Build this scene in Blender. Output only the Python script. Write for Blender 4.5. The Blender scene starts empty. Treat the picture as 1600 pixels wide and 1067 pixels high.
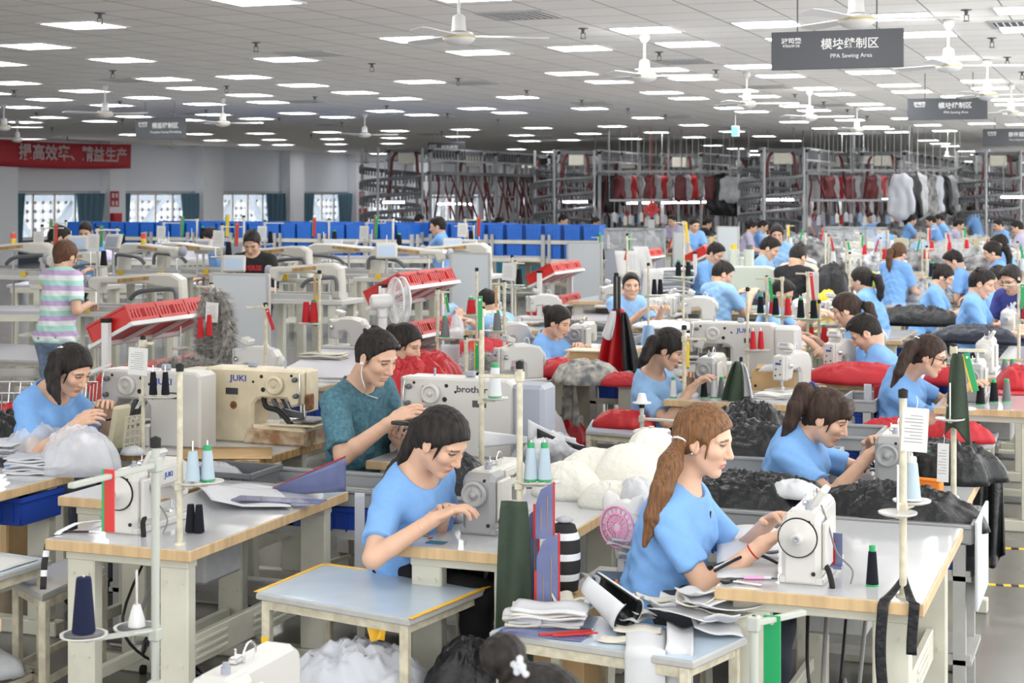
import bpy, bmesh, math, random
import numpy as np
from mathutils import Vector, Matrix
S = bpy.context.scene
C = S.collection
PI = math.pi
# ---------------------------------------------------------------- camera, world, exposure
F, Y0, HC = 2600.0, 302.0, 2.1           # focal length in pixels, horizon row, eye height
YAW = math.atan(975 / 2600)
cy_, sy_ = math.cos(YAW), math.sin(YAW)
camd = bpy.data.cameras.new('camera')
cam = bpy.data.objects.new('camera', camd); C.objects.link(cam)
cam.location = (0, 0, HC); cam.rotation_euler = (PI / 2, 0, YAW)
camd.sensor_width = 36; camd.lens = F / 1600 * 36
camd.shift_y = -(533.5 - Y0) / 1600
camd.clip_end = 400
camd.dof.use_dof = True; camd.dof.focus_distance = 7.2; camd.dof.aperture_fstop = 7.0
S.camera = cam
S.view_settings.view_transform = 'Standard'; S.view_settings.look = 'None'
S.view_settings.gamma = 1; S.view_settings.use_curve_mapping = False
S.view_settings.exposure = 0.36
w = bpy.data.worlds.new('daylight'); S.world = w; w.use_nodes = True
w.node_tree.nodes['Background'].inputs[0].default_value = (.985, .985, .97, 1)
w.node_tree.nodes['Background'].inputs[1].default_value = 2.5
LAMP = 18.0
S.cycles.max_bounces = 8; S.cycles.diffuse_bounces = 4; S.cycles.glossy_bounces = 3
S.cycles.transparent_max_bounces = 10; S.cycles.caustics_reflective = False; S.cycles.caustics_refractive = False

def W(px, py, d):            # a pixel of the photograph at depth d -> world point
    lat = (px - 800) / F * d
    return Vector((lat * cy_ - d * sy_, lat * sy_ + d * cy_, HC - (py - Y0) / F * d))
def P(px, py, z=.76):        # a pixel on the horizontal plane at height z
    return W(px, py, (HC - z) * F / (py - Y0))
def onX(px, X):              # Y where a pixel column meets the plane x = X
    k = (px - 800) / F
    return -X * (cy_ + k * sy_) / (sy_ - k * cy_)
def depth(x, y): return -x * sy_ + y * cy_

# ---------------------------------------------------------------- materials
MATS = {}
def nd(nt, t, **kw):
    n = nt.nodes.new(t)
    for k, v in kw.items(): setattr(n, k, v)
    return n
def mat(name, col, rough=.5, metal=0., noise=0., scale=20., bump=0., bscale=60., alpha=1., emit=0., spec=.5, trans=0., coat=0., attr=None, stretch=None, col2=None):
    if name in MATS: return MATS[name]
    m = bpy.data.materials.new(name); m.use_nodes = True; nt = m.node_tree
    b = nt.nodes['Principled BSDF']
    b.inputs['Base Color'].default_value = (*col, 1)
    b.inputs['Roughness'].default_value = rough; b.inputs['Metallic'].default_value = metal
    b.inputs['Specular IOR Level'].default_value = spec
    b.inputs['Alpha'].default_value = alpha
    b.inputs['Transmission Weight'].default_value = trans
    b.inputs['Coat Weight'].default_value = coat
    if emit:
        b.inputs['Emission Color'].default_value = (*col, 1); b.inputs['Emission Strength'].default_value = emit
    src = None
    if noise or bump:
        tc = nd(nt, 'ShaderNodeTexCoord'); src = tc.outputs['Object']
        if stretch:
            mp = nd(nt, 'ShaderNodeMapping'); mp.inputs['Scale'].default_value = stretch
            nt.links.new(src, mp.inputs[0]); src = mp.outputs[0]
    if attr:
        a = nd(nt, 'ShaderNodeAttribute', attribute_name=attr)
        nt.links.new(a.outputs['Color'], b.inputs['Base Color'])
    if noise:
        n = nd(nt, 'ShaderNodeTexNoise'); n.inputs['Scale'].default_value = scale; n.inputs['Detail'].default_value = 5
        nt.links.new(src, n.inputs['Vector'])
        r = nd(nt, 'ShaderNodeValToRGB')
        c2 = col2 or tuple(min(1, c * (1 + noise)) for c in col)
        c1 = col if col2 else tuple(c * (1 - noise) for c in col)
        r.color_ramp.elements[0].color = (*c1, 1); r.color_ramp.elements[1].color = (*c2, 1)
        r.color_ramp.elements[0].position = .35; r.color_ramp.elements[1].position = .65
        nt.links.new(n.outputs['Fac'], r.inputs[0]); nt.links.new(r.outputs[0], b.inputs['Base Color'])
    if bump:
        n = nd(nt, 'ShaderNodeTexNoise'); n.inputs['Scale'].default_value = bscale; n.inputs['Detail'].default_value = 4
        nt.links.new(src, n.inputs['Vector'])
        bp = nd(nt, 'ShaderNodeBump'); bp.inputs['Strength'].default_value = bump; bp.inputs['Distance'].default_value = .01
        nt.links.new(n.outputs['Fac'], bp.inputs['Height']); nt.links.new(bp.outputs[0], b.inputs['Normal'])
    MATS[name] = m
    return m
M = {}
def defmats():
    g = lambda k, *a, **kw: M.__setitem__(k, mat(k, *a, **kw))
    g('enamel', (.54, .525, .475), .28, noise=.03, scale=6)
    g('enamel_white', (.54, .53, .505), .28)
    g('enamel_grey', (.30, .31, .32), .32, noise=.04)
    g('enamel_silver', (.30, .305, .31), .35)
    g('cream_old', (.62, .545, .39), .4, noise=.10, scale=9)
    g('rust', (.20, .09, .035), .85, noise=.5, scale=30)
    g('beige_paint', (.60, .59, .50), .42, noise=.05, scale=7)
    g('bench_paint', (.54, .50, .385), .5, noise=.16, scale=26)
    g('grey_paint', (.42, .42, .41), .4, noise=.04)
    g('grey_steel', (.36, .365, .37), .42, noise=.06)
    g('dark_steel', (.10, .105, .115), .45)
    g('chrome', (.72, .72, .72), .22, 1.)
    g('black', (.013, .013, .014), .45, spec=.3)
    g('rubber', (.015, .015, .015), .7, spec=.25)
    g('cable_grey', (.19, .19, .19), .5)
    g('laminate', (.51, .52, .54), .09, noise=.015, scale=2, bump=.035, bscale=9)
    g('laminate_blue', (.44, .53, .63), .22, noise=.05, scale=4)
    g('laminate_grey', (.42, .42, .46), .35)
    g('wood_edge', (.52, .365, .195), .5, noise=.14, scale=30, stretch=(1, 1, .12))
    g('wood_dark', (.40, .24, .09), .6, noise=.35, scale=30, stretch=(1, 1, .12))
    g('cardboard', (.47, .31, .15), .75, noise=.06, scale=10)
    g('red_plastic', (.50, .016, .012), .38)
    g('blue_plastic', (.012, .055, .36), .38)
    g('blue_bright', (.012, .14, .58), .4)
    g('teal_plastic', (.02, .16, .24), .5)
    g('grey_plastic', (.30, .32, .38), .45)
    g('green_plastic', (.008, .30, .095), .4)
    g('yellow', (.75, .50, .02), .5)
    g('orange', (.85, .24, .02), .4)
    g('pink', (.85, .35, .60), .4)
    g('white_plastic', (.65, .65, .65), .35)
    g('cream_plastic', (.56, .52, .37), .45, noise=.05)
    g('paper', (.64, .64, .63), .7)
    g('whiteboard', (.52, .56, .59), .35)
    g('thread_black', (.012, .013, .018), .85, spec=.2, bump=.3, bscale=300, stretch=(1, 1, 6))
    g('thread_white', (.62, .64, .66), .8, bump=.3, bscale=300, stretch=(1, 1, 6))
    g('thread_blue', (.42, .52, .60), .8, bump=.3, bscale=300, stretch=(1, 1, 6))
    g('thread_red', (.48, .010, .016), .8, bump=.3, bscale=300, stretch=(1, 1, 6))
    g('thread_grey', (.16, .17, .175), .8, bump=.3, bscale=300, stretch=(1, 1, 6))
    g('thread_navy', (.012, .016, .045), .85, spec=.2, bump=.3, bscale=300, stretch=(1, 1, 6))
    g('cloth_white', (.57, .58, .605), .85, bump=.15, bscale=40)
    g('cloth_cream', (.60, .575, .50), .85, bump=.15, bscale=40)
    g('cloth_grey', (.40, .41, .43), .85, noise=.12, scale=12, bump=.2, bscale=40)
    g('cloth_pale', (.48, .50, .55), .8, bump=.15, bscale=40)
    g('nylon_black', (.011, .012, .014), .34, spec=.35, bump=.8, bscale=22)
    g('nylon_navy', (.016, .02, .036), .36, spec=.3, bump=.4, bscale=25)
    g('nylon_red', (.42, .008, .014), .40, bump=.35, bscale=22)
    g('cloth_red', (.44, .010, .020), .6, bump=.15, bscale=40)
    g('olive', (.040, .058, .040), .8, spec=.25, noise=.08, scale=20)
    g('sky_cloth', (.36, .52, .74), .8)
    g('camo', (.50, .48, .42), .8, noise=.5, scale=16, col2=(.13, .14, .15))
    g('mixed_grey', (.62, .63, .66), .8, noise=.5, scale=7, col2=(.06, .06, .07), bump=.3, bscale=30)
    g('mixed_dark', (.30, .30, .30), .8, noise=.5, scale=5, col2=(.03, .03, .035), bump=.3, bscale=20)
    g('lilac', (.55, .52, .72), .5)
    g('batting', (.72, .71, .645), .95, bump=.8, bscale=30)
    g('fur', (.17, .16, .15), .9, noise=.6, scale=30, col2=(.55, .53, .50))
    g('fur_grey', (.28, .27, .27), .9, noise=.6, scale=40, col2=(.52, .51, .50))
    g('poly', (.80, .85, .92), .12, alpha=.28)
    g('poly_milky', (.78, .80, .85), .14, alpha=.45, bump=.6, bscale=14)
    g('poly_blue', (.15, .18, .36), .08, alpha=.80, noise=.25, scale=3)
    g('tape_yellow', (.80, .46, .03), .4)
    g('sign_grey', (.075, .082, .095), .45)
    g('sign_white', (.80, .80, .80), .5)
    g('ink_blue', (.03, .07, .32), .4)
    g('ink_dark', (.05, .05, .055), .4)
    g('jeans', (.16, .22, .32), .85, noise=.2, scale=14)
    g('trouser_black', (.012, .012, .014), .8, spec=.2, bump=.2, bscale=30)
    g('trouser_navy', (.03, .036, .055), .75)
    g('curtain', (.10, .19, .26), .85)
    g('banner', (.50, .03, .045), .65, noise=.1, scale=1.2)
    g('screen', (.42, .52, .66), .2)
    g('glass_pane', (.90, .95, 1), .05, alpha=.18)
    g('conveyor', (.13, .135, .145), .5, noise=.15, scale=1.5)
    g('conveyor_light', (.30, .31, .325), .5)
    g('hose_red', (.10, .010, .013), .5)
    g('skin', (.62, .40, .29), .48, attr='Col', spec=.35, bump=.05, bscale=120)
    g('hair_black', (.018, .015, .014), .55, spec=.22, noise=.5, scale=60, stretch=(1, 1, .12), bump=.25, bscale=140)
    g('hair_dark', (.040, .024, .018), .55, spec=.22, noise=.4, scale=60, stretch=(1, 1, .12), bump=.25, bscale=140)
    g('hair_brown', (.095, .045, .024), .5, spec=.25, noise=.35, scale=150, stretch=(1, 1, .06), bump=.25, bscale=200)
    g('hair_auburn', (.165, .078, .034), .5, spec=.25, noise=.38, scale=150, stretch=(1, 1, .06), bump=.25, bscale=200)
    g('tee_blue', (.185, .385, .74), .85, noise=.03, scale=60, bump=.08, bscale=200)
    g('tee_pale', (.265, .46, .74), .85, noise=.03, scale=60, bump=.08, bscale=200)
    g('tee_teal', (.045, .115, .155), .8, noise=.45, scale=55, col2=(.075, .20, .26))
    g('tee_mint', (.40, .66, .64), .85)
    g('tee_black', (.012, .012, .013), .85)
    g('tee_navy', (.025, .035, .20), .8)
    g('tee_cream', (.62, .60, .50), .85)
    g('tee_lilac', (.45, .42, .58), .85)
    g('tee_striped', (.45, .72, .66), .85)
    g('lamp_panel', (1, .995, .98), .5, emit=LAMP)
    g('tube_light', (1, .97, 1), .5, emit=36)
    g('led_green', (.1, 1, .4), .5, emit=1.5)
    g('lens_red', (.8, .05, .02), .3); g('lens_yellow', (.8, .55, .02), .3); g('lens_green', (.05, .4, .06), .3)
defmats()
# striped fabrics
def stripes(name, c1, c2, c3, axis, period):
    m = mat(name, c1, .85); nt = m.node_tree; b = nt.nodes['Principled BSDF']
    tc = nd(nt, 'ShaderNodeTexCoord'); sp = nd(nt, 'ShaderNodeSeparateXYZ'); nt.links.new(tc.outputs['Object'], sp.inputs[0])
    mu = nd(nt, 'ShaderNodeMath', operation='DIVIDE'); mu.inputs[1].default_value = period; nt.links.new(sp.outputs[axis], mu.inputs[0])
    fr = nd(nt, 'ShaderNodeMath', operation='FRACT'); nt.links.new(mu.outputs[0], fr.inputs[0])
    r = nd(nt, 'ShaderNodeValToRGB'); r.color_ramp.interpolation = 'CONSTANT'
    e = r.color_ramp.elements; e[0].color = (*c1, 1); e[1].color = (*c2, 1); e[1].position = .34
    e2 = e.new(.67); e2.color = (*c3, 1)
    nt.links.new(fr.outputs[0], r.inputs[0]); nt.links.new(r.outputs[0], b.inputs['Base Color'])
    M[name] = m
stripes('tee_stripe', (.40, .72, .64), (.78, .80, .82), (.55, .40, .66), 2, .13)
stripes('bw_stripe', (.02, .02, .022), (.02, .02, .022), (.78, .80, .84), 2, .075)
# ---------------------------------------------------------------- mesh helpers
def V3(p): return Vector(p)
class MB:
    """collects shapes; build() links them as ONE mesh object"""
    def __init__(s): s.v = []; s.f = []; s.m = []; s.sm = []
    def raw(s, vs, fs, mi=0, smooth=False):
        o = len(s.v); s.v += [tuple(v) for v in vs]
        s.f += [tuple(i + o for i in f) for f in fs]
        s.m += [mi] * len(fs); s.sm += [smooth] * len(fs)
        return s
    def box(s, c, d, rot=None, bev=0, mi=0):
        x, y, z = [k / 2 for k in d]
        if bev:
            b = min(bev, x * .9, y * .9, z * .9)
            vs = []; ids = {}
            for i, a in enumerate((-1, 1)):
                for j, e in enumerate((-1, 1)):
                    for k, g in enumerate((-1, 1)):
                        for ax in range(3):
                            q = [a * (x - b), e * (y - b), g * (z - b)]
                            q[ax] = (a * x, e * y, g * z)[ax]
                            ids[i, j, k, ax] = len(vs); vs.append(q)
            fs = []
            for ax in range(3):
                o1, o2 = [q for q in range(3) if q != ax]
                for sd in (0, 1):
                    l = []
                    for u, w_ in ((0, 0), (1, 0), (1, 1), (0, 1)):
                        t = [0, 0, 0]; t[ax] = sd; t[o1] = u; t[o2] = w_
                        l.append(ids[t[0], t[1], t[2], ax])
                    if (sd == 0) ^ (ax == 1): l.reverse()
                    fs.append(l)
                for u in (0, 1):      # edges parallel to ax
                    for w_ in (0, 1):
                        l = []
                        for e_, which in ((0, o1), (1, o1), (1, o2), (0, o2)):
                            t = [0, 0, 0]; t[ax] = e_; t[o1] = u; t[o2] = w_
                            l.append(ids[t[0], t[1], t[2], which])
                        fs.append(l)
            for i in (0, 1):
                for j in (0, 1):
                    for k in (0, 1): fs.append([ids[i, j, k, a] for a in range(3)])
        else:
            vs = [(a * x, e * y, g * z) for a in (-1, 1) for e in (-1, 1) for g in (-1, 1)]
            fs = [(0, 1, 3, 2), (4, 6, 7, 5), (0, 4, 5, 1), (2, 3, 7, 6), (0, 2, 6, 4), (1, 5, 7, 3)]
        R = rot if rot is not None else Matrix.Identity(3)
        if isinstance(R, (int, float)): R = Matrix.Rotation(R, 3, 'Z')
        c = V3(c)
        return s.raw([R @ V3(v) + c for v in vs], fs, mi)
    def bar(s, a, b, wd, ht=None, mi=0, bev=0):           # a box along a->b
        a, b = V3(a), V3(b); d = b - a; L = d.length
        if L < 1e-6: return s
        R = d.to_track_quat('X', 'Z').to_matrix()
        return s.box((a + b) / 2, (L, wd, ht or wd), R, bev, mi)
    def cyl(s, a, b, r0, r1=None, n=16, mi=0, caps=True):
        a, b = V3(a), V3(b); r1 = r0 if r1 is None else r1
        R = (b - a).to_track_quat('Z', 'Y').to_matrix()
        vs = []
        for p, r in ((a, r0), (b, r1)):
            for i in range(n):
                t = 2 * PI * i / n
                vs.append(p + R @ V3((r * math.cos(t), r * math.sin(t), 0)))
        s.raw(vs, [(i, (i + 1) % n, n + (i + 1) % n, n + i) for i in range(n)], mi, True)
        if caps: s.raw(vs, [tuple(range(n - 1, -1, -1)), tuple(range(n, 2 * n))], mi)
        return s
    def lathe(s, prof, o=(0, 0, 0), axis=(0, 0, 1), n=20, mi=0):
        R = V3(axis).to_track_quat('Z', 'Y').to_matrix(); o = V3(o)
        vs = [o + R @ V3((r * math.cos(2 * PI * i / n), r * math.sin(2 * PI * i / n), z)) for r, z in prof for i in range(n)]
        fs = [(k * n + i, k * n + (i + 1) % n, (k + 1) * n + (i + 1) % n, (k + 1) * n + i) for k in range(len(prof) - 1) for i in range(n)]
        s.raw(vs, fs, mi, True)
        if prof[0][0] > 1e-5: s.raw(vs[:n], [tuple(range(n - 1, -1, -1))], mi)
        if prof[-1][0] > 1e-5: s.raw(vs[-n:], [tuple(range(n))], mi)
        return s
    def tube(s, pts, r, n=8, mi=0, smooth_path=True):
        pts = [V3(p) for p in pts]
        if smooth_path and len(pts) > 2:
            q = []
            for i in range(len(pts) - 1):
                p0, p1, p2, p3 = pts[max(i - 1, 0)], pts[i], pts[i + 1], pts[min(i + 2, len(pts) - 1)]
                for k in range(5):
                    t = k / 5
                    q.append(.5 * ((2 * p1) + (p2 - p0) * t + (2 * p0 - 5 * p1 + 4 * p2 - p3) * t * t + (3 * p1 - p0 - 3 * p2 + p3) * t ** 3))
            pts = q + [pts[-1]]
        vs = []; up = None
        for i, p in enumerate(pts):
            d = (pts[min(i + 1, len(pts) - 1)] - pts[max(i - 1, 0)]).normalized()
            if up is None: up = d.orthogonal().normalized()
            up = (up - d * up.dot(d)); up = up.normalized() if up.length > 1e-6 else d.orthogonal().normalized()
            e = d.cross(up)
            rr = r[i * len(r) // len(pts)] if isinstance(r, (list, tuple)) else r
            vs += [p + (up * math.cos(2 * PI * j / n) + e * math.sin(2 * PI * j / n)) * rr for j in range(n)]
        m_ = len(pts)
        s.raw(vs, [(k * n + i, k * n + (i + 1) % n, (k + 1) * n + (i + 1) % n, (k + 1) * n + i) for k in range(m_ - 1) for i in range(n)], mi, True)
        s.raw(vs[:n], [tuple(range(n - 1, -1, -1))], mi); s.raw(vs[-n:], [tuple(range(n))], mi)
        return s
    def prism(s, poly, axis, t0, t1, mi=0, bev=0):
        """polygon in the plane across `axis` ('x': (y,z), 'y': (x,z), 'z': (x,y)) swept from t0 to t1, with chamfered rims"""
        def mk(p, t):
            return {'x': (t, p[0], p[1]), 'y': (p[0], t, p[1]), 'z': (p[0], p[1], t)}[axis]
        n = len(poly); pl = [Vector(p) for p in poly]
        area = sum(pl[i].x * pl[(i + 1) % n].y - pl[(i + 1) % n].x * pl[i].y for i in range(n))
        if area < 0: pl.reverse()
        ins = []
        for i in range(n):
            a, b, c = pl[i - 1], pl[i], pl[(i + 1) % n]
            n1 = Vector((-(b - a).y, (b - a).x)).normalized(); n2 = Vector((-(c - b).y, (c - b).x)).normalized()
            m_ = (n1 + n2); m_ = m_.normalized() / max(.5, m_.normalized().dot(n1)) if m_.length > 1e-6 else n1
            ins.append(b + m_ * bev)
        rings = [(ins, t0), (pl, t0 + bev), (pl, t1 - bev), (ins, t1)] if bev else [(pl, t0), (pl, t1)]
        vs = [mk(p, t) for r, t in rings for p in r]
        fl = axis == 'y'
        fs = []
        for k in range(len(rings) - 1):
            for i in range(n):
                f = (k * n + i, k * n + (i + 1) % n, (k + 1) * n + (i + 1) % n, (k + 1) * n + i)
                fs.append(f[::-1] if fl else f)
        b0 = tuple(range(n - 1, -1, -1)); b1 = tuple(range((len(rings) - 1) * n, len(rings) * n))
        fs += [b0[::-1], b1[::-1]] if fl else [b0, b1]
        return s.raw(vs, fs, mi)
    def build(s, name, m=None, parent=None, loc=None, rz=0):
        me = bpy.data.meshes.new(name)
        me.from_pydata(s.v, [], s.f)
        me.polygons.foreach_set('material_index', s.m)
        me.polygons.foreach_set('use_smooth', s.sm)
        me.update()
        for k in (m if isinstance(m, (list, tuple)) else [m]): me.materials.append(M[k] if isinstance(k, str) else k)
        o = bpy.data.objects.new(name, me); C.objects.link(o)
        if parent is not None: o.parent = parent
        if loc is not None: o.location = loc
        o.rotation_euler[2] = rz
        return o
def npmesh(name, v, f, m, parent=None, smooth=True, col=None):
    """fast mesh from numpy arrays (quads)"""
    v = np.asarray(v, np.float32); f = np.asarray(f, np.int32)
    me = bpy.data.meshes.new(name)
    me.vertices.add(len(v)); me.vertices.foreach_set('co', v.ravel())
    me.loops.add(f.size); me.loops.foreach_set('vertex_index', f.ravel())
    me.polygons.add(len(f)); me.polygons.foreach_set('loop_start', np.arange(0, f.size, f.shape[1], dtype=np.int32))
    me.polygons.foreach_set('use_smooth', np.full(len(f), smooth))
    me.update(calc_edges=True); me.validate()
    if col is not None:
        a = me.attributes.new('Col', 'FLOAT_COLOR', 'POINT')
        a.data.foreach_set('color', np.hstack([col, np.ones((len(col), 1))]).astype(np.float32).ravel())
    me.materials.append(M[m] if isinstance(m, str) else m)
    o = bpy.data.objects.new(name, me); C.objects.link(o)
    if parent is not None: o.parent = parent
    return o
USED = {}
def tag(o, label, cat, group=None, kind=None):
    if label: o['label'] = label
    if cat: o['category'] = cat
    if group: o['group'] = group
    if kind: o['kind'] = kind
    return o
def thing(name, label, cat, loc=(0, 0, 0), rz=0, group=None):
    o = bpy.data.objects.new(name, None); C.objects.link(o); o.empty_display_size = .1
    o.location = loc; o.rotation_euler = (0, 0, rz)
    return tag(o, label, cat, group)
def struct(o):
    o['kind'] = 'structure'; return o
def dup(root, loc, rz=0, label=None, group=None, scale=None):
    r = root.copy(); C.objects.link(r); r.location = loc; r.rotation_euler = (0, 0, rz)
    if scale: r.scale = (scale,) * 3
    if label: r['label'] = label
    if group: r['group'] = group
    for ch in list(root.children):
        c = ch.copy(); C.objects.link(c); c.parent = r
        for g in ch.children:
            d = g.copy(); C.objects.link(d); d.parent = c
    return r
class Kit:
    """one prototype per kind: the first placed one is the prototype itself, later ones are copies"""
    def __init__(s, make): s.make = make; s.p = {}
    def put(s, key, loc, rz, label, group=None, scale=None):
        if key not in s.p:
            r = s.make(key); s.p[key] = r
            r.location = loc; r.rotation_euler = (0, 0, rz)
            if scale: r.scale = (scale,) * 3
            r['label'] = label
            if group: r['group'] = group
            return r
        if not group and 'group' in s.p[key]:
            o = dup(s.p[key], loc, rz, label, None, scale or 1.0)
            if 'group' in o: del o['group']
            return o
        return dup(s.p[key], loc, rz, label, group, scale or 1.0)
ORD = ['first', 'second', 'third', 'fourth', 'fifth', 'sixth', 'seventh', 'eighth', 'ninth', 'tenth', 'eleventh', 'twelfth', 'thirteenth', 'fourteenth', 'fifteenth', 'sixteenth', 'seventeenth', 'eighteenth', 'nineteenth', 'twentieth']
def lettering(text, size, m, parent, loc, rot=(PI / 2, 0, 0), bold=0., name='lettering', align='CENTER', sx=1., ext=.0006):
    c = bpy.data.curves.new(name, 'FONT'); c.body = text; c.size = size; c.align_x = align; c.align_y = 'CENTER'
    c.extrude = ext; c.offset = bold; c.resolution_u = 3
    t = bpy.data.objects.new('tmp', c); C.objects.link(t)
    dg = bpy.context.evaluated_depsgraph_get()
    me = bpy.data.meshes.new_from_object(t.evaluated_get(dg)); bpy.data.objects.remove(t)
    me.materials.clear(); me.materials.append(M[m])
    o = bpy.data.objects.new(name, me); C.objects.link(o); o.parent = parent
    o.location = loc; o.rotation_euler = rot; o.scale = (sx, 1, 1)
    return o
# ---------------------------------------------------------------- noise
def vnoise(p, seed=0):
    p = np.asarray(p, float); i = np.floor(p).astype(np.int64); f = p - i; f = f * f * (3 - 2 * f)
    def h(a, b, c):
        n = (a * 374761393 + b * 668265263 + c * 1274126177 + seed * 974711) & 0x7fffffff
        n = ((n ^ (n >> 13)) * 1274126177) & 0x7fffffff
        return ((n ^ (n >> 16)) & 0xffff) / 65535.
    r = 0
    for a in (0, 1):
        for b in (0, 1):
            for c in (0, 1):
                wgt = (f[..., 0] if a else 1 - f[..., 0]) * (f[..., 1] if b else 1 - f[..., 1]) * (f[..., 2] if c else 1 - f[..., 2])
                r = r + wgt * h(i[..., 0] + a, i[..., 1] + b, i[..., 2] + c)
    return r
def fbm(p, seed=0, oct=3, ridged=False):
    p = np.asarray(p, float); r = 0; a = .5; t = 0
    for k in range(oct):
        n = vnoise(p * 2 ** k + 17.3 * k, seed + k)
        if ridged: n = 1 - np.abs(2 * n - 1)
        r = r + a * n; t += a; a *= .5
    return r / t
# ---------------------------------------------------------------- implicit surfaces
class SDF:
    def __init__(s, lo, hi, h):
        s.lo = np.array(lo, float) - 2 * h; s.h = h
        s.n = np.ceil((np.array(hi, float) + 2 * h - s.lo) / h).astype(int) + 1
        s.ax = [s.lo[i] + h * np.arange(s.n[i]) for i in range(3)]
        s.D = np.full(s.n, .15, np.float32)
    def sl(s, lo, hi):
        a = np.clip(np.floor((np.array(lo) - s.lo) / s.h).astype(int), 0, s.n); b = np.clip(np.ceil((np.array(hi) - s.lo) / s.h).astype(int) + 1, 0, s.n)
        if (b <= a).any(): return None, None
        q = tuple(slice(a[i], b[i]) for i in range(3))
        return q, (s.ax[0][q[0]][:, None, None], s.ax[1][q[1]][None, :, None], s.ax[2][q[2]][None, None, :])
    def put(s, q, d, k, sub=False):
        D = s.D[q]
        if sub: D = -D
        if k > 0:
            t = np.clip(.5 + .5 * (D - d) / k, 0, 1); r = D * (1 - t) + d * t - k * t * (1 - t)
        else: r = np.minimum(D, d)
        s.D[q] = -r if sub else r
    def cone(s, a, b, ra, rb=None, k=.02, sub=False, cut=None, infl=0):
        a, b = np.array(a, float), np.array(b, float); rb = ra if rb is None else rb
        ra += infl; rb += infl; m = k + 4 * s.h
        q, X = s.sl(np.minimum(a - ra, b - rb) - m, np.maximum(a + ra, b + rb) + m)
        if q is None: return s
        ba = b - a; L = max(ba @ ba, 1e-9)
        t = ((X[0] - a[0]) * ba[0] + (X[1] - a[1]) * ba[1] + (X[2] - a[2]) * ba[2]) / L
        tc = np.clip(t, 0, 1)
        d = np.sqrt((X[0] - a[0] - ba[0] * tc) ** 2 + (X[1] - a[1] - ba[1] * tc) ** 2 + (X[2] - a[2] - ba[2] * tc) ** 2) - (ra + (rb - ra) * tc)
        if cut is not None: d = np.maximum(d, (t - cut) * math.sqrt(L))
        s.put(q, d, k, sub); return s
    def ell(s, c, r, R=None, k=.02, sub=False, infl=0):
        c = np.array(c, float); r = np.array(r, float) + infl; m = k + 4 * s.h
        R = np.eye(3) if R is None else np.array(R, float)          # rows = local axes in world
        e = np.sqrt(((R.T * r) ** 2).sum(1))
        q, X = s.sl(c - e - m, c + e + m)
        if q is None: return s
        dx = [X[i] - c[i] for i in range(3)]
        u = [(dx[0] * R[i, 0] + dx[1] * R[i, 1] + dx[2] * R[i, 2]) for i in range(3)]
        k0 = np.sqrt(sum((u[i] / r[i]) ** 2 for i in range(3))); k1 = np.sqrt(sum((u[i] / r[i] ** 2) ** 2 for i in range(3)))
        d = k0 * (k0 - 1) / np.maximum(k1, 1e-6)
        s.put(q, d, k, sub); return s
    def plane(s, p, n):                                              # keep the side where (x-p).n < 0
        n = np.array(n, float); n /= np.linalg.norm(n)
        d = (s.ax[0][:, None, None] - p[0]) * n[0] + (s.ax[1][None, :, None] - p[1]) * n[1] + (s.ax[2][None, None, :] - p[2]) * n[2]
        s.D = np.maximum(s.D, d.astype(np.float32)); return s
    def add(s, f):
        s.D = s.D + f(s.ax[0][:, None, None], s.ax[1][None, :, None], s.ax[2][None, None, :]).astype(np.float32); return s
    def mesh(s):
        D = s.D.copy(); D[0] = D[-1] = .1; D[:, 0] = D[:, -1] = .1; D[:, :, 0] = D[:, :, -1] = .1
        g = D < 0
        a = g[:-1] ^ g[1:]; b = g[:, :-1] ^ g[:, 1:]; c = g[:, :, :-1] ^ g[:, :, 1:]
        act = np.zeros(np.array(D.shape) - 1, bool)
        for j in (0, 1):
            for k in (0, 1):
                act |= a[:, j:D.shape[1] - 1 + j, k:D.shape[2] - 1 + k]
                act |= b[j:D.shape[0] - 1 + j, :, k:D.shape[2] - 1 + k]
                act |= c[j:D.shape[0] - 1 + j, k:D.shape[1] - 1 + k, :]
        I = np.argwhere(act); idx = np.full(act.shape, -1, np.int32); idx[act] = np.arange(len(I))
        cor = [(0, 0, 0), (1, 0, 0), (0, 1, 0), (1, 1, 0), (0, 0, 1), (1, 0, 1), (0, 1, 1), (1, 1, 1)]
        val = [D[I[:, 0] + x, I[:, 1] + y, I[:, 2] + z] for x, y, z in cor]
        pos = np.zeros((len(I), 3)); cnt = np.zeros(len(I))
        for i, j in ((0, 1), (2, 3), (4, 5), (6, 7), (0, 2), (1, 3), (4, 6), (5, 7), (0, 4), (1, 5), (2, 6), (3, 7)):
            mk = (val[i] < 0) != (val[j] < 0)
            t = np.where(mk, val[i] / np.where(mk, val[i] - val[j], 1), 0)[:, None]
            pos += mk[:, None] * (np.array(cor[i]) + t * (np.array(cor[j]) - np.array(cor[i]))); cnt += mk
        v = s.lo + s.h * (I + pos / np.maximum(cnt, 1)[:, None])
        F_ = []
        for axn, e in ((0, a), (1, b), (2, c)):
            E = np.argwhere(e)
            o1, o2 = [(1, 2), (2, 0), (0, 1)][axn]
            ok = (E[:, o1] > 0) & (E[:, o2] > 0) & (E[:, o1] < act.shape[o1]) & (E[:, o2] < act.shape[o2]); E = E[ok]
            d1 = np.zeros(3, int); d1[o1] = 1; d2 = np.zeros(3, int); d2[o2] = 1
            qd = [idx[tuple((E - x * d1 - y * d2).T)] for x, y in ((1, 1), (0, 1), (0, 0), (1, 0))]
            q = np.stack(qd, 1); inside = g[tuple(E.T)]
            q[~inside] = q[~inside][:, ::-1]
            F_.append(q)
        f = np.concatenate(F_); f = f[(f >= 0).all(1)]
        return v, f
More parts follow.
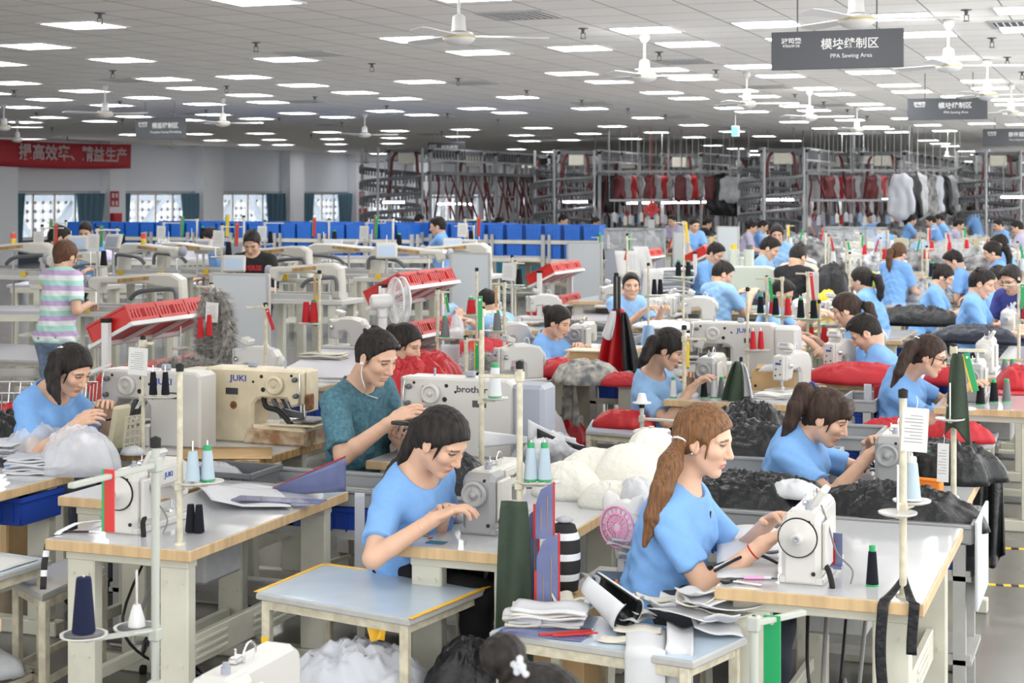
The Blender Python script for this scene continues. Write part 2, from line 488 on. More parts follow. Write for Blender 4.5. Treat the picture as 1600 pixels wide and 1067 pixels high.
# ---------------------------------------------------------------- the room
CEIL, XW, YB = 3.75, -31.3, 118.0
def tile_mat():
    m = bpy.data.materials.new('ceiling_tiles'); m.use_nodes = True; nt = m.node_tree; b = nt.nodes['Principled BSDF']
    tc = nd(nt, 'ShaderNodeTexCoord'); mp = nd(nt, 'ShaderNodeMapping'); mp.inputs['Location'].default_value = (2.405, -15.44, 0)
    nt.links.new(tc.outputs['Object'], mp.inputs[0])
    br = nd(nt, 'ShaderNodeTexBrick'); br.offset = 0; br.inputs['Scale'].default_value = 1
    br.inputs['Brick Width'].default_value = .65; br.inputs['Row Height'].default_value = .65
    br.inputs['Mortar Size'].default_value = .007; br.inputs['Mortar Smooth'].default_value = .2; br.inputs['Bias'].default_value = 0
    br.inputs['Color1'].default_value = (.90, .885, .86, 1); br.inputs['Color2'].default_value = (.865, .85, .825, 1); br.inputs['Mortar'].default_value = (.22, .22, .21, 1)
    nt.links.new(mp.outputs[0], br.inputs[0]); nt.links.new(br.outputs['Color'], b.inputs['Base Color'])
    b.inputs['Roughness'].default_value = .9; return m
M['tiles'] = tile_mat()
def floor_mat():
    m = bpy.data.materials.new('epoxy_floor'); m.use_nodes = True; nt = m.node_tree; b = nt.nodes['Principled BSDF']
    tc = nd(nt, 'ShaderNodeTexCoord'); n = nd(nt, 'ShaderNodeTexNoise'); n.inputs['Scale'].default_value = 1.3; n.inputs['Detail'].default_value = 8
    nt.links.new(tc.outputs['Object'], n.inputs[0]); r = nd(nt, 'ShaderNodeValToRGB')
    r.color_ramp.elements[0].color = (.13, .128, .118, 1); r.color_ramp.elements[1].color = (.195, .19, .178, 1)
    nt.links.new(n.outputs['Fac'], r.inputs[0]); nt.links.new(r.outputs[0], b.inputs['Base Color'])
    n2 = nd(nt, 'ShaderNodeTexNoise'); n2.inputs['Scale'].default_value = 6; nt.links.new(tc.outputs['Object'], n2.inputs[0])
    mr = nd(nt, 'ShaderNodeMapRange'); mr.inputs['To Min'].default_value = .10; mr.inputs['To Max'].default_value = .30
    nt.links.new(n2.outputs['Fac'], mr.inputs[0]); nt.links.new(mr.outputs[0], b.inputs['Roughness']); return m
M['floor'] = floor_mat()
M['wall'] = mat('wall_paint', (.80, .83, .90), .8)
M['wall_shade'] = mat('pilaster_paint', (.85, .87, .92), .8)
M['dado'] = mat('dado_paint', (.03, .045, .085), .5)
M['far_wall'] = mat('far_wall_paint', (.5, .5, .52), .8)
M['ceiling_dark'] = mat('ceiling_bulkhead', (.55, .55, .55), .8)
struct(MB().box((-14.8, 57.5, -.05), (33.6, 121, .1)).build('floor', 'floor'))
struct(MB().box((-14.8, 57.5, CEIL + .05), (33.6, 121, .1)).build('ceiling', 'tiles'))
struct(MB().box((-14.8, YB, CEIL / 2), (33.6, .2, CEIL)).build('wall_far', 'far_wall'))
# the left wall with its window openings
WIN = [(onX(a, XW), onX(b, XW)) for a, b in ((18, 150), (188, 297), (340, 434), (466, 540), (566, 628), (668, 712), (740, 772), (800, 824))]
SILL, HEAD = .72, 2.1
mb = MB(); y0 = 8.0
for a, b in WIN:
    mb.box((XW - .1, (y0 + a) / 2, CEIL / 2), (.2, a - y0, CEIL))
    mb.box((XW - .1, (a + b) / 2, SILL / 2), (.2, b - a, SILL)); mb.box((XW - .1, (a + b) / 2, (CEIL + HEAD) / 2), (.2, b - a, CEIL - HEAD)); y0 = b
mb.box((XW - .1, (y0 + YB) / 2, CEIL / 2), (.2, YB - y0, CEIL))
struct(mb.build('wall_left', 'wall'))
struct(MB().box((XW + .006, 63, .34), (.012, 110, .68)).build('baseboard_left', 'dado'))
mb = MB()
for a, b in ((-40, 16), (152, 183), (299, 338), (436, 464), (541, 565), (630, 664)):
    ya, yb = onX(a, XW), onX(b, XW); mb.box((XW + .2, (ya + yb) / 2, CEIL / 2), (.4, (yb - ya) * .8, CEIL))
struct(mb.build('wall_pilasters', 'wall_shade'))
for i, (a, b) in enumerate(WIN):
    n = 4; fr = MB()
    for k in range(n + 1):
        fr.box((XW - .06, a + (b - a) * k / n, (SILL + HEAD) / 2), (.07, .09, HEAD - SILL))
    for z in (SILL + .03, HEAD - .03): fr.box((XW - .06, (a + b) / 2, z), (.07, b - a, .06))
    wo = struct(fr.build('window_%d' % (i + 1), 'white_plastic'))
    MB().box((XW - .06, (a + b) / 2, (SILL + HEAD) / 2), (.008, b - a - .02, HEAD - SILL - .02)).build('pane', 'glass_pane', wo)
    tag(MB().box((XW + .03, (a + b) / 2, HEAD + .05), (.05, b - a + .5, .04)).build('curtain_rail', 'grey_paint'), 'thin curtain rail over the %s window of the wall from the banner' % ORD[i], 'curtain rail')
# outside: a white breeze-block screen and diagonal braces seen through the windows
mb = MB()
for y in np.arange(36, 112, .42): mb.box((XW - 2.6, y, 1.3), (.12, .15, 2.6))
for z in np.arange(.0, 2.5, .3): mb.box((XW - 2.6, 74, z), (.12, 78, .11))
tag(mb.build('breeze_block_screen', mat('screen_wall', (.62, .64, .66), .8)), 'white perforated breeze block screen outside the windows', 'screen wall')
mb = MB()
for y in np.arange(40, 110, 5.2):
    mb.bar((XW - 2.0, y, .2), (XW - 2.0, y + 2.6, 2.4), .22); mb.bar((XW - 2.0, y + 5.2, .2), (XW - 2.0, y + 2.6, 2.4), .22)
mb.box((XW - 2.0, 74, 1.95), (.2, 78, .22))
tag(mb.build('steel_truss', mat('truss', (.34, .40, .46), .6)), 'blue grey diagonal steel truss standing outside the windows', 'truss')
# curtains
def curtain(ya, yb, z0, z1, label, pinch=0):
    n, q = 40, 14; vs = []
    for j in range(q + 1):
        for i in range(n + 1):
            t = i / n; u = j / q
            yy = ya + (yb - ya) * (t if not pinch else t * (1 - pinch * math.sin(PI * u) * .5) + (0 if pinch > 0 else 0))
            vs.append((XW + .16 + .06 * math.sin(t * 9 * PI + u) * (1 - .2 * u), yy + .25 * (1 - u) * (t - .5), z1 - (z1 - z0) * u))
    fs = [(j * (n + 1) + i, j * (n + 1) + i + 1, (j + 1) * (n + 1) + i + 1, (j + 1) * (n + 1) + i) for j in range(q) for i in range(n)]
    o = MB().raw(vs, fs, 0, True).build('curtain', 'curtain'); md = o.modifiers.new('s', 'SOLIDIFY'); md.thickness = .02
    tag(o, label, 'curtain')
cur = [(116, 152, 'bunched on the right of the first window under the banner'), (14, 26, 'at the left edge of the first window'), (184, 192, 'narrow strip at the left of the second window'),
       (279, 303, 'bunched on the right of the second window'), (412, 440, 'bunched on the right of the third window'), (462, 482, 'bunched on the left of the fourth window'), (524, 542, 'tied back on the right of the fourth window')]
for a, b, t in cur: curtain(onX(a, XW), onX(b, XW), .62, 2.1, 'blue grey curtain ' + t)
# banner
ya, yb = onX(-70, XW), onX(186, XW)
n, q = 60, 4; vs = []
for j in range(q + 1):
    for i in range(n + 1):
        t = i / n; vs.append((XW + .46 + .03 * math.sin(t * 23) * j / q, ya + (yb - ya) * t, 3.70 - .78 * j / q - .06 * math.sin(t * PI)))
o = MB().raw(vs, [(j * (n + 1) + i, j * (n + 1) + i + 1, (j + 1) * (n + 1) + i + 1, (j + 1) * (n + 1) + i) for j in range(q) for i in range(n)], 0, True).build('banner', 'banner')
tag(o, 'long red banner with white characters hung high on the left wall', 'banner')
o.modifiers.new('s', 'SOLIDIFY').thickness = .01
M['banner_white'] = mat('banner_white', (.62, .50, .52), .8)
for ch, px in zip('提高效率、精益生产', (17, 38, 58, 78, 97, 115, 133, 152, 169)):
    lettering(ch, .50, 'banner_white', o, (XW + .52, onX(px, XW), 3.30), (PI / 2, 0, PI / 2), .012, sx=1.25)
# notices and hose cabinets on the pilasters
for i, (pa, pb, lab) in enumerate(((172, 185, 'beside the first window'), (561, 569, 'beyond the fourth window'))):
    ya, yb = onX(pa, XW + .4), onX(pb, XW + .4)
    o = MB().box((XW + .415, (ya + yb) / 2, 1.92), (.02, yb - ya, .50)).build('notice_board', 'banner'); tag(o, 'red and white notice on the pilaster ' + lab, 'notice')
    for k in range(2):
        for j in range(2): MB().box((XW + .428, ya + (yb - ya) * (.28 + .44 * j), 1.78 + .25 * k), (.006, (yb - ya) * .26, .14)).build('printed_panel', 'paper', o)
    o = MB().box((XW + .47, (ya + yb) / 2, 1.2), (.14, (yb - ya) * 1.05, .52), bev=.01).build('hose_cabinet', 'banner'); tag(o, 'red fire hose cabinet on the pilaster ' + lab, 'fire cabinet')
    MB().box((XW + .545, (ya + yb) / 2, 1.2), (.012, (yb - ya) * .8, .40)).build('door', 'banner', o)
# ---------------------------------------------------------------- ceiling lights
LPX = [(131, 38.5), (54, 71.5), (191, 93), (257, 123), (132, 141.5), (300, 137.5), (231, 152), (381, 119.5), (77, 155), (174, 164), (319, 162), (35, 167), (209, 181.5), (77, 183), (157, 189), (332, 178.5), (311, 209), (336, 219),
       (399, 0), (730, -6), (-22, 145), (-10, 99), (20, 129), (39, 190.5), (207, 210), (389, 226), (390, 148), (419, 159), (401, 185), (407, 208), (291, 187),
       (650, 60.5), (747, 81), (447, 92), (657, 127), (474, 132.5), (555, 144), (626, 153.5), (602, 173), (745, 169), (660, 179), (465, 176.5), (527, 182.5),
       (511, 206), (428, 218), (520, 217), (442, 226), (525, 225), (527, 236), (592, 240), (650, 243), (705, 246), (617, 204), (615, 215), (612, 224), (727, 202), (715, 213),
       (815, 211), (840, 199.5), (827, 220), (807, 233), (860, 237), (905, 240), (889, 218.5), (920, 208.5), (985, 216.5), (1026, 206.5), (1084, 195), (1085, 214), (1114, 227), (1150, 232), (1184, 235.5), (1177, 241.5), (1144, 205), (1194, 212.5),
       (809, 151.5), (796, 175.5), (1187, 150), (1175, 174), (1144, 168), (1200, 37), (1247, 61), (1174, 103), (1219, 118),
       (1009, 46), (1075, 68), (907, 74.5), (1035, 108), (1082, 122), (894, 114), (952, 127), (1034, 144), (1076, 153), (922, 169), (1012, 183.5), (957, 197), (1152, 141),
       (1405, 25), (1445, 52.5), (1489, 90), (1360, 112), (1405, 132.5), (1275, 137.5), (1425, 142.5), (1304, 146.5), (1536, 126), (1550, 137), (1372, 169), (1352, 162),
       (1272, 172), (1246, 165), (1241, 190), (1289, 200), (1329, 208), (1328, 187), (1369, 197.5), (1402, 206), (1416, 184.5), (1450, 195), (1476, 204), (1450, 219), (1469, 224), (1485, 228), (1510, 236), (1524, 236), (1534, 192.5),
       (1575, 155), (1581, 162.5), (1597, 178), (1592, 194), (1610, 14), (1612, 44), (1236, 219.5), (1500, 150), (1540, 241), (1540, 244.5), (1510, 252), (1536, 252), (1533, 258), (1521, 255.5), (1528, 241.5)]
def make_light(_):
    r = thing('ceiling_light', 'x', 'ceiling light', group='ceiling light panels')
    f = MB()
    for sx, sy, dx, dy in ((0, .31, .65, .03), (0, -.31, .65, .03), (.31, 0, .03, .59), (-.31, 0, .03, .59)): f.box((sx, sy, -.006), (dx, dy, .012))
    f.build('frame', 'white_plastic', r)
    MB().box((0, 0, -.004), (.59, .59, .008)).build('diffuser', 'lamp_panel', r)
    return r
LK = Kit(make_light)
pts = sorted([P(a, b, CEIL) for a, b in LPX], key=lambda p: p.y)
rows = [[pts[0]]]
for p in pts[1:]:
    if p.y - rows[-1][0].y < .9 + p.y * .012: rows[-1].append(p)
    else: rows.append([p])
def nth(i): return ORD[i] if i < 20 else '%dth' % (i + 1)
for i, r in enumerate(rows):
    r.sort(key=lambda p: p.x)
    for j, p in enumerate(r):
        LK.put(0, (p.x, p.y, CEIL), 0, 'square ceiling light panel, %s from left in the %s light row' % (nth(j), nth(i)), 'ceiling light panels')
for i in range(4):
    for j in range(4):
        x, y = -9.2 + 3.4 * i, .1 + 3.9 * j
        if depth(x, y) < 13.2: LK.put(0, (x, y, CEIL), 0, 'square ceiling light panel over the nearest stations, above the photo', 'ceiling light panels')
# vents and sprinklers
def make_vent(_):
    r = thing('ceiling_vent', 'x', 'air vent', group='ceiling air vents')
    f = MB()
    for s in (-1, 1): f.box((s * .305, 0, -.008), (.04, .65, .016)); f.box((0, s * .305, -.008), (.57, .04, .016))
    f.build('frame', 'grey_paint', r)
    MB().box((0, 0, -.002), (.57, .57, .003)).build('backing', 'dark_steel', r)
    f = MB()
    for k in range(9): f.box((-.25 + k * .0625, 0, -.009), (.012, .57, .012), Matrix.Rotation(.6, 3, 'Y'))
    f.build('slats', 'grey_steel', r); return r
VK = Kit(make_vent)
VPX = [(812, 23), (485, 83), (741, 129), (475, 158), (680, 180.5), (519, 194.5), (672, 209.5), (195, 124.5), (15, 149), (300, 176.5), (142, 191), (1070, 95.5), (927, 161), (1057, 182), (1199, 135.5), (1295, 164), (1600, 36), (1152, 199), (940, 211)]
for i, p in enumerate(sorted((P(a, b, CEIL) for a, b in VPX), key=lambda p: depth(p.x, p.y))):
    VK.put(0, (p.x, p.y, CEIL), 0, 'dark square air grille in the ceiling, %s nearest of the grilles' % nth(i), 'ceiling air vents')
def make_spr(_):
    r = thing('sprinkler', 'x', 'sprinkler', group='ceiling sprinklers')
    MB().lathe([(.05, 0), (.05, -.008), (.02, -.012), (.014, -.05)]).build('base', 'dark_steel', r)
    MB().bar((.02, 0, -.05), (.02, 0, -.10), .007).bar((-.02, 0, -.05), (-.02, 0, -.10), .007).box((0, 0, -.05), (.05, .012, .008)).lathe([(.032, -.10), (.032, -.106)]).build('deflector', 'dark_steel', r)
    return r
SK = Kit(make_spr)
SPX = [(156, 20), (176, 110), (22, 141), (187, 158), (57, 176), (81, 199), (105, 214), (191, 186), (354, 134), (322, 172), (400, 66), (581, 99), (716, 122), (492, 151), (604, 165), (699, 177), (534, 191), (436, 184), (911, 44), (1119, 109), (823, 141), (909, 156), (981, 169), (1040, 179), (1510, 15), (1550, 59), (1574, 89), (1597, 112), (1242, 147), (1324, 171), (1287, 159), (1355, 181), (1030, 81), (778, 186), (690, 205), (486, 210)]
for i, p in enumerate(sorted((P(a, b, CEIL) for a, b in SPX), key=lambda p: depth(p.x, p.y))):
    SK.put(0, (p.x, p.y, CEIL), .5, 'dark sprinkler head under the ceiling, %s nearest to the camera' % nth(i), 'ceiling sprinklers')
# ---------------------------------------------------------------- ceiling fans
def make_fan(k):
    r = thing('ceiling_fan', 'x', 'ceiling fan', group='ceiling fans')
    L = CEIL - 3.30
    MB().lathe([(.012, L), (.05, L - .005), (.055, L - .05), (.03, L - .09), (.014, L - .10)]).build('canopy', 'white_plastic', r)
    MB().cyl((0, 0, .12), (0, 0, L - .05), .012).build('rod', 'white_plastic', r)
    MB().lathe([(.016, .19), (.05, .17), (.058, .07), (.062, .055)]).build('collar', 'white_plastic', r)
    MB().lathe([(.03, .05), (.10, .045), (.128, .02), (.128, -.005), (.115, -.02), (.09, -.04), (.04, -.055), (.002, -.058)], n=28).build('motor', 'white_plastic', r)
    MB().lathe([(.1285, .016), (.131, .013), (.131, .004), (.1285, .001)], n=28).build('gilt_band', mat('brass', (.55, .45, .18), .3, .6), r)
    for q in range(3):
        a = 2 * PI * q / 3 + k; R = Matrix.Rotation(a, 3, 'Z'); mb = MB()
        poly = [(.10, -.03), (.20, -.055), (.62, -.075), (.70, -.05), (.70, .05), (.62, .06), (.20, .045), (.10, .03)]
        vs = [R @ V3((x, y, .012 + y * .18)) for x, y in poly] + [R @ V3((x, y, .018 + y * .18)) for x, y in poly]; n = len(poly)
        mb.raw(vs, [tuple(range(n - 1, -1, -1)), tuple(range(n, 2 * n))] + [(i, (i + 1) % n, n + (i + 1) % n, n + i) for i in range(n)])
        mb.build('blade', 'white_plastic', r)
    return r
FK = Kit(make_fan)
for i, (px, py, d, k, lab) in enumerate([(717, 52, 12.9, .45, 'nearest fan, at the top middle of the photo'), (1007, 118, 17.2, .3, 'between the near fan and the large hanging sign'), (1338, 22, 11.6, .2, 'directly above the large hanging sign'),
        (1482, 103, 15.8, .35, 'right of the large hanging sign'), (1543, 143, 20.5, .1, 'above the right end of the second hanging sign'), (1167, 163, 22.5, .3, 'left below the large hanging sign'), (1265, 183, 26.5, .05, 'beneath the large hanging sign'),
        (1339, 202, 31.5, .2, 'left of the second hanging sign'), (1580, 173, 25, .4, 'at the right edge past the second hanging sign'), (6, 202, 30.6, .5, 'at the left edge above the banner'), (27, 218, 37.5, .15, 'in front of the start of the banner'),
        (164, 180, 25.3, .1, 'yellowed, left of the workshop sign on the left'), (348, 196, 28.7, .4, 'right of the workshop sign on the left'), (270, 217, 43, .6, 'just under the workshop sign on the left'), (570, 212, 34.5, .25, 'left of the small dark sign in the middle'),
        (572, 255, 64, .3, 'small and far, left of the garment conveyor'), (1480, 243, 55, .2, 'far off over the right garment conveyor'), (1333, 246, 62, .5, 'far off above the middle garment conveyor')]):
    p = W(px, py, d); FK.put(k, (p.x, p.y, 3.30), 0, 'white three blade ceiling fan ' + lab, 'ceiling fans')
# ---------------------------------------------------------------- hanging signs
def sign(px0, py0, px1, py1, d, main, sub, label, brand=True, rods=(.22, .82)):
    a, b = W(px0, py0, d), W(px1, py1, d); c = (a + b) / 2
    wd = (b - a).length * 0 + abs(px1 - px0) / F * d / cy_ ; h = (py1 - py0) / F * d
    r = thing('hanging_sign', label, 'sign', (c.x, c.y, c.z), -.012)
    MB().box((0, 0, 0), (wd, .03, h), bev=.004).build('board', 'sign_grey', r)
    for t in rods: MB().cyl((wd * (t - .5), 0, h / 2), (wd * (t - .5), 0, CEIL - c.z), .006, n=8).build('rod', 'dark_steel', r)
    y = -.018
    if brand:
        lettering('波司登', h * .155, 'sign_white', r, (-wd * .345, y, h * .25), bold=h * .004, sx=1.15); lettering('畅销全球72国', h * .075, 'sign_white', r, (-wd * .345, y, h * .12), bold=h * .001, sx=1.0)
    lettering(main, h * .30, 'sign_white', r, (wd * .10, y, h * .13), bold=h * .004)
    lettering(sub, h * .155, 'sign_white', r, (wd * .11, y, -h * .17))
sign(1211, 47.5, 1404, 107.5, 13.5, '模块缝制区', 'PPA Sewing Area', 'large grey sign reading PPA Sewing Area hung by two rods at the top right', rods=(.20, .80))
sign(1423, 153, 1537, 187, 22.8, '模块缝制区', 'PPA Sewing Area', 'smaller second grey PPA Sewing Area sign further back on the right')
sign(208, 185, 294, 217, 30, '模版缝制区', 'Template Sewing Workshop', 'grey sign reading Template Sewing Workshop hanging on the left', rods=(.19, .78))
sign(667, 222, 727, 246, 43, '部件超市', 'Parts Supermarket', 'small dark grey sign with four characters hanging in the middle', rods=(.2, .8))
sign(1540, 201, 1625, 227, 36, '部件超市', 'Parts Supermarket', 'dark grey sign cut by the right edge of the photo', rods=(.2, .8))
sign(953, 240, 985, 254, 70, '缝制车间', '', 'tiny far sign over the conveyor behind the hanging black jacket', False, rods=(.2, .8))
# green exit lamp under the ceiling
p = W(1149, 205, 34); r = thing('exit_lamp', 'small green lit exit lamp hanging from the ceiling', 'exit lamp', (p.x, p.y, p.z))
MB().box((0, 0, 0), (.16, .05, .22), bev=.008).build('housing', 'white_plastic', r); MB().box((0, -.028, 0), (.13, .006, .18)).build('lit_face', 'led_green', r); MB().cyl((0, 0, .11), (0, 0, CEIL - p.z), .008).build('rod', 'grey_paint', r)
# ---------------------------------------------------------------- people
SKIN = np.array((.64, .40, .285)); 
def nv(v): v = np.array(v, float); return v / max(np.linalg.norm(v), 1e-9)
def rotv(v, ax, a):
    v, ax = np.array(v, float), nv(ax); return v * math.cos(a) + np.cross(ax, v) * math.sin(a) + ax * (ax @ v) * (1 - math.cos(a))
def ik(sh, wr, l1, l2, pole):
    d = wr - sh; L = np.linalg.norm(d); u = d / L
    if L > (l1 + l2) * .995: L = (l1 + l2) * .995; wr = sh + u * L
    a = (l1 * l1 - l2 * l2 + L * L) / (2 * L); hgt = math.sqrt(max(l1 * l1 - a * a, 0))
    p = nv(pole - u * (u @ pole)); return sh + u * a + p * hgt, wr
def hand_prims(s, wr, a, n, sgn, curl, sc, k):
    """a: direction of the fingers, n: palm normal, sgn: +1 thumb on the a x n side"""
    a = nv(a); n = nv(n - a * (a @ n)); t = np.cross(a, n) * sgn; sc = sc
    s.ell(wr + a * .045 * sc, (.052 * sc, .041 * sc, .0165 * sc), R=[a, t, n], k=.016)
    for off, ln, kb in ((.029, .95, .8), (.0097, 1.06, .9), (-.0097, 1., 1.), (-.028, .8, 1.15)):
        p = wr + a * (.083 - abs(off) * .25) * sc + t * off * sc; d = nv(a + t * off * 3.2); ax = np.cross(d, n)
        r = .0092 * sc; ang = 0
        for L, c, r2 in ((.040, .45, .0088), (.025, .6, .008), (.020, .4, .0068)):
            ang += c * curl * kb; dd = rotv(d, ax, ang); q = p + dd * L * ln * sc
            s.cone(p, q, r, r2 * sc, k=.0035); p, r = q, r2 * sc
    p = wr + a * .022 * sc + t * .030 * sc; d = nv(a * .70 + t * .62 + n * .35)
    s.cone(wr + a * .012 * sc + t * .012 * sc, p + d * .02, .017 * sc, .0125 * sc, k=.01)
    p = p + d * .018
    for L, c, r2 in ((.034, .15, .0098), (.027, .45, .008)):
        d = nv(d + (a - t * .8 + n * .3) * c * curl); q = p + d * L * sc; s.cone(p, q, .0112 * sc, r2 * sc, k=.004); p = q
def person(label, hip, neck, head, yaw=0., pitch=25, hyaw=0, wr=None, wl=None, er=(0, 0, -1), el=(0, 0, -1), female=True, hair='pony', hcol='hair_dark', shirt='tee_blue', pants='trouser_navy',
           seat=True, q=2, sc=1., sleeve=.72, neckline=.075, tail=None, tan=1., girth=1., curl=1., pnr=None, pnl=None, hl=None, stool=None, longs=False, group=None, roll=0, cat='person', hem=.06, glasses=False, legs=True, foot=None, bun=None):
    """hip, neck, head: world points (hip joint centre, base of neck, head centre); yaw: facing about z, 0 = +X; wr / wl: right / left wrist"""
    hip, neck, head = [np.array(p, float) for p in (hip, neck, head)]
    u = nv(neck - hip); Lt = np.linalg.norm(neck - hip)
    fy = np.array((math.cos(yaw), math.sin(yaw), 0)); l = nv(np.cross(np.array((0, 0, 1)), fy)); f = nv(np.cross(l, u)); l = np.cross(u, f)
    R = [f, l, u]; fem = female; g = girth
    hw, hb, hh_ = (.007, .011, .018) if q == 2 else ((.009, .013, .018) if q == 1 else (.014, .022, .03)) , 0, 0
    hb = {2: .010, 1: .014, 0: .022}[q]; hhd = {2: .0042, 1: .0065, 0: .012}[q]; hha = {2: .0036, 1: .0055, 0: .011}[q]
    shw = (.150 if fem else .175) * sc
    shR = neck - u * .055 * sc - l * shw; shL = neck - u * .055 * sc + l * shw
    l1, l2 = .275 * sc * (1 if fem else 1.06), .245 * sc * (1 if fem else 1.06)
    def dflt(s): return hip + fy * .40 + l * s * .16 + np.array((0, 0, .22))
    wr = dflt(-1) if wr is None else np.array(wr, float); wl = dflt(1) if wl is None else np.array(wl, float)
    eR, wr = ik(shR, wr, l1, l2, np.array(er, float)); eL, wl = ik(shL, wl, l1, l2, np.array(el, float))
    # head frame
    hf = rotv(fy, (0, 0, 1), math.radians(hyaw)); hlft = nv(np.cross((0, 0, 1), hf)); hf = rotv(hf, hlft, math.radians(pitch)); hu = np.cross(hf, hlft)
    if roll: hlft = rotv(hlft, hf, math.radians(roll)); hu = np.cross(hf, hlft)
    RH = [hf, hlft, hu]; hs = sc * (.97 if fem else 1.02)
    def H(x, y, z): return head + (hf * x + hlft * y + hu * z) * hs
    r0 = tuple(((hip + neck) / 2)); root = thing('person', label, cat, (hip[0], hip[1], 0), 0, group); base = np.array((hip[0], hip[1], 0))
    def emit(name, s, m, col=None):
        v, fc = s.mesh(); 
        return npmesh(name, v - base, fc, m, root, True, col(v) if col else None)
    nb = H(-.028, 0, -.07)
    def torso(s, infl=0, k=.05):
        gw = g
        s.ell(hip + u * .01, (.115 * sc * gw, .165 * sc * gw * (1.03 if fem else .97), .12 * sc), R, k, infl=infl)
        s.ell(hip + u * Lt * .36 + f * .012 * gw, (.105 * sc * gw * (1 if fem else 1.05), (.132 if fem else .15) * sc * gw, .17 * sc), R, k, infl=infl)
        s.ell(hip + u * Lt * .68, (.102 * sc * (.6 + .4 * gw), (.142 if fem else .165) * sc * (.6 + .4 * gw), .18 * sc), R, k, infl=infl)
        if fem:
            for q_ in (-1, 1): s.ell(hip + u * Lt * .64 + f * .078 * sc + l * q_ * .066 * sc, (.055 * sc, .058 * sc, .065 * sc), R, .045, infl=infl)
        s.cone(shR + l * .03, shL - l * .03, .055 * sc, k=k, infl=infl)
        for e in (shR, shL): s.cone(neck + u * .01 - f * .01, e * .75 + neck * .25 + u * .012, .045 * sc, .04 * sc, k=.04, infl=infl)
    ra = (.046 if fem else .053) * sc * (.75 + .25 * g); rb = ra * .80; rc = .0255 * sc * (1 if fem else 1.12)
    # body: one continuous skin
    pts = [hip, neck, head, shR, shL, eR, eL, wr, wl]
    lo = np.min(pts, 0) - .24; hi = np.max(pts, 0) + .24
    s = SDF(lo, hi, hb); torso(s, -.006)
    s.cone(neck - u * .03, nb, .056 * sc * (1 if fem else 1.12), .050 * sc * (1 if fem else 1.12), k=.03)
    for sh, e, wv in ((shR, eR, wr), (shL, eL, wl)):
        s.cone(sh, e, ra, rb, k=.03); mid = e + (wv - e) * .3
        s.cone(e, mid, rb * .98, rb * .92, k=.012); s.cone(mid, wv, rb * .92, rc, k=.012)
    if q < 2:
        pass
    parts = [s.mesh()]; cols = [None]
    # head
    s = SDF(head - .17 * sc, head + .17 * sc, hhd)
    s.ell(H(-.012, 0, .028), np.array((.098, .076, .090)) * hs, RH, .0)
    s.ell(H(.024, 0, -.032), np.array((.068, .060, .082)) * hs, RH, .03)
    s.cone(H(.012, -.048, -.055), H(.062, -.012, -.098), .019 * hs, .016 * hs, k=.022); s.cone(H(.012, .048, -.055), H(.062, .012, -.098), .019 * hs, .016 * hs, k=.022)
    s.ell(H(.068, 0, -.098), np.array((.018, .020, .016)) * hs, RH, .016)
    for y in (-1, 1):
        s.ell(H(.058, y * .040, -.018), np.array((.028, .024, .024)) * hs, RH, .018)
        s.cone(H(.082, y * .012, .030), H(.066, y * .052, .028), .010 * hs, .008 * hs, k=.012)
        s.ell(H(.093, y * .031, .010), np.array((.014, .018, .010)) * hs, RH, .010, sub=True)
        s.ell(H(.074, y * .032, .009), np.array((.013, .016, .011)) * hs, RH, .004)
        s.ell(H(-.008, y * .077, -.008), np.array((.024, .010, .033)) * hs, [rotv(hf, hlft, -.25), rotv(hlft, hu, y * .35), hu], .005)
        s.ell(H(-.004, y * .087, -.004), np.array((.012, .006, .019)) * hs, RH, .004, sub=True)
    s.cone(H(.084, 0, .020), H(.108, 0, -.024), .0075 * hs, .0115 * hs, k=.010)
    for y in (-1, 1): s.ell(H(.095, y * .011, -.029), np.array((.011, .0085, .008)) * hs, RH, .006)
    s.ell(H(.085, 0, -.056), np.array((.012, .024, .0075)) * hs, RH, .005); s.ell(H(.083, 0, -.068), np.array((.012, .020, .0075)) * hs, RH, .005)
    s.ell(H(.098, 0, -.062), np.array((.008, .026, .0012)) * hs, RH, .003, sub=True)
    s.cone(nb, neck * .6 + nb * .4, .050 * sc * (1 if fem else 1.12), .053 * sc * (1 if fem else 1.12), k=.03)
    parts.append(s.mesh()); 
    # hands
    for wv, e, sgn, pn in ((wr, eR, 1, pnr), (wl, eL, -1, pnl)):
        s = SDF(wv - .24, wv + .24, hha if q else .011); a = nv(wv - e); n = np.array((0, 0, -1.)) if pn is None else np.array(pn, float)
        n = nv(n - a * (a @ n)) if abs(a @ nv(n)) < .98 else nv(np.cross(a, l)); a = nv(a + n * .12)
        s.cone(e + (wv - e) * .8, wv, rc * 1.12, rc, k=.01); s.cone(wv, wv + a * .03, rc, .021 * sc, k=.012)
        hand_prims(s, wv + a * .01, a, n, sgn, curl, sc * (1 if fem else 1.08), .004); parts.append(s.mesh())
    off = 0; VV, FF, CC = [], [], []
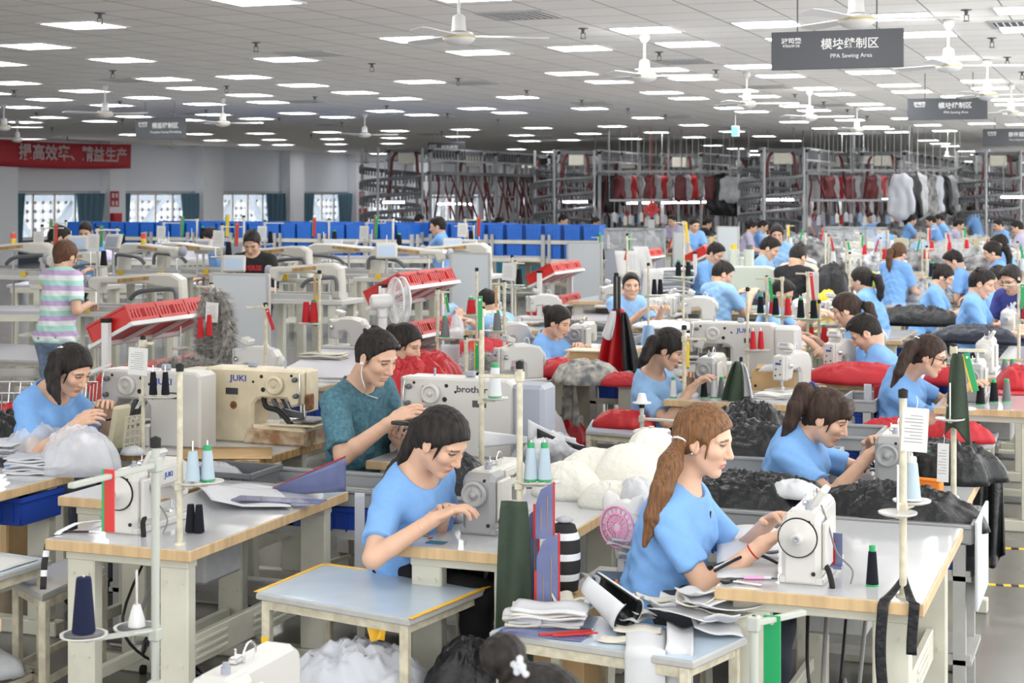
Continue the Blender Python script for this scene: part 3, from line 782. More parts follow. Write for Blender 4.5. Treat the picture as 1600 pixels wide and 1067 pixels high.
    for i, (v, fc) in enumerate(parts):
        c = np.tile(SKIN * tan, (len(v), 1)); n_ = fbm(v * 9, 3, 2)[:, None]; c = c * (.93 + .14 * n_)
        if i == 1:
            L_ = (v - head) / hs; x, y, z = L_ @ hf, L_ @ hlft, L_ @ hu; ay = np.abs(y)
            def mix(mask, col, c): m_ = np.clip(mask, 0, 1)[:, None]; return c * (1 - m_) + np.array(col) * m_
            front = x > .045
            cheek = np.exp(-(((ay - .040) / .020) ** 2 + ((z + .025) / .020) ** 2)) * front; c = mix(cheek * .22, (.66, .26, .20), c)
            lip = (np.exp(-(((y) / .021) ** 4 + ((z + .062) / .0105) ** 4)) > .5) * (x > .07); c = mix(lip * (.75 if fem else .4), (.46, .13, .12), c)
            brow = (np.abs(z - .030 + .25 * (ay - .032)) < .0042) & (ay > .014) & (ay < .052) & (x > .05); c = mix(brow * .8, (.03, .022, .018), c)
            lash = (np.abs(z - .010 - .12 * (.032 - np.abs(ay - .032))) < .0036) & (np.abs(ay - .032) < .016) & (x > .055); c = mix(lash * .9, (.02, .015, .015), c)
            if pitch < 14:
                eye = (((ay - .032) / .014) ** 2 + ((z - .006) / .0055) ** 2 < 1) & (x > .055); c = mix(eye * .8, (.62, .58, .55), c)
                ir = (((ay - .032) / .0058) ** 2 + ((z - .006) / .0062) ** 2 < 1) & (x > .055); c = mix(ir * 1., (.015, .01, .01), c)
        VV.append(v); FF.append(fc + off); CC.append(c); off += len(v)
    npmesh('body', np.vstack(VV) - base, np.vstack(FF), 'skin', root, True, np.vstack(CC))
    # shirt
    rng = random.Random(sum(map(ord, label))); ph = [rng.uniform(0, 6) for _ in range(6)]
    hsh = {2: .0075, 1: .011, 0: .02}[q]
    pts = [hip - u * .16, neck, shR, shL, eR, eL] + ([wr, wl] if longs else [])
    s = SDF(np.min(pts, 0) - .2, np.max(pts, 0) + .17, hsh); torso(s, .009, .06)
    s.ell(hip - u * .03 + f * .01, np.array((.116, .162, .13)) * sc * g, R, .05, infl=.010); s.cone(hip + u * .08, hip + u * Lt * .55, .118 * sc * g, .118 * sc, k=.05)
    for sh, e, wv in ((shR, eR, wr), (shL, eL, wl)):
        if longs: s.cone(sh, e, ra + .016, rb + .014, k=.04); s.cone(e, wv, rb + .014, rc + .012, k=.02, cut=.97)
        else: s.cone(sh, sh + (e - sh) * 1.0, ra + .014, rb + .024, k=.035, cut=sleeve)
    amp = .0034 if q else .003
    def wrk(x, y, z):
        a_ = (x - hip[0]) * u[0] + (y - hip[1]) * u[1] + (z - hip[2]) * u[2]; b_ = (x - hip[0]) * l[0] + (y - hip[1]) * l[1] + (z - hip[2]) * l[2]; c_ = (x - hip[0]) * f[0] + (y - hip[1]) * f[1] + (z - hip[2]) * f[2]
        w1 = np.sin(62 * a_ + 34 * b_ + ph[0] + 2.4 * np.sin(21 * c_ + ph[1])) + .8 * np.sin(48 * a_ - 52 * b_ + 30 * c_ + ph[2] + 2.2 * np.sin(17 * b_ + ph[3])) + .6 * np.sin(105 * a_ + 24 * c_ + ph[4] + 2.4 * np.sin(26 * b_))
        return amp * w1 * np.clip(1.25 - .9 * a_ / Lt, .35, 1.2)
    s.add(wrk)
    s.plane(hip - u * hem * sc, -u)
    nf = neckline * sc
    s.ell(neck + u * .035 + f * (nf - .062), (nf, nf * 1.05, .055 + (nf - .07) * 1.5), R, .008, sub=True); s.cone(neck + u * .02, nb, .060 * sc * (1 if fem else 1.1), .06, k=.005, sub=True)
    emit('shirt', s, shirt)
    # trousers and shoes
    if legs:
        hl_ = {2: .013, 1: .016, 0: .024}[q]; feet = []
        P2 = []
        for sd in (-1, 1):
            hj = hip + l * sd * .088 * sc - u * .02
            if seat:
                kn = hj + fy * .40 * sc + l * sd * .045 + np.array((0, 0, -.02)); kn[2] = min(kn[2], hip[2] + .02); an = np.array((*(kn - fy * .04 + l * sd * .01)[:2], .085))
            else:
                an = np.array((*(hj + fy * (.05 * sd) + l * sd * .03)[:2], .085)); 
                if foot is not None: an[:2] = np.array(foot[:2]) + (l * sd * .10 + fy * .06 * sd)[:2]
                kn = (hj + an) / 2 + fy * .03
            P2.append((hj, kn, an))
        pts = [hip] + [p for t in P2 for p in t]
        s = SDF(np.min(pts, 0) - .17, np.max(pts, 0) + .17, hl_)
        s.ell(hip, np.array((.118, .160, .125)) * sc * g, R, .04, infl=.006)
        for hj, kn, an in P2:
            s.cone(hj, kn, .088 * sc * (.5 + .5 * g), .062 * sc, k=.04); s.cone(kn, an, .060 * sc, .045 * sc, k=.02, cut=.98)
        s.add(lambda x, y, z: .004 * np.sin(40 * z + 25 * x + 3 * np.sin(20 * y + ph[0])))
        emit('trousers', s, pants)
        for hj, kn, an in P2:
            mb = SDF(an - .2, an + .24, max(hl_ * .8, .011)); t = an - base * 0
            mb.cone(an - fy * .02 + np.array((0, 0, -.040)), an + fy * .14 + np.array((0, 0, -.052)), .042, .033, k=.01); mb.plane((0, 0, .006), (0, 0, -1))
            emit('shoe', mb, 'trouser_black' if rng.random() < .6 else 'white_plastic')
    # hair
    hr = {2: .0052, 1: .0075, 0: .013}[q]
    tl = tail or []
    pts = [head] + [np.array(p) for p in tl]
    s = SDF(np.min(pts, 0) - .19 * sc, np.max(pts, 0) + .19 * sc, hr)
    def cap(th, zc=.03, side=0):
        s.ell(H(-.014, 0, .030), np.array((.098 + th, .0765 + th, .090 + th)) * hs, RH, 0)
        s.cone(H(-.06, 0, .0), H(-.05, 0, -.055), .052 * hs, .046 * hs, k=.03)
    if hair == 'short':
        cap(.0065); s.ell(H(.004, 0, .080), np.array((.090, .062, .050)) * hs, RH, .02)
        s.plane(H(.044, 0, .040), hf * 1. - hu * .70)
        for y in (-1, 1):
            s.ell(H(.030, y * .088, -.042), np.array((.042, .022, .060)) * hs, RH, .006, sub=True); s.cone(H(.026, y * .078, .02), H(.026, y * .079, -.018), .006, .003, k=.004)
        s.plane(H(-.02, 0, -.050), -hu + hf * .25)
        for t in range(26 if q else 0):
            a_, b_ = rng.uniform(-1, 1), rng.uniform(-.06, .075); z_ = .112 - 7 * max(b_ - .02, 0) ** 2 - .02 * a_ * a_
            s.cone(H(b_ - .02, a_ * .050, z_), H(b_ + .012 + rng.uniform(0, .012), a_ * .056, z_ + rng.uniform(.002, .016) - max(0, b_ - .04) * .5), .012 * hs, .004 * hs, k=.006)
        s.add(lambda x, y, z: .0018 * np.sin(x * 210 + 3 * np.sin(y * 130)) * np.sin(y * 190 + 2 * np.sin(z * 150)))
    else:
        cap(.013)
        if hair == 'fringe' or hair == 'bun_fringe' : 
            for y in (-.045, -.022, 0, .022, .045): s.cone(H(.055, y * .9, .10), H(.098 - abs(y) * .5, y * 1.15, .040), .022 * hs, .010 * hs, k=.012)
        else:
            for y in (-1, 1): s.cone(H(.02, y * .035, .10), H(.020, y * .080, .020), .014 * hs, .006 * hs, k=.015)
        s.plane(H(.055, 0, .040) if hair not in ('fringe', 'bun_fringe') else H(.066, 0, .034), hf * 1. - hu * .78)
        if hair in ('fringe',):
            for y in (-.05, -.03, -.01, .01, .03, .05): s.cone(H(.070, y * .9, .088), H(.100 - abs(y) * .45, y * 1.1, .046), .016 * hs, .006 * hs, k=.006)
        for y in (-1, 1): s.cone(H(.040, y * .070, .03), H(.042, y * .071, -.045), .007, .003, k=.006)
        for y in (-1, 1): s.ell(H(.012, y * .088, -.040), np.array((.036, .018, .052)) * hs, RH, .006, sub=True)
        if tl:
            r = [.036 * sc, .042 * sc, .038 * sc, .031 * sc, .023 * sc, .012 * sc]
            tp = [np.array(p, float) for p in tl]; s.cone(H(-.085, 0, .045), tp[0], .032, .022, k=.02)
            for i in range(len(tp) - 1):
                s.cone(tp[i], tp[i + 1], r[min(i, 5)] if i else .022, r[min(i + 1, 5)] if i < len(tp) - 2 else .010, k=.012)
        if hair in ('bun', 'bun_fringe'):
            s.ell(H(-.115, 0, .045) if bun is None else bun, np.array((.044, .048, .044)) * hs, RH, .012)
        s.add(lambda x, y, z: .0011 * np.sin((x * hlft[0] + y * hlft[1] + z * hlft[2]) * 330 + 2.5 * np.sin((x * hu[0] + y * hu[1] + z * hu[2]) * 40)) + .0009 * np.sin((x * hf[0] + y * hf[1] + z * hf[2]) * 260 + z * 30))
    emit('hair', s, hcol)
    if tl and q:
        a = tl[0]; b = nv(np.array(tl[1]) - np.array(tl[0])) if len(tl) > 1 else u
        mb = MB(); Rm = V3(b).to_track_quat('Z', 'Y').to_matrix(); c0 = V3(np.array(a) - base)
        mb.tube([c0 + Rm @ V3((.026 * math.cos(t), .026 * math.sin(t), 0)) for t in np.linspace(0, 2 * PI, 17)], .007, 6, smooth_path=False).build('hair_tie', hl or 'thread_black', root)
    if glasses:
        mb = MB()
        for y in (-1, 1):
            c0 = H(.098, y * .033, .006) - base; mb.tube([V3(c0 + (hlft * .021 * math.cos(t) + hu * .016 * math.sin(t)) * hs) for t in np.linspace(0, 2 * PI, 15)], .0022, 5, smooth_path=False)
            mb.bar(V3(H(.096, y * .054, .010) - base), V3(H(-.002, y * .080, .012) - base), .004)
        mb.bar(V3(H(.100, -.012, .010) - base), V3(H(.100, .012, .010) - base), .004); mb.build('glasses', 'black', root)
    if stool and seat:
        zt = hip[2] - .105 * sc
        r = thing('work_stool', stool, 'stool', (hip[0], hip[1], 0), yaw)
        MB().box((0, 0, zt - .018), (.34, .34, .036), bev=.008).build('seat', 'wood_dark', r)
        for a in (-1, 1):
            for b in (-1, 1): MB().bar((a * .14, b * .14, zt - .03), (a * .15, b * .15, 0), .028).build('leg', 'beige_paint', r)
        for a in (-.145, .145): MB().bar((a, -.145, .15), (a, .145, .15), .02).build('stretcher', 'beige_paint', r)
    PEOPLE.append((root, dict(H=H, wr=wr, wl=wl, eR=eR, eL=eL, base=base, hip=hip, u=u, f=f, l=l, hf=hf, hl=hlft, hu=hu, neck=neck)))
    return root, PEOPLE[-1][1]
PEOPLE = []
# ---------------------------------------------------------------- furniture and machines
TH = .76                                            # table height
def make_table(key):
    """sewing table; sx along X, sy along Y, origin on the floor at its centre"""
    sx, sy, near, low = key
    r = thing('sewing_table', 'x', 'table')
    t = MB().box((0, 0, TH - .0225), (sx, sy, .042), bev=.003); t.build('tabletop', low or 'wood_edge', r)
    MB().box((0, 0, TH - .0008), (sx - .012, sy - .012, .0016)).build('laminate', 'laminate', r)
    for y in (-1, 1):
        for x in (-1, 1):
            px, py = x * (sx / 2 - .115), y * (sy / 2 - .10)
            mb = MB().box((px, py, .385), (.125, .06, .63), bev=.006)
            if near:
                for z in (.62, .30): 
                    for o in (-.035, .035): mb.cyl((px + o, py - .03, z), (px + o, py - .036, z), .009, n=8)
            mb.build('leg', 'beige_paint', r)
        MB().box((0, y * (sy / 2 - .10), TH - .065), (sx - .10, .07, .045), bev=.004).build('top_rail', 'beige_paint', r); MB().box((0, y * (sy / 2 - .10), .035), (sx - .02, .075, .07), bev=.006).build('foot_rail', 'beige_paint', r)
    mb = MB()
    mb.box((sx / 2 - .115, 0, .325), (.03, sy - .30, .12), bev=.004)
    if near:
        for k in (-.3, .12):
            for j in (-.03, 0, .03): mb.box((sx / 2 - .097, k * sy, .325 + j), (.008, .26 * sy, .014), bev=.002)
    mb.build('stretcher', 'beige_paint', r); MB().box((-sx / 2 + .115, 0, .20), (.03, sy - .30, .05), bev=.004).build('stretcher', 'beige_paint', r)
    MB().box((-.02, -.02, TH - .16), (.22, .30, .20), bev=.012).build('control_box', 'grey_steel', r)
    MB().box((0, -sy * .08, .11), (.30, .22, .015)).build('pedal', 'dark_steel', r)
    if near:
        for k in range(4):
            MB().tube([(-.1 + k * .07, -.25, TH - .07), (-.05 + k * .05, -sy / 2 + .12, .45 - k * .06), (.02 * k, -sy / 2 + .2, .28 + .05 * k), (.06, -.1, .10)], .006 + .002 * (k % 2), 6).build('cable', 'cable_grey' if k % 2 else 'black', r)
    for y in (-1, 1):
        MB().cyl((sx / 2 - .06, y * (sy / 2 - .05), .02), (sx / 2 - .04, y * (sy / 2 - .05), .02), .02, n=10).build('castor', 'rubber', r)
    return r
TK = Kit(make_table)
def table(x0, y0, label, sx=.66, sy=1.32, near=False, low=None):       # x0, y0: near left corner
    return TK.put((sx, sy, near, low), (x0 + sx / 2, y0 + sy / 2, 0), 0, label)
def make_lock(key):
    """industrial lockstitch machine: needle at -x, handwheel at +x, operator on the -y side"""
    style, near, brand = key
    r = thing('sewing_machine', 'x', 'sewing machine')
    body = 'enamel_white' if style != 'grey' else 'enamel'
    MB().box((-.01, 0, .016), (.52, .19, .032), bev=.006).build('bed', body if style != 'grey' else 'enamel_grey', r)
    prof = [(.24, .03), (.245, .27), (.21, .305), (-.21, .305), (-.265, .27), (-.27, .12), (-.255, .10), (-.17, .10), (-.155, .155), (-.12, .178), (.04, .178), (.075, .15), (.085, .03)]
    a = MB().prism(prof, 'y', -.062, .062, bev=.018).build('arm', body, r)
    b2 = MB().prism([(.255, .012), (.258, .26), (.225, .295), (.10, .295), (.075, .25), (.075, .012)], 'y', -.082, .082, bev=.022)
    b2.build('column', 'enamel_silver' if style == 'grey' else body, r)
    MB().box((.14, .092, .16), (.16, .024, .20), bev=.008).build('rear_cover', body, r)
    if style != 'plain': MB().box((-.05, .066, .242), (.22, .012, .085), bev=.004).build('side_panel', body, r)
    hz = .198; R = .079 if style == 'white' else .062
    if style == 'grey':
        mb = MB().lathe([(.052, 0), (.056, .006), (R, .012), (R, .034), (.05, .040), (.048, .034), (.018, .032), (.018, .042), (.004, .044)], (.255, -.01, hz), (1, 0, 0), 32)
        for q in range(3): mb.cyl((.287, -.01 + .033 * math.cos(q * 2.1), hz + .033 * math.sin(q * 2.1)), (.292, -.01 + .033 * math.cos(q * 2.1), hz + .033 * math.sin(q * 2.1)), .007, n=8)
        mb.build('handwheel', 'enamel_silver', r)
    else:
        MB().lathe([(R - .01, 0), (R, .005), (R, .013), (R - .006, .019), (.03, .020), (.024, .038), (.018, .044), (.002, .044)], (.256, -.01, hz), (1, 0, 0), 36).build('handwheel', body, r)
        MB().lathe([(.014, .044), (.014, .049), (.006, .049), (.006, .045), (.001, .045)], (.256, -.01, hz), (1, 0, 0), 16).build('wheel_hub', 'grey_plastic', r)
        if style == 'white' and near: MB().lathe([(R + .0015, .003), (R + .005, .003), (R + .005, .010), (R + .0015, .010)], (.256, -.01, hz), (1, 0, 0), 36).build('belt', 'rubber', r)
    MB().box((-.273, 0, .19), (.012, .088, .15), bev=.004).build('face_plate', 'enamel_white', r)
    mb = MB().cyl((-.215, 0, .11), (-.215, 0, .045), .006, n=8).cyl((-.198, 0, .11), (-.198, 0, .05), .007, n=8).box((-.203, 0, .040), (.03, .014, .012)).cyl((-.215, 0, .05), (-.215, 0, .03), .0015, n=6)
    mb.build('needle_bar', 'chrome', r)
    MB().lathe([(.018, 0), (.02, .006), (.009, .008), (.020, .012), (.017, .020), (.004, .024)], (-.18, -.062, .20), (0, -1, 0), 14).build('tension_dial', 'chrome', r)
    mb = MB().cyl((.17, .02, .30), (.17, .02, .325), .016).cyl((.17, .02, .325), (.17, .02, .340), .010)
    mb.build('knob', 'grey_plastic', r)
    MB().tube([(-.02, .02, .30), (-.02, .02, .345), (.02, .02, .368), (.055, .02, .345), (.055, .02, .30)], .004, 6).build('thread_guide', 'chrome', r)
    MB().box((.05, -.01, .315), (.06, .03, .02), bev=.004).cyl((.04, -.02, .31), (.04, -.02, .345), .004).build('bobbin_winder', 'chrome', r)
    if near:
        MB().cyl((.256, .055, .05), (.2625, .055, .05), .009, n=10).cyl((.25, .035, .262), (.258, .035, .262), .008, n=10).build('oil_hole', 'black', r)
        MB().box((-.2, 0, .033), (.10, .03, .002)).build('needle_plate', 'chrome', r)
        MB().tube([(.20, .098, .075), (.245, .118, .06), (.262, .132, .02), (.265, .135, -.005)], .0125, 8).build('cable', 'rubber', r)
    if style in ('white', 'panel'):
        MB().box((.03, .045, .335), (.15, .03, .085), Matrix.Rotation(-.5, 3, 'X'), .006).build('control_panel', 'enamel_white', r)
        if near: MB().tube([(.10, .06, .31), (.16, .10, .24), (.15, .12, .16), (.10, .135, .10), (.16, .20, .06), (.2, .2, .01)], .004, 6).build('lead', 'cable_grey', r)
    if brand:
        lettering(brand, .034, 'ink_blue' if brand == 'JUKI' else 'ink_dark', r, (-.055, .0731, .243), (PI / 2, 0, PI), bold=.0008 if brand == 'JUKI' else 0, sx=1.15)
    return r
MK = Kit(make_lock)
def lock(x, y, label, style='white', near=False, brand='', rz=-PI / 2, z=TH, scale=None):
    return MK.put((style, near, brand), (x, y, z), rz, label, scale=scale or .82)
def make_head(key):
    """machine seen from its needle end: narrow face with holes, rounded body behind (needle toward -x)"""
    r = thing('sewing_machine', 'x', 'sewing machine')
    MB().box((.02, 0, .016), (.50, .19, .032), bev=.006).build('bed', 'enamel_white', r)
    prof = [(.25, .02), (.255, .25), (.22, .30), (.12, .325), (-.02, .325), (-.08, .30), (-.14, .295), (-.145, .10), (-.06, .10), (-.04, .17), (.04, .18), (.07, .15), (.08, .02)]
    MB().prism(prof, 'y', -.075, .075, bev=.022).build('arm', 'enamel_white', r)
    MB().box((-.155, 0, .20), (.03, .105, .20), bev=.012).build('face_plate', 'enamel_white', r)
    for y, z in ((-.02, .26), (.02, .19), (-.018, .15), (.025, .14)): MB().cyl((-.1695, y, z), (-.1715, y, z), .007, n=10).build('screw_hole', 'black', r)
    MB().box((-.1712, 0, .235), (.002, .05, .018), bev=.0005).build('badge', 'ink_blue', r)
    MB().cyl((-.10, 0, .12), (-.10, 0, .045), .007, n=8).box((-.10, 0, .04), (.03, .018, .012)).cyl((-.12, 0, .12), (-.12, 0, .05), .004, n=6).build('needle_bar', 'chrome', r)
    MB().lathe([(.02, 0), (.022, .008), (.010, .012), (.018, .02), (.004, .028)], (-.11, -.075, .22), (0, -1, 0), 14).build('tension_dial', 'chrome', r)
    MB().box((-.05, 0, .365), (.08, .12, .05), Matrix.Rotation(.35, 3, 'Y'), .008).build('control_panel', 'enamel_white', r)
    MB().box((-.085, 0, .383), (.004, .07, .022), Matrix.Rotation(.35, 3, 'Y')).build('display', 'grey_plastic', r)
    MB().lathe([(.055, 0), (.06, .006), (.06, .02), (.02, .03), (.002, .03)], (.256, 0, .19), (1, 0, 0), 24).build('handwheel', 'enamel_white', r)
    MB().tube([(.1, 0, .32), (.1, 0, .36), (.13, 0, .37), (.15, 0, .32)], .004, 6).build('thread_guide', 'chrome', r)
    return r
HK = Kit(make_head)
def head_machine(x, y, label, rz=0., z=TH): return HK.put(0, (x, y, z), rz, label, scale=.84)
def tacker(x, y, label, body='enamel_white', brand='JUKI', mirror=False, rear=None, rz=0., L=.62, rusty=False):
    """bartack / pattern machine: arm along x, needle at -x (or +x when mirrored), dial on the -y side"""
    r = thing('pattern_sewing_machine', label, 'sewing machine', (x, y, TH), rz); s = -1 if mirror else 1
    X = lambda v: v * s
    prof = [(X(a), b) for a, b in ((-.30, .22), (-.30, .385), (-.275, .40), (.28, .40), (.31, .38), (.31, .0), (-.0, .0), (.0, .21), (-.02, .235), (-.05, .245), (-.20, .245), (-.225, .20))]
    MB().prism(prof, 'y', -.085, .085, bev=.012).build('arm', body, r)
    MB().box((X(-.308), 0, .285), (.02, .12, .22), bev=.006).build('face_plate', body, r)
    MB().prism([(X(a), b) for a, b in ((-.32, .0), (-.32, .09), (-.29, .105), (0, .105), (0, 0))], 'y', -.10, .10, bev=.01).build('cylinder_bed', body, r)
    MB().box((X(-.24), 0, .112), (.30, .26, .008), bev=.002).build('work_plate', 'grey_paint' if not rusty else 'cream_old', r)
    mb = MB().box((X(-.30), 0, .132), (.14, .20, .006)); mb.bar((X(-.16), -.05, .14), (X(-.10), -.05, .24), .02).bar((X(-.16), .05, .14), (X(-.10), .05, .24), .02).bar((X(-.26), 0, .15), (X(-.12), 0, .17), .03)
    mb.build('clamp', 'dark_steel', r)
    MB().cyl((X(-.265), 0, .25), (X(-.265), 0, .145), .008, n=8).cyl((X(-.245), 0, .22), (X(-.245), 0, .15), .010, n=8).build('needle_bar', 'chrome', r)
    MB().lathe([(.046, 0), (.052, .006), (.052, .020), (.046, .026), (.036, .028), (.034, .018), (.012, .018), (.012, .03), (.002, .031)], (X(-.135), -.085, .318), (0, -1, 0), 26).build('dial', body, r)
    for a, b, q in ((-.05, .36, .010), (-.06, .29, .013), (.0, .33, .007), (-.23, .37, .008)): MB().cyl((X(a), -.0855, b), (X(a), -.0875, b), q, n=12).build('screw_hole', 'black', r)
    mb = MB().lathe([(.013, 0), (.014, .012), (.007, .014), (.013, .018), (.012, .026), (.003, .03)], (X(-.255), -.085, .35), (0, -1, 0), 12).lathe([(.013, 0), (.014, .012), (.007, .014), (.013, .018), (.012, .026), (.003, .03)], (X(-.262), -.085, .265), (0, -1, 0), 12)
    mb.build('tension_dial', 'dark_steel', r)
    MB().tube([(X(-.28), -.088, .38), (X(-.285), -.096, .32), (X(-.285), -.096, .26), (X(-.275), -.09, .22)], .0035, 6).build('take_up_lever', 'chrome', r)
    lettering(brand, .045, 'ink_blue' if brand == 'JUKI' else 'ink_dark', r, (X(.09), -.0858, .345), bold=.001, sx=1.2)
    MB().box((X(.13), -.086, .275), (.075, .002, .035)).build('name_plate', 'ink_dark', r)
    if rear: MB().box((X(.39), .01, .19), (.17, .20, .38), bev=.02).build('motor_cover', rear, r)
    MB().box((X(.05), 0, .415), (.05, .03, .03), bev=.006).cyl((X(-.15), 0, .40), (X(-.15), 0, .44), .006).build('knob', 'grey_plastic', r)
    if rusty:
        MB().prism([(X(a), b) for a, b in ((-.33, -.002), (-.33, .075), (.02, .085), (.05, .0))], 'y', -.115, .115, bev=.012).build('corroded_bed', 'rust_cream', r)
        MB().lathe([(.022, 0), (.021, .001)], (X(.12), -.0855, .20), (0, -1, 0), 12).build('stain', 'rust', r)
        MB().box((X(-.315), -.04, .23), (.02, .08, .09), bev=.01).build('corroded_guard', 'rust', r)
        mb = MB(); mb.tube([(X(-.05), -.06, .25), (X(-.08), -.085, .20), (X(-.16), -.09, .18), (X(-.23), -.085, .11)], .015, 8).build('lifter_arm', 'black', r)
    return r
M['rust_cream'] = mat('rust_cream', (.66, .58, .42), .6, noise=.5, scale=9, col2=(.24, .12, .05))
# thread stands, cones, marker strips, tags
def stand(x, y, label, z0=TH, h=.72, arms=(), plates=(), r=.011, col='bench_paint', top=True, near=False):
    """pole on a table; arms: (height, dx, dy); plates: (height, dx, dy) spool plates with a pin"""
    t = thing('thread_stand', label, 'thread stand', (x, y, z0))
    col = 'enamel' if col is None else col
    MB().cyl((0, 0, 0), (0, 0, h), r, n=12).build('pole', col, t)
    mb = MB().lathe([(r + .012, 0), (r + .012, .004), (r + .004, .010)], n=14)
    if plates: mb.box((0, 0, plates[0][0] - .01), (.032, .032, .035), bev=.004)
    if arms: mb.box((0, 0, arms[0][0]), (.032, .032, .04), bev=.004)
    mb.build('collar', col, t)
    if top: MB().lathe([(r + .003, h - .02), (r + .004, h + .006), (.002, h + .012)], n=12).build('cap', 'rubber', t)
    for hz, dx, dy in arms: MB().bar((0, 0, hz), (dx, dy, hz), .020, .014, bev=.002).build('cross_arm', col, t)
    for hz, dx, dy in plates:
        MB().bar((0, 0, hz - .012), (dx, dy, hz - .012), .018, .010).build('plate_arm', col, t)
        p = MB().lathe([(.002, hz - .006), (.045, hz - .006), (.062, hz), (.064, hz + .006), (.058, hz + .004), (.02, hz)], (dx, dy, 0), n=24).build('spool_plate', 'enamel_white', t)
        MB().cyl((dx, dy, hz), (dx, dy, hz + .16), .004, n=8).build('spool_pin', 'chrome', p)
    return t
def make_cone(key):
    col, tip, hgt, rb = key
    r = thing('thread_cone', 'x', 'thread cone')
    MB().lathe([(rb * .97, .004), (rb, .010), (rb * .66, hgt - .008), (rb * .60, hgt)], n=20).build('thread', 'thread_' + col, r)
    if tip: MB().lathe([(rb * 1.04, 0), (rb * 1.04, .006), (rb * .9, .007)], n=20).lathe([(rb * .52, hgt), (rb * .54, hgt + .016), (rb * .46, hgt + .020), (rb * .2, hgt + .020)], n=16).build('spool_core', tip, r)
    return r
CK = Kit(make_cone)
def cone(x, y, z, label, col='black', tip='green_plastic', h=.115, rb=.021, group=None): return CK.put((col, tip, h, rb), (x, y, z), 0, label, group)
def strip(p, label, col='red', col2=None, L=.17, wd=.028, tilt=0., rz=0.):
    r = thing('marker_strip', label, 'marker strip', p, rz); R = Matrix.Rotation(tilt, 3, 'Y')
    MB().box(R @ V3((0, 0, -L / 2)), (wd, .006, L), R, .001).build('blade', col, r)
    if col2: MB().box(R @ V3((-wd * .62, 0, -L / 2)), (wd * .25, .006, L), R).build('edge', col2, r)
    MB().cyl(R @ V3((0, -.004, -.018)), R @ V3((0, .004, -.018)), .006, n=10).build('eyelet', 'white_plastic', r)
    return r
def tagpaper(p, label, wd=.075, h=.11, rz=0., tilt=.05):
    r = thing('paper_tag', label, 'paper tag', p, rz); R = Matrix.Rotation(tilt, 3, 'Y')
    MB().box(R @ V3((0, 0, -h / 2 - .02)), (wd, .002, h), R).build('sheet', 'paper', r)
    mb = MB()
    for k in range(9): mb.box(R @ V3((-.004 if k % 3 else .004, -.0015, -h * .18 - k * h * .075 - .02)), (wd * (.7 if k % 3 else .45), .0006, .002), R)
    mb.build('printed_lines', 'cable_grey', r)
    MB().tube([(0, 0, .02), (.004, 0, 0), (0, 0, -.025)], .0015, 5).build('string', 'white_plastic', r); return r
# bins, crates, racks
def make_bin(key):
    col, L, B, H_ = key
    r = thing('storage_bin', 'x', 'storage bin')
    t = .006; o = MB()
    for s in (-1, 1):
        o.prism([(-L / 2 + .015, 0), (L / 2 - .015, 0), (L / 2, H_), (-L / 2, H_)], 'y', s * (B / 2 - t) - t / 2, s * (B / 2 - t) + t / 2)
        o.prism([(-B / 2 + .012, 0), (B / 2 - .012, 0), (B / 2, H_), (-B / 2, H_)], 'x', s * (L / 2 - t * 1.6) - t / 2, s * (L / 2 - t * 1.6) + t / 2)
    o.box((0, 0, .004), (L - .04, B - .04, .008)); o.build('body', col, r)
    mb = MB()
    for s in (-1, 1): mb.box((0, s * B / 2, H_ - .012), (L + .016, .014, .026), bev=.003).box((s * L / 2, 0, H_ - .012), (.014, B + .016, .026), bev=.003)
    mb.build('rim', col, r)
    mb = MB()
    for k in range(5): mb.box((-L * .36 + k * L * .18, -B / 2 - .002, H_ * .42), (.010, .010, H_ * .6))
    mb.build('ribs', col, r); return r
BK = Kit(make_bin)
def bin_(x, y, z, label, col='blue_plastic', L=.42, B=.30, H_=.17, rz=0., group=None): return BK.put((col, L, B, H_), (x, y, z), rz, label, group)
def make_crate(_):
    """red open crate with slotted sides; L along y"""
    r = thing('red_crate', 'x', 'crate'); L, B, H_ = .36, .36, .13; t = .008
    MB().box((0, 0, .005), (B - .01, L - .01, .01)).build('base', 'red_plastic', r)
    for s in (-1, 1):
        mb = MB()
        mb.box((s * (B / 2 - t / 2), 0, H_ - .018), (t, L, .036)).box((s * (B / 2 - t / 2), 0, .014), (t, L, .028))
        for k in range(-4, 5):
            if abs(k) != 0: mb.box((s * (B / 2 - t / 2), k * L * .118, H_ / 2), (t, .020 if abs(k) < 4 else .03, H_ - .04))
        mb.build('slotted_side', 'red_plastic', r)
        MB().box((0, s * (L / 2 - t / 2), H_ / 2), (B, t, H_)).box((0, s * (L / 2 + .002), H_ - .008), (B, .012, .016)).build('end_panel', 'red_plastic', r)
    return r
CRK = Kit(make_crate)
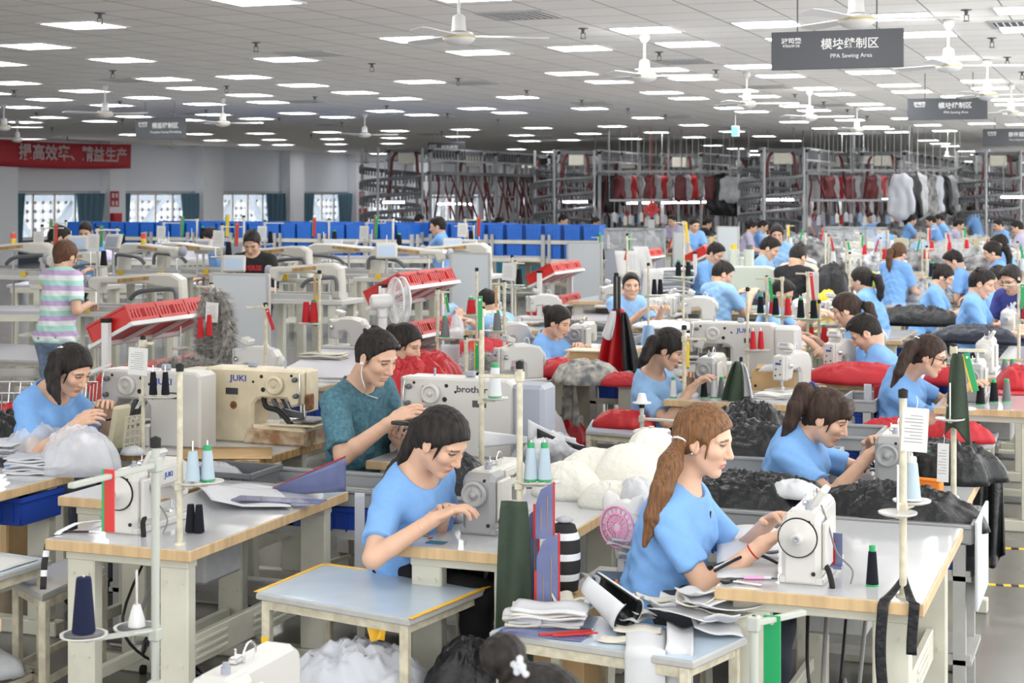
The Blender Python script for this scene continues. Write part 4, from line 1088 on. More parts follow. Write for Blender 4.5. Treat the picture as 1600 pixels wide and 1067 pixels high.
def rack(p, where, sc=1., n=3, tiers=2, posts='white_plastic', tilt=-.46, zt=None):
    """sloping two tier crate rack; p: middle of the high edge at the front end of the upper tray"""
    L = .38 * n * sc; zt = p.z if zt is None else zt
    r = thing('crate_rack', 'sloping white rack of red crates ' + where, 'crate rack', (p.x, p.y, 0))
    for k in range(tiers):
        z = zt - k * .42; f = MB(); R = Matrix.Rotation(tilt, 3, 'Y')
        cx = -.18 * math.cos(tilt); cz = z - .18 * math.sin(-tilt)
        for s in (-1, 1): f.box((cx + s * .185 * math.cos(tilt), L / 2, cz - s * .185 * math.sin(tilt)), (.03, L + .04, .03), R)
        for y in np.linspace(0, L, n + 1): f.box((cx, y, cz), (.36, .025, .025), R)
        f.build('sloping_tray', posts, r)
        for i in range(n):
            c = CRK.put(0, (p.x + cx + .075 * math.sin(tilt) * 0 , p.y + L * (i + .5) / n, cz + .018), 0, 'red crate, %s from front, %s tray, rack %s' % (ORD[i], 'upper' if k == 0 else 'lower', where))
            c.rotation_euler = (0, tilt, 0)
    for y in (-.035, L + .035):
        MB().box((-.18, y, (zt + .02) / 2), (.055, .055, zt + .02), bev=.006).build('post', posts, r)
        MB().box((-.18, y, .02), (.42, .06, .04), bev=.006).build('foot', posts, r)
        MB().box((-.18, y, zt + .025), (.06, .06, .03), bev=.004).build('post_cap', 'rubber', r)
    return r
def board(px0, py0, px1, py1, d, label, legs=True):
    a, b = W(px0, py0, d), W(px1, py1, d); wd = abs(px1 - px0) / F * d / cy_; h = a.z - b.z
    r = thing('white_board', label, 'board', ((a.x + b.x) / 2, (a.y + b.y) / 2, 0))
    MB().box((0, 0, (a.z + b.z) / 2), (wd, .022, h), bev=.003).build('panel', 'whiteboard', r)
    mb = MB()
    for s in (-1, 1): mb.box((s * (wd / 2 + .012), 0, a.z / 2), (.028, .035, a.z), bev=.003)
    mb.box((0, 0, a.z + .008), (wd + .04, .03, .018)).box((0, 0, b.z - .02), (wd, .03, .03)); mb.build('frame', 'grey_paint', r)
    for s in (-1, 1): MB().box((s * (wd / 2 + .012), 0, .02), (.05, .40, .04), bev=.004).build('foot', 'grey_paint', r)
    return r
def trough(x0, x1, y0, y1, label, z1=.76, col='grey_steel', depth_=.075, nb=0, where='', shelf=.55):
    """sheet metal trough along x on legs; blue bins stand on the shelf right under it"""
    r = thing('trough_table', label, 'trough', ((x0 + x1) / 2, (y0 + y1) / 2, 0)); wd, dp = x1 - x0, y1 - y0
    MB().box((0, 0, z1 - depth_), (wd, dp, .010)).build('tray_floor', col, r)
    for s in (-1, 1):
        MB().box((0, s * dp / 2, z1 - depth_ / 2), (wd, .014, depth_)).box((0, s * dp / 2, z1 - .008), (wd, .034, .016), bev=.003).build('side_wall', 'conveyor_light', r)
        MB().box((s * wd / 2, 0, z1 - depth_ / 2), (.014, dp, depth_)).build('end_wall', 'conveyor_light', r)
    n = max(2, int(wd / 1.3) + 1)
    for k in range(n):
        for s in (-1, 1): MB().box((-wd / 2 + .05 + (wd - .1) * k / (n - 1), s * (dp / 2 - .02), (z1 - depth_) / 2), (.05, .04, z1 - depth_)).build('leg', 'grey_paint', r)
    for z in (shelf - .01, .20): MB().box((0, 0, z), (wd - .004, dp, .02)).box((0, -dp / 2 + .014, z + .012), (wd - .012, .02, .04)).build('shelf', 'grey_paint', r)
    for k in range(nb):
        L = (wd - .1) / nb - .03
        bin_((x0 + x1) / 2 - wd / 2 + .065 + (k + .5) * (wd - .1) / nb, (y0 + y1) / 2 - .05, shelf, 'blue bin, %s from left under the trough %s' % (ORD[k], where), 'blue_plastic', round(min(L, .5), 2), .32, .125)
    return r
def bench(quad, z, label, top='laminate_blue'):
    """low side table given by its four corners (front left, back left, back right, front right)"""
    c = sum(quad, Vector()) / 4; r = thing('side_table', label, 'side table', (c.x, c.y, 0)); q = [p - c for p in quad]
    MB().prism([(p.x, p.y) for p in q], 'z', z - .028, z - .003, bev=.004).build('tabletop', 'grey_paint', r)
    MB().prism([(p.x * .985, p.y * .985) for p in q], 'z', z - .003, z).build('laminate', top, r)
    for i, p in enumerate(q):
        MB().bar((p.x * .90, p.y * .90, z - .028), (p.x * .90, p.y * .90, 0), .034, bev=.003).build('leg', 'bench_paint', r)
    mb = MB()
    for i in range(4):
        a, b = q[i] * .90, q[(i + 1) % 4] * .90
        mb.bar((a.x, a.y, z - .045), (b.x, b.y, z - .045), .022, .034)
    mb.build('apron', 'bench_paint', r); mb = MB()
    for i in range(4): a, b = q[i] * .90, q[(i + 1) % 4] * .90; mb.bar((a.x, a.y, .14), (b.x, b.y, .14), .018, .026)
    mb.build('lower_rail', 'bench_paint', r); return r
# cloth
def heap(name, label, cat, c, rx, ry, h, m, rz=0., seed=1, folds=1., n=64, parent=None, group=None, sharp=1.5, lean=0.):
    """crumpled heap of fabric on a flat support at c"""
    folds *= min(1, .75 * (rx + ry) / 2 / max(h, .01) + .12)
    nr = n // 3; th = np.linspace(0, 2 * PI, n, endpoint=False)
    ed = 1 + .30 * (fbm(np.stack([np.cos(th) * 1.6 + seed * 3.1, np.sin(th) * 1.6, th * 0], -1), seed, 3) - .5) * 2
    ri = np.linspace(0, 1, nr + 1)[1:]
    X = (ri[:, None] * np.cos(th) * ed) * rx; Y = (ri[:, None] * np.sin(th) * ed) * ry
    X = np.concatenate([[0.], X.ravel()]); Y = np.concatenate([[0.], Y.ravel()]); R_ = np.concatenate([[0.], np.repeat(ri, n)])
    s = 1 / min(.10, max(.05, (rx + ry) * .22))
    pw = np.stack([X * s + seed * 7.7, Y * s, np.full_like(X, seed * 1.3)], -1); wv = np.stack([fbm(pw, seed + 5, 2), fbm(pw + 9, seed + 6, 2), X * 0], -1) * 1.2
    f = fbm(pw * 1.5 + wv, seed, 3, True); base = np.clip(1 - R_ ** 2.4, 0, 1) ** .6
    f2 = fbm(pw * 3.4 + wv * 1.5 + 5, seed + 21, 2, True); Z = h * base * (1 - .27 * folds + .30 * folds * f ** sharp + .14 * folds * f2) + lean * X
    Z = np.maximum(Z, .003) * np.where(R_ > .999, .1, 1)
    k = .22 * folds * h
    g = fbm(pw * 2.3 + 31, seed + 11, 2) - .5; g2 = fbm(pw * 2.3 + 57, seed + 12, 2) - .5
    V = np.stack([X + k * g * base, Y + k * g2 * base, Z], -1)
    Fq = []
    for j in range(nr - 1):
        a = 1 + j * n + np.arange(n); b = 1 + j * n + (np.arange(n) + 1) % n
        Fq.append(np.stack([a, a + n, b + n, b], 1))
    tri = np.stack([np.zeros(n, int), 1 + np.arange(n), 1 + (np.arange(n) + 1) % n, np.zeros(n, int)], 1)
    o = npmesh(name, V, np.concatenate(Fq), m, parent); 
    bm = bmesh.new(); bm.from_mesh(o.data); bm.verts.ensure_lookup_table()
    for a, b in zip(1 + np.arange(n), 1 + (np.arange(n) + 1) % n):
        fc = bm.faces.new((bm.verts[0], bm.verts[a], bm.verts[b])); fc.smooth = True
    lst = [bm.verts[1 + (nr - 1) * n + i] for i in range(n)]; bm.faces.new(lst[::-1])
    bm.to_mesh(o.data); bm.free()
    o.location = c; o.rotation_euler[2] = rz
    return tag(o, label, cat, group) if label else o
def sheet(name, label, cat, fn, m, nu=30, nv_=20, th=.004, parent=None, group=None):
    """cloth or paper sheet: fn(u, v) -> world point; gets real thickness"""
    pts = [V3(fn(i / nu, j / nv_)) for j in range(nv_ + 1) for i in range(nu + 1)]
    c = sum(pts, Vector()) / len(pts); c.z = min(p.z for p in pts)
    if parent is not None: c = Vector()
    vs = [p - c for p in pts]
    fs = [(j * (nu + 1) + i, j * (nu + 1) + i + 1, (j + 1) * (nu + 1) + i + 1, (j + 1) * (nu + 1) + i) for j in range(nv_) for i in range(nu)]
    o = MB().raw(vs, fs, 0, True).build(name, m, parent); o.location = c
    md = o.modifiers.new('thickness', 'SOLIDIFY'); md.thickness = th; md.offset = 0
    return tag(o, label, cat, group) if label else o
def hang(name, label, cat, top, wd, L, m, ax=(1, 0, 0), taper=1.3, amp=.03, nf=3., seed=0, th=.006, skew=0., gather=.35):
    """cloth hanging from a gathered top edge"""
    ax = V3(ax).normalized(); nrm = ax.cross(V3((0, 0, 1))); top = V3(top)
    def fn(u, v):
        w_ = wd * (gather + (taper - gather) * v ** .6); s = u - .5
        zz = -L * v * (1 + .10 * math.sin(5 * u + seed)) 
        return top + ax * (s * w_ + skew * v) + nrm * (amp * math.sin(nf * 2 * PI * u + seed + 1.5 * v) * (.35 + .65 * v)) + V3((0, 0, zz))
    return sheet(name, label, cat, fn, m, 36, 22, th)
def stack(name, label, cat, c, wd, dp, n, t, m, rz=0., seed=0, jit=.015, group=None, curl=0.):
    """pile of cut pieces: each ply visible, one thing"""
    rng = random.Random(seed); r = thing(name, label, cat, c, rz, group)
    for k in range(n):
        ox, oy, a = rng.uniform(-jit, jit), rng.uniform(-jit, jit), rng.uniform(-.08, .08); z = k * t
        nu, nv_ = 12, 8; vs = []
        for j in range(nv_ + 1):
            for i in range(nu + 1):
                x, y = (i / nu - .5) * wd, (j / nv_ - .5) * dp
                zz = z + curl * (abs(i / nu - .5) * 2) ** 3 * -.5 + .004 * math.sin(9 * x / wd + k) + t * .3 * math.sin(11 * y / dp + k * 2)
                vs.append((ox + x * math.cos(a) - y * math.sin(a), oy + x * math.sin(a) + y * math.cos(a), max(zz, .001)))
        fs = [(j * (nu + 1) + i, j * (nu + 1) + i + 1, (j + 1) * (nu + 1) + i + 1, (j + 1) * (nu + 1) + i) for j in range(nv_) for i in range(nu)]
        o = MB().raw(vs, fs, 0, True).build('ply', m[k % len(m)] if isinstance(m, (list, tuple)) else m, r)
        md = o.modifiers.new('t', 'SOLIDIFY'); md.thickness = t * .8; md.offset = 1
    return r
def scraps(c, n, wd, dp, m, label, seed=0, hgt=.012, spread=.06):
    """stiff cut pieces thrown on one another, each a sheet of its own"""
    rng = random.Random(seed)
    for i in range(n):
        a = rng.uniform(0, PI); ox, oy = rng.uniform(-spread, spread), rng.uniform(-spread, spread) * .6; w_, d_ = wd * rng.uniform(.6, 1.1), dp * rng.uniform(.6, 1.1); cv = rng.uniform(.008, .05); ph = rng.uniform(0, 6); tx, ty = rng.uniform(-.15, .15), rng.uniform(-.1, .2)
        def fn(u, v):
            x, y = (u - .5) * w_ * (1 - .25 * abs(v - .5)), (v - .5) * d_
            z = hgt * (i + 1) + cv * (2 * u - 1) ** 2 * (1 if i % 3 else -.3) + .005 * math.sin(7 * v + ph) + tx * x + ty * y + .018
            return c + V3((ox + x * math.cos(a) - y * math.sin(a), oy + x * math.sin(a) + y * math.cos(a), max(z, .003)))
        sheet('cloth_piece', '%s, %s from the bottom' % (label, ORD[i]), 'cloth', fn, m[i % len(m)], 14, 10, .004)
def furry(name, label, cat, pts, r, m, n=2600, L=.045, seed=0):
    """thick fur trim along a path: a core with thousands of tapering hairs"""
    rng = np.random.default_rng(seed); mb = MB(); mb.tube(pts, r * .72, 12)
    P_ = [V3(p) for p in pts]; seg = [(P_[i], P_[i + 1]) for i in range(len(P_) - 1)]; ln = np.array([(b - a).length for a, b in seg]); cum = np.cumsum(ln / ln.sum())
    for k in range(n):
        t = rng.random(); i = int(np.searchsorted(cum, t)); i = min(i, len(seg) - 1); a, b = seg[i]
        p = a.lerp(b, rng.random()); d = (b - a).normalized(); o1 = d.orthogonal().normalized(); o2 = d.cross(o1); an = rng.random() * 2 * PI
        nrm = o1 * math.cos(an) + o2 * math.sin(an); s0 = p + nrm * r * .6; tip = s0 + (nrm * .75 + d * .55 + V3(rng.normal(0, .25, 3))).normalized() * L * (.7 + .6 * rng.random()) + V3((0, 0, -L * .25))
        sd = nrm.cross(d).normalized() * .0035
        mb.raw([s0 - sd, s0 + sd, tip, s0 + d * .005], [(0, 1, 2), (1, 3, 2), (3, 0, 2)])
    o = mb.build(name, m); c = P_[0].copy(); return tag(o, label, cat)
M['front_pole'] = mat('front_pole', (.40, .42, .38), .45)
# ================================================================ foreground: the first row of stations
def ring(name, c, ax, R_, r, m, parent, n=20):
    Rm = V3(ax).to_track_quat('Z', 'Y').to_matrix(); c = V3(c)
    return MB().tube([c + Rm @ V3((R_ * math.cos(t), R_ * math.sin(t), 0)) for t in np.linspace(0, 2 * PI, n)], r, 6, smooth_path=False).build(name, m, parent)
def pole_at(px, py, ptop, z0=TH):
    p = P(px, py, z0); return p, (py - ptop) / F * depth(p.x, p.y)
def add(p, dx, dy, dz=0): return Vector((p.x + dx, p.y + dy, p.z + dz))
# ---- right near station
table(-1.347, 5.55, 'long glossy white sewing table with wood edge at the near right', .70, 1.32, True)
lock(-1.075, 5.885, 'white sewing machine with large cream belt wheel on the near right table', 'white', True)
c = P(1363, 915); cone(c.x, c.y, TH, 'small black thread cone with green ends alone on the near right table', 'black', 'green_plastic', .118, .0215)
p, h = pole_at(1411, 932, 612)
stand(p.x, p.y, 'cream thread pole at the front corner of the near right table', TH, h, [], [(.305, .02, .07), (.285, -.01, -.055)], .0125)
cone(p.x + .02, p.y + .07, TH + .311, 'pale blue thread cone on the white saucer of the near right pole', 'blue', 'white_plastic', .125, .030)
tagpaper((p.x + .045, p.y - .015, TH + h - .03), 'white work order tag hanging from the cream pole on the near right', .085, .145, .1)
for i, (o, L, wd_) in enumerate(((-.055, .52, .036), (.045, .17, .034))):
    def fn(u, v, o=o, L=L, wd_=wd_):
        s = (u - .5) * wd_; t = v * (L + .17)
        if t < .17: k = t / .17; return (p.x + o * k * .9 + s * (.5 + .5 * k), p.y + .03 - .115 * k, TH + .06 * (1 - k) ** 1.5 + .004)
        return (p.x + o + s + .006 * math.sin(t * 14), p.y - .092 - .004 * math.sin(9 * t), TH + .004 - (t - .17))
    sheet('strap', 'black webbing strap looped round the near right pole, %s end' % ('longer' if i == 0 else 'shorter'), 'strap', fn, 'nylon_black', 4, 30, .003)
# card behind the machine
q = W(1305, 858, 5.86); r = thing('plastic_card', 'clear plastic card with red panel behind the near right machine', 'card', q, -.1)
MB().box((0, 0, 0), (.052, .003, .115)).build('sheet', 'poly_blue', r); MB().box((-.012, -.0025, -.01), (.026, .001, .085)).build('red_panel', 'red_plastic', r)
MB().box((0, .004, -.062), (.05, .03, .012)).build('foot', 'poly_blue', r)
def fnw(u, v): a = P(1120 + 95 * u, 905 - 75 * v, TH); return (a.x, a.y, TH + .006 + .02 * v * math.sin(3 * u))
sheet('cloth_piece', 'white cloth piece being sewn on the near right table', 'cloth', fnw, 'cloth_white', 10, 12, .003)
r = thing('scissors', 'pair of black handled scissors on the near right table edge', 'scissors', P(1160, 913), -.2)
MB().lathe([(.016, 0), (.020, .004), (.016, .008)], (-.05, .018, .003)).lathe([(.016, 0), (.020, .004), (.016, .008)], (-.055, -.018, .003)).build('handle', 'black', r)
MB().bar((-.03, .010, .006), (.07, -.004, .006), .010, .003).bar((-.03, -.010, .009), (.07, .006, .009), .010, .003).build('blade', 'chrome', r)
r = thing('marker_pen', 'pink marker pen lying beside the black scissors', 'pen', P(1180, 906), .35); MB().cyl((-.04, 0, .008), (.03, 0, .008), .006, n=10).build('barrel', 'pink', r); MB().cyl((.03, 0, .008), (.055, 0, .008), .0065, n=10).build('cap', 'white_plastic', r)
for i in range(3):
    a = P(1125, 890 + 4 * i); b = P(1215, 868 + 9 * i)
    MBt = MB().tube([V3((a.x - .02, a.y, TH + .012)), V3(((a.x + b.x) / 2, (a.y + b.y) / 2 + .03 * (i - 1), TH + .03 + .012 * i)), V3((b.x, b.y, TH + .015))], .006, 6)
    tag(MBt.build('ribbon', ['nylon_navy', 'thread_white', 'nylon_black'][i]), ['navy', 'white', 'black'][i] + ' ribbon tape running to the near right machine', 'ribbon')
# seated woman with long light brown ponytail
r, j = person('woman with long light brown ponytail in blue shirt sewing at the near right', W(1030, 925, 6.25), W(1064, 768, 6.2), W(1101, 688, 6.18), -.06, 15, -4, W(1192, 850, 5.92), W(1198, 818, 6.2), (-.1, -.15, -1), (.1, .5, -.8), hcol='hair_auburn',
       tail=[W(1062, 690, 6.14), W(1048, 724, 6.08), W(1034, 765, 6.04), W(1020, 808, 6.03), W(1007, 852, 6.03)], sc=1.08, girth=1.02, stool='wooden work stool under the woman with the light brown ponytail', neckline=.072, hl='chrome', tan=1.06)
ring('bracelet', j['wr'] - j['base'] - nv(j['wr'] - j['eR']) * .045, j['wr'] - j['eR'], .029, .0035, 'thread_red', r)
MB().lathe([(.004, 0), (.007, .003), (.002, .007)], V3(j['H'](-.004, -.088, -.038) - j['base']), V3(-j['hl'])).build('earring', 'chrome', r)
nk = j['neck'] - j['base']; f_, u_, l_ = j['f'], j['u'], j['l']
MB().tube([V3(nk + u_ * a + f_ * b + l_ * c) for a, b, c in ((.055, -.055, 0), (.04, -.02, -.066), (.0, .05, -.070), (-.05, .10, -.05), (-.13, .135, -.01), (-.05, .115, .045))], .003, 5).build('neck_cord', 'black', r)
# bench with white cuttings in front of her
q0, q1, q2 = P(765, 985, .6), P(1083, 1033, .6), P(1157, 1000, .6)
bench([q0, q0 + (q2 - q1) * 1.15, q2 + (q2 - q1) * .15, q1], .6, 'low pale blue topped bench heaped with white cuttings before the ponytailed woman')
z6 = .601
def S(px, py): return P(px, py, z6)
stack('cloth_pile', 'stack of folded white and cream pads at the left of the cuttings bench', 'cloth pile', S(855, 975), .26, .17, 7, .010, ['cloth_white', 'cloth_cream'], .25, 1, .02, curl=.0)
sheet('cloth_roll', 'rolled white cloth lying along the left end of the cuttings bench', 'cloth', lambda u, v: V3(S(790 + 60 * u, 972 + 10 * u)) + V3((0, .03 * math.cos(6.5 * v), .026 + .022 * math.sin(6.5 * v))), 'cloth_white', 12, 16, .004)
r = thing('plastic_template', 'violet clear plastic template with red edges under the white pads', 'template', S(850, 990), .02)
MB().box((0, .02, .004), (.30, .16, .004)).build('sheet', 'poly_blue', r); MB().bar((.0, -.05, .009), (.15, .06, .009), .022, .004).bar((.05, -.055, .012), (.18, .03, .012), .018, .004).build('red_edge', 'red_plastic', r)
A0, A1 = S(925, 972) + V3((0, 0, .135)), S(985, 985) + V3((0, -.02, .055))
def curl_(R_): 
    d = (A1 - A0).normalized(); e = d.cross(V3((0, 1, .3))).normalized(); g_ = d.cross(e)
    return lambda u, v: A0.lerp(A1, v) + (e * math.cos(.6 + 5.4 * u) + g_ * math.sin(.6 + 5.4 * u)) * R_ * (.75 + .35 * v)
o = sheet('cloth_roll', 'open roll of white cloth with black lining on the cuttings bench', 'cloth', curl_(.062), 'cloth_white', 26, 8, .004)
sheet('lining', '', '', lambda u, v: curl_(.055)(u, v) - o.location, 'nylon_black', 26, 8, .004, parent=o)
for i, (px, py, wd_, t) in enumerate(((985, 1004, .20, 'lower'), (1000, 992, .16, 'upper'))): stack('foam_board', 'flat cream foam board at the bench front, %s one' % t, 'foam board', S(px, py) + V3((0, 0, .012 * i)), wd_, .07, 2, .006, 'cloth_cream', .12 + .1 * i, i)
for i, (x0, x1, yb, t) in enumerate(((978, 1040, 1085, 'left'), (1042, 1083, 1075, 'right'))):
    def fn(u, v, x0=x0, x1=x1, i=i):
        a = S(x0 + (x1 - x0) * u, 985 + (32 + 6 * u) * min(v / .35, 1)); 
        if v > .35: a = a + V3((0, -.012 - .01 * math.sin(5 * u + i), -(v - .35) / .65 * (.27 + .03 * u)))
        return a + V3((0, 0, .012 + .008 * i + .012 * (1 - v) * math.sin(4 * u + 2 * i)))
    sheet('cloth_piece', 'white cut cloth piece draped over the bench front, %s of two' % t, 'cloth', fn, 'cloth_white', 14, 26, .004)
scraps(S(1098, 985), 8, .24, .17, ['cloth_white', 'cloth_white', 'cloth_cream'], 'stiff white cut piece at the right of the cuttings bench', 5, .013, .07)
scraps(S(1010, 970), 6, .18, .12, ['cloth_white', 'cloth_cream'], 'loose white scrap in the middle of the cuttings bench', 9, .008, .09)
scraps(S(905, 962), 4, .14, .09, ['cloth_white', 'cloth_cream'], 'white scrap between the pads and the open roll', 11, .008, .05)
# ---- centre station
table(-2.66, 5.78, 'white sewing table with wood edge in the centre under the grey machine', .57, 1.32, True)
lock(-2.415, 6.265, 'grey and cream sewing machine with round grey handwheel in the centre', 'grey', True, 'brother')
for i, (px, py, m_, lb, a_) in enumerate(((682, 848, 'teal_plastic', 'teal', .0), (655, 836, 'cardboard', 'tan', .3), (672, 842, 'red_plastic', 'red', .5))):
    tag(MB().box((0, 0, .001), (.075 if i < 2 else .02, .045 if i < 2 else .012, .002)).build('paper_scrap', m_, None, P(px, py) + V3((0, 0, .001 + .0012 * i)), a_), lb + ' paper scrap on the front edge of the centre table', 'paper scrap')
heap('cloth_piece', 'small black and white striped cloth under the hands of the centre woman', 'cloth', P(700, 815) + V3((0, 0, .0)), .07, .05, .05, 'mixed_grey', 0, 3, 1, 48)
r, j = person('woman with black ponytail in blue shirt bent over the centre sewing machine', W(642, 875, 6.72), W(648, 740, 6.62), W(690, 690, 6.5), -.22, 36, 0, W(676, 812, 6.30), W(692, 806, 6.52), (-1, -.35, -.55), (-.4, .6, -.6), hcol='hair_black',
       tail=[W(672, 652, 6.54), W(657, 668, 6.56), W(644, 698, 6.58), W(628, 728, 6.62), W(606, 752, 6.66)], sc=1.08, stool='wooden work stool under the black ponytailed woman in the centre', neckline=.088, hl='yellow', pants='trouser_black', girth=1.05)
ring('bracelet', j['wr'] - j['base'] - nv(j['wr'] - j['eR']) * .05, j['wr'] - j['eR'], .029, .002, 'chrome', r)
p, h = pole_at(812, 850, 568)
stand(p.x, p.y, 'cream thread pole right of the grey centre machine', TH, h, [(h - .05, -.16, -.02)], [(.235, .035, .03), (.235, .085, .045)], .012)
for i, dx in enumerate((.035, .085)): cone(p.x + dx, p.y + .03 + .015 * i, TH + .241, 'pale grey thread cone with green tip on the centre pole, %s of two' % ('left', 'right')[i], 'blue', 'green_plastic', .125, .027)
# olive cloth hanging at the front, templates and striped roll
hang('garment_piece', 'olive green garment piece hanging beside the centre table leg', 'garment', W(803, 783, 6.0), .125, .56, 'olive', (1, .1, 0), 1.15, .014, 1.5, 2, .006, gather=.75)
for i, (px0, px1, py0, py1, d, t) in enumerate(((836, 866, 752, 842, 6.02, 'upper'), (838, 874, 832, 985, 5.92, 'lower'), (822, 842, 790, 985, 6.06, 'rear'))):
    a, b = W(px0, py0, d), W(px1, py1, d); r = thing('plastic_template', 'violet clear plastic template with red edge standing upright, %s one' % t, 'template', (a + b) / 2, .1)
    wd_, h_ = (px1 - px0) / F * d, (py1 - py0) / F * d
    MB().prism([(-wd_ / 2, -h_ / 2), (wd_ / 2, -h_ / 2), (wd_ / 2, h_ / 2), (-wd_ / 2 + wd_ * .3, h_ / 2 - .03), (-wd_ / 2, h_ / 2 - .09)], 'y', -.003, .003).build('sheet', 'poly_blue', r)
    MB().box((wd_ / 2, 0, 0), (.006, .008, h_)).box((-wd_ / 2 - .003, 0, -h_ * .2), (.008, .008, h_ * .6)).build('red_edge', 'red_plastic', r)
    mb = MB()
    for k in (-1, 1): mb.bar((k * wd_ * .18, -.004, -h_ * .35), (k * wd_ * .18, -.004, h_ * .1 * k + h_ * .15), .004, .002)
    mb.build('slot', 'wood_dark', r)
a = W(882, 870, 6.15); r = thing('striped_roll', 'black and white striped roll of fabric standing behind the violet templates', 'fabric roll', (a.x, a.y, a.z - .13))
MB().lathe([(.02, 0), (.05, .01), (.06, .10), (.058, .20), (.04, .25), (.002, .265)], n=24).build('roll', 'bw_stripe', r)
MB().lathe([(.03, .262), (.034, .268), (.015, .28), (.002, .285)], (0, 0, 0), n=12).build('knotted_end', 'cloth_grey', r)
a = W(885, 905, 6.15); tag(MB().box((a.x, a.y, .31), (.2, .2, .62), bev=.004).build('carton', 'cardboard'), 'brown carton standing under the striped roll', 'box')
# batting pile
for px, py, rx, ry, h_, t in ((890, 775, .17, .14, .15, 'behind the centre machine'), (930, 768, .19, .15, .19, 'in the middle of the centre table'), (985, 772, .20, .15, .22, 'just left of the light brown ponytail'), (1015, 752, .17, .13, .24, 'hidden partly by the light brown hair'), (955, 792, .13, .09, .11, 'at the front edge of the white pile')):
    heap('batting_pile', 'fluffy lump of white batting ' + t, 'batting', P(px, py), rx, ry, h_, 'batting', px * .01, px, .42, 100, sharp=.6)
heap('cloth_heap', 'torn white wadding hanging at the right front of the batting', 'cloth heap', P(995, 795), .10, .07, .13, 'cloth_white', .4, 8, .9, 60)
# cat eared fan, blue box, scraps right of centre
s0 = W(962, 915, 6.3); zc = s0.z
bench([V3((s0.x - .16, s0.y - .10, 0)), V3((s0.x - .16, s0.y + .30, 0)), V3((s0.x + .30, s0.y + .30, 0)), V3((s0.x + .30, s0.y - .10, 0))], zc, 'worn grey stool table stacked with scraps and a blue box', 'grey_paint')
r = thing('gift_box', 'flat dark blue box with orange emblem on the worn stool table', 'box', (s0.x + .03, s0.y + .02, zc), .12)
MB().box((0, 0, .018), (.24, .13, .036), bev=.003).build('lid', mat('box_blue', (.015, .07, .17), .4), r); MB().box((.02, -.02, .0362), (.045, .03, .001), .6).build('emblem', 'red_plastic', r); MB().box((-.02, -.0655, .018), (.012, .001, .036)).build('band', 'orange', r)
scraps(V3((s0.x + .05, s0.y + .16, zc)), 9, .22, .15, ['cloth_white', 'cloth_pale'], 'white cut piece piled behind the flat blue box', 14, .018, .06)
c = W(976, 820, 6.42); r = thing('desk_fan', 'small white cat eared desk fan with pink grille', 'desk fan', c, -.35); r.scale = (1.4,) * 3
MB().lathe([(.002, .035), (.062, .03), (.072, .005), (.070, -.012), (.05, -.02)], (0, 0, 0), (0, -1, 0), 28).build('housing', 'white_plastic', r)
for s in (-1, 1): MB().lathe([(.030, 0), (.022, .028), (.006, .045), (.001, .047)], (s * .040, .0, .045), (s * .45, 0, 1), 14).build('ear', 'white_plastic', r)
mb = MB()
for k in range(18): t = 2 * PI * k / 18; mb.bar((.012 * math.cos(t), -.038, .012 * math.sin(t)), (.056 * math.cos(t + .3), -.032, .056 * math.sin(t + .3)), .003)
for R_ in (.056, .036, .014): mb.tube([V3((R_ * math.cos(t), -.036, R_ * math.sin(t))) for t in np.linspace(0, 2 * PI, 25)], .003, 5, smooth_path=False)
mb.build('grille', 'pink', r); MB().box((0, .01, -.115), (.05, .05, .10), bev=.015).box((0, 0, -.17), (.11, .09, .02), bev=.008).build('base', 'white_plastic', r)
for i in range(2):
    def fn(u, v, i=i): return V3((s0.x - .10 + .05 * i + (u - .5) * .022 + .03 * math.sin(3 * v), s0.y - .09 - .02 * i, zc + .06 - .28 * v * (1 if v > .2 else .2) + .0))
    sheet('fabric_tie', 'pale fabric tie trailing off the worn stool table, %s' % ('left', 'right')[i], 'fabric tie', fn, 'cloth_white', 3, 16, .003)
# ---- left station
table(-3.966, 5.41, 'long white sewing table with wood edge at the near left', .65, 1.34, True)
lock(-3.735, 5.79, 'white sewing machine with flat cream wheel at the near left', 'white', True, 'JUKI')
for i, px in enumerate((298, 311)):
    c = P(px, 832 + i); cone(c.x, c.y, TH, 'dark navy thread cone without tip on the near left table, %s of two' % ('left', 'right')[i], 'black', None, .112, .0215)
p, h = pole_at(281, 851, 572)
stand(p.x, p.y, 'cream thread pole near the corner of the near left table', TH, h, [], [(.235, .045, .02), (.235, .085, .06)], .0115)
for i, (dx, dy) in enumerate(((.045, .02), (.085, .06))): cone(p.x + dx, p.y + dy, TH + .241, 'pale blue thread cone on the near left pole, %s of two' % ('left', 'right')[i], 'blue', 'green_plastic' if i else None, .115, .028)
for i in range(3):
    def fn(u, v, i=i): a = P(330 + 125 * u - 30 * v, 790 - 30 * v + 4 * i, TH); return V3((a.x, a.y, TH + .006 + .006 * i + .035 * max(0, (1 - u) - .6) * 2 + .010 * math.sin(7 * u + i) * math.sin(4 * v)))
    sheet('cloth_piece', 'flat white cloth piece on the near left table, %s layer' % ('bottom', 'middle', 'top')[i], 'cloth', fn, 'cloth_white', 18, 10, .003)
def fnr(u, v):
    a = [(-.30, .20, .01), (-.33, .05, .02), (-.335, -.06, .012), (-.34, -.13, -.02), (-.345, -.145, -.10), (-.35, -.148, -.20)]; t = u * 4.999; i = int(t); k = t - i
    q = V3(a[i]).lerp(V3(a[i + 1]), k); return V3((-3.66 + q.x * .9, 5.56 + q.y, TH + q.z)) + V3(((v - .5) * .022, (v - .5) * .01, .004 * math.sin(9 * u)))
sheet('ribbon', 'black and white striped ribbon hanging over the near left table corner', 'ribbon', fnr, 'bw_stripe', 30, 3, .003)
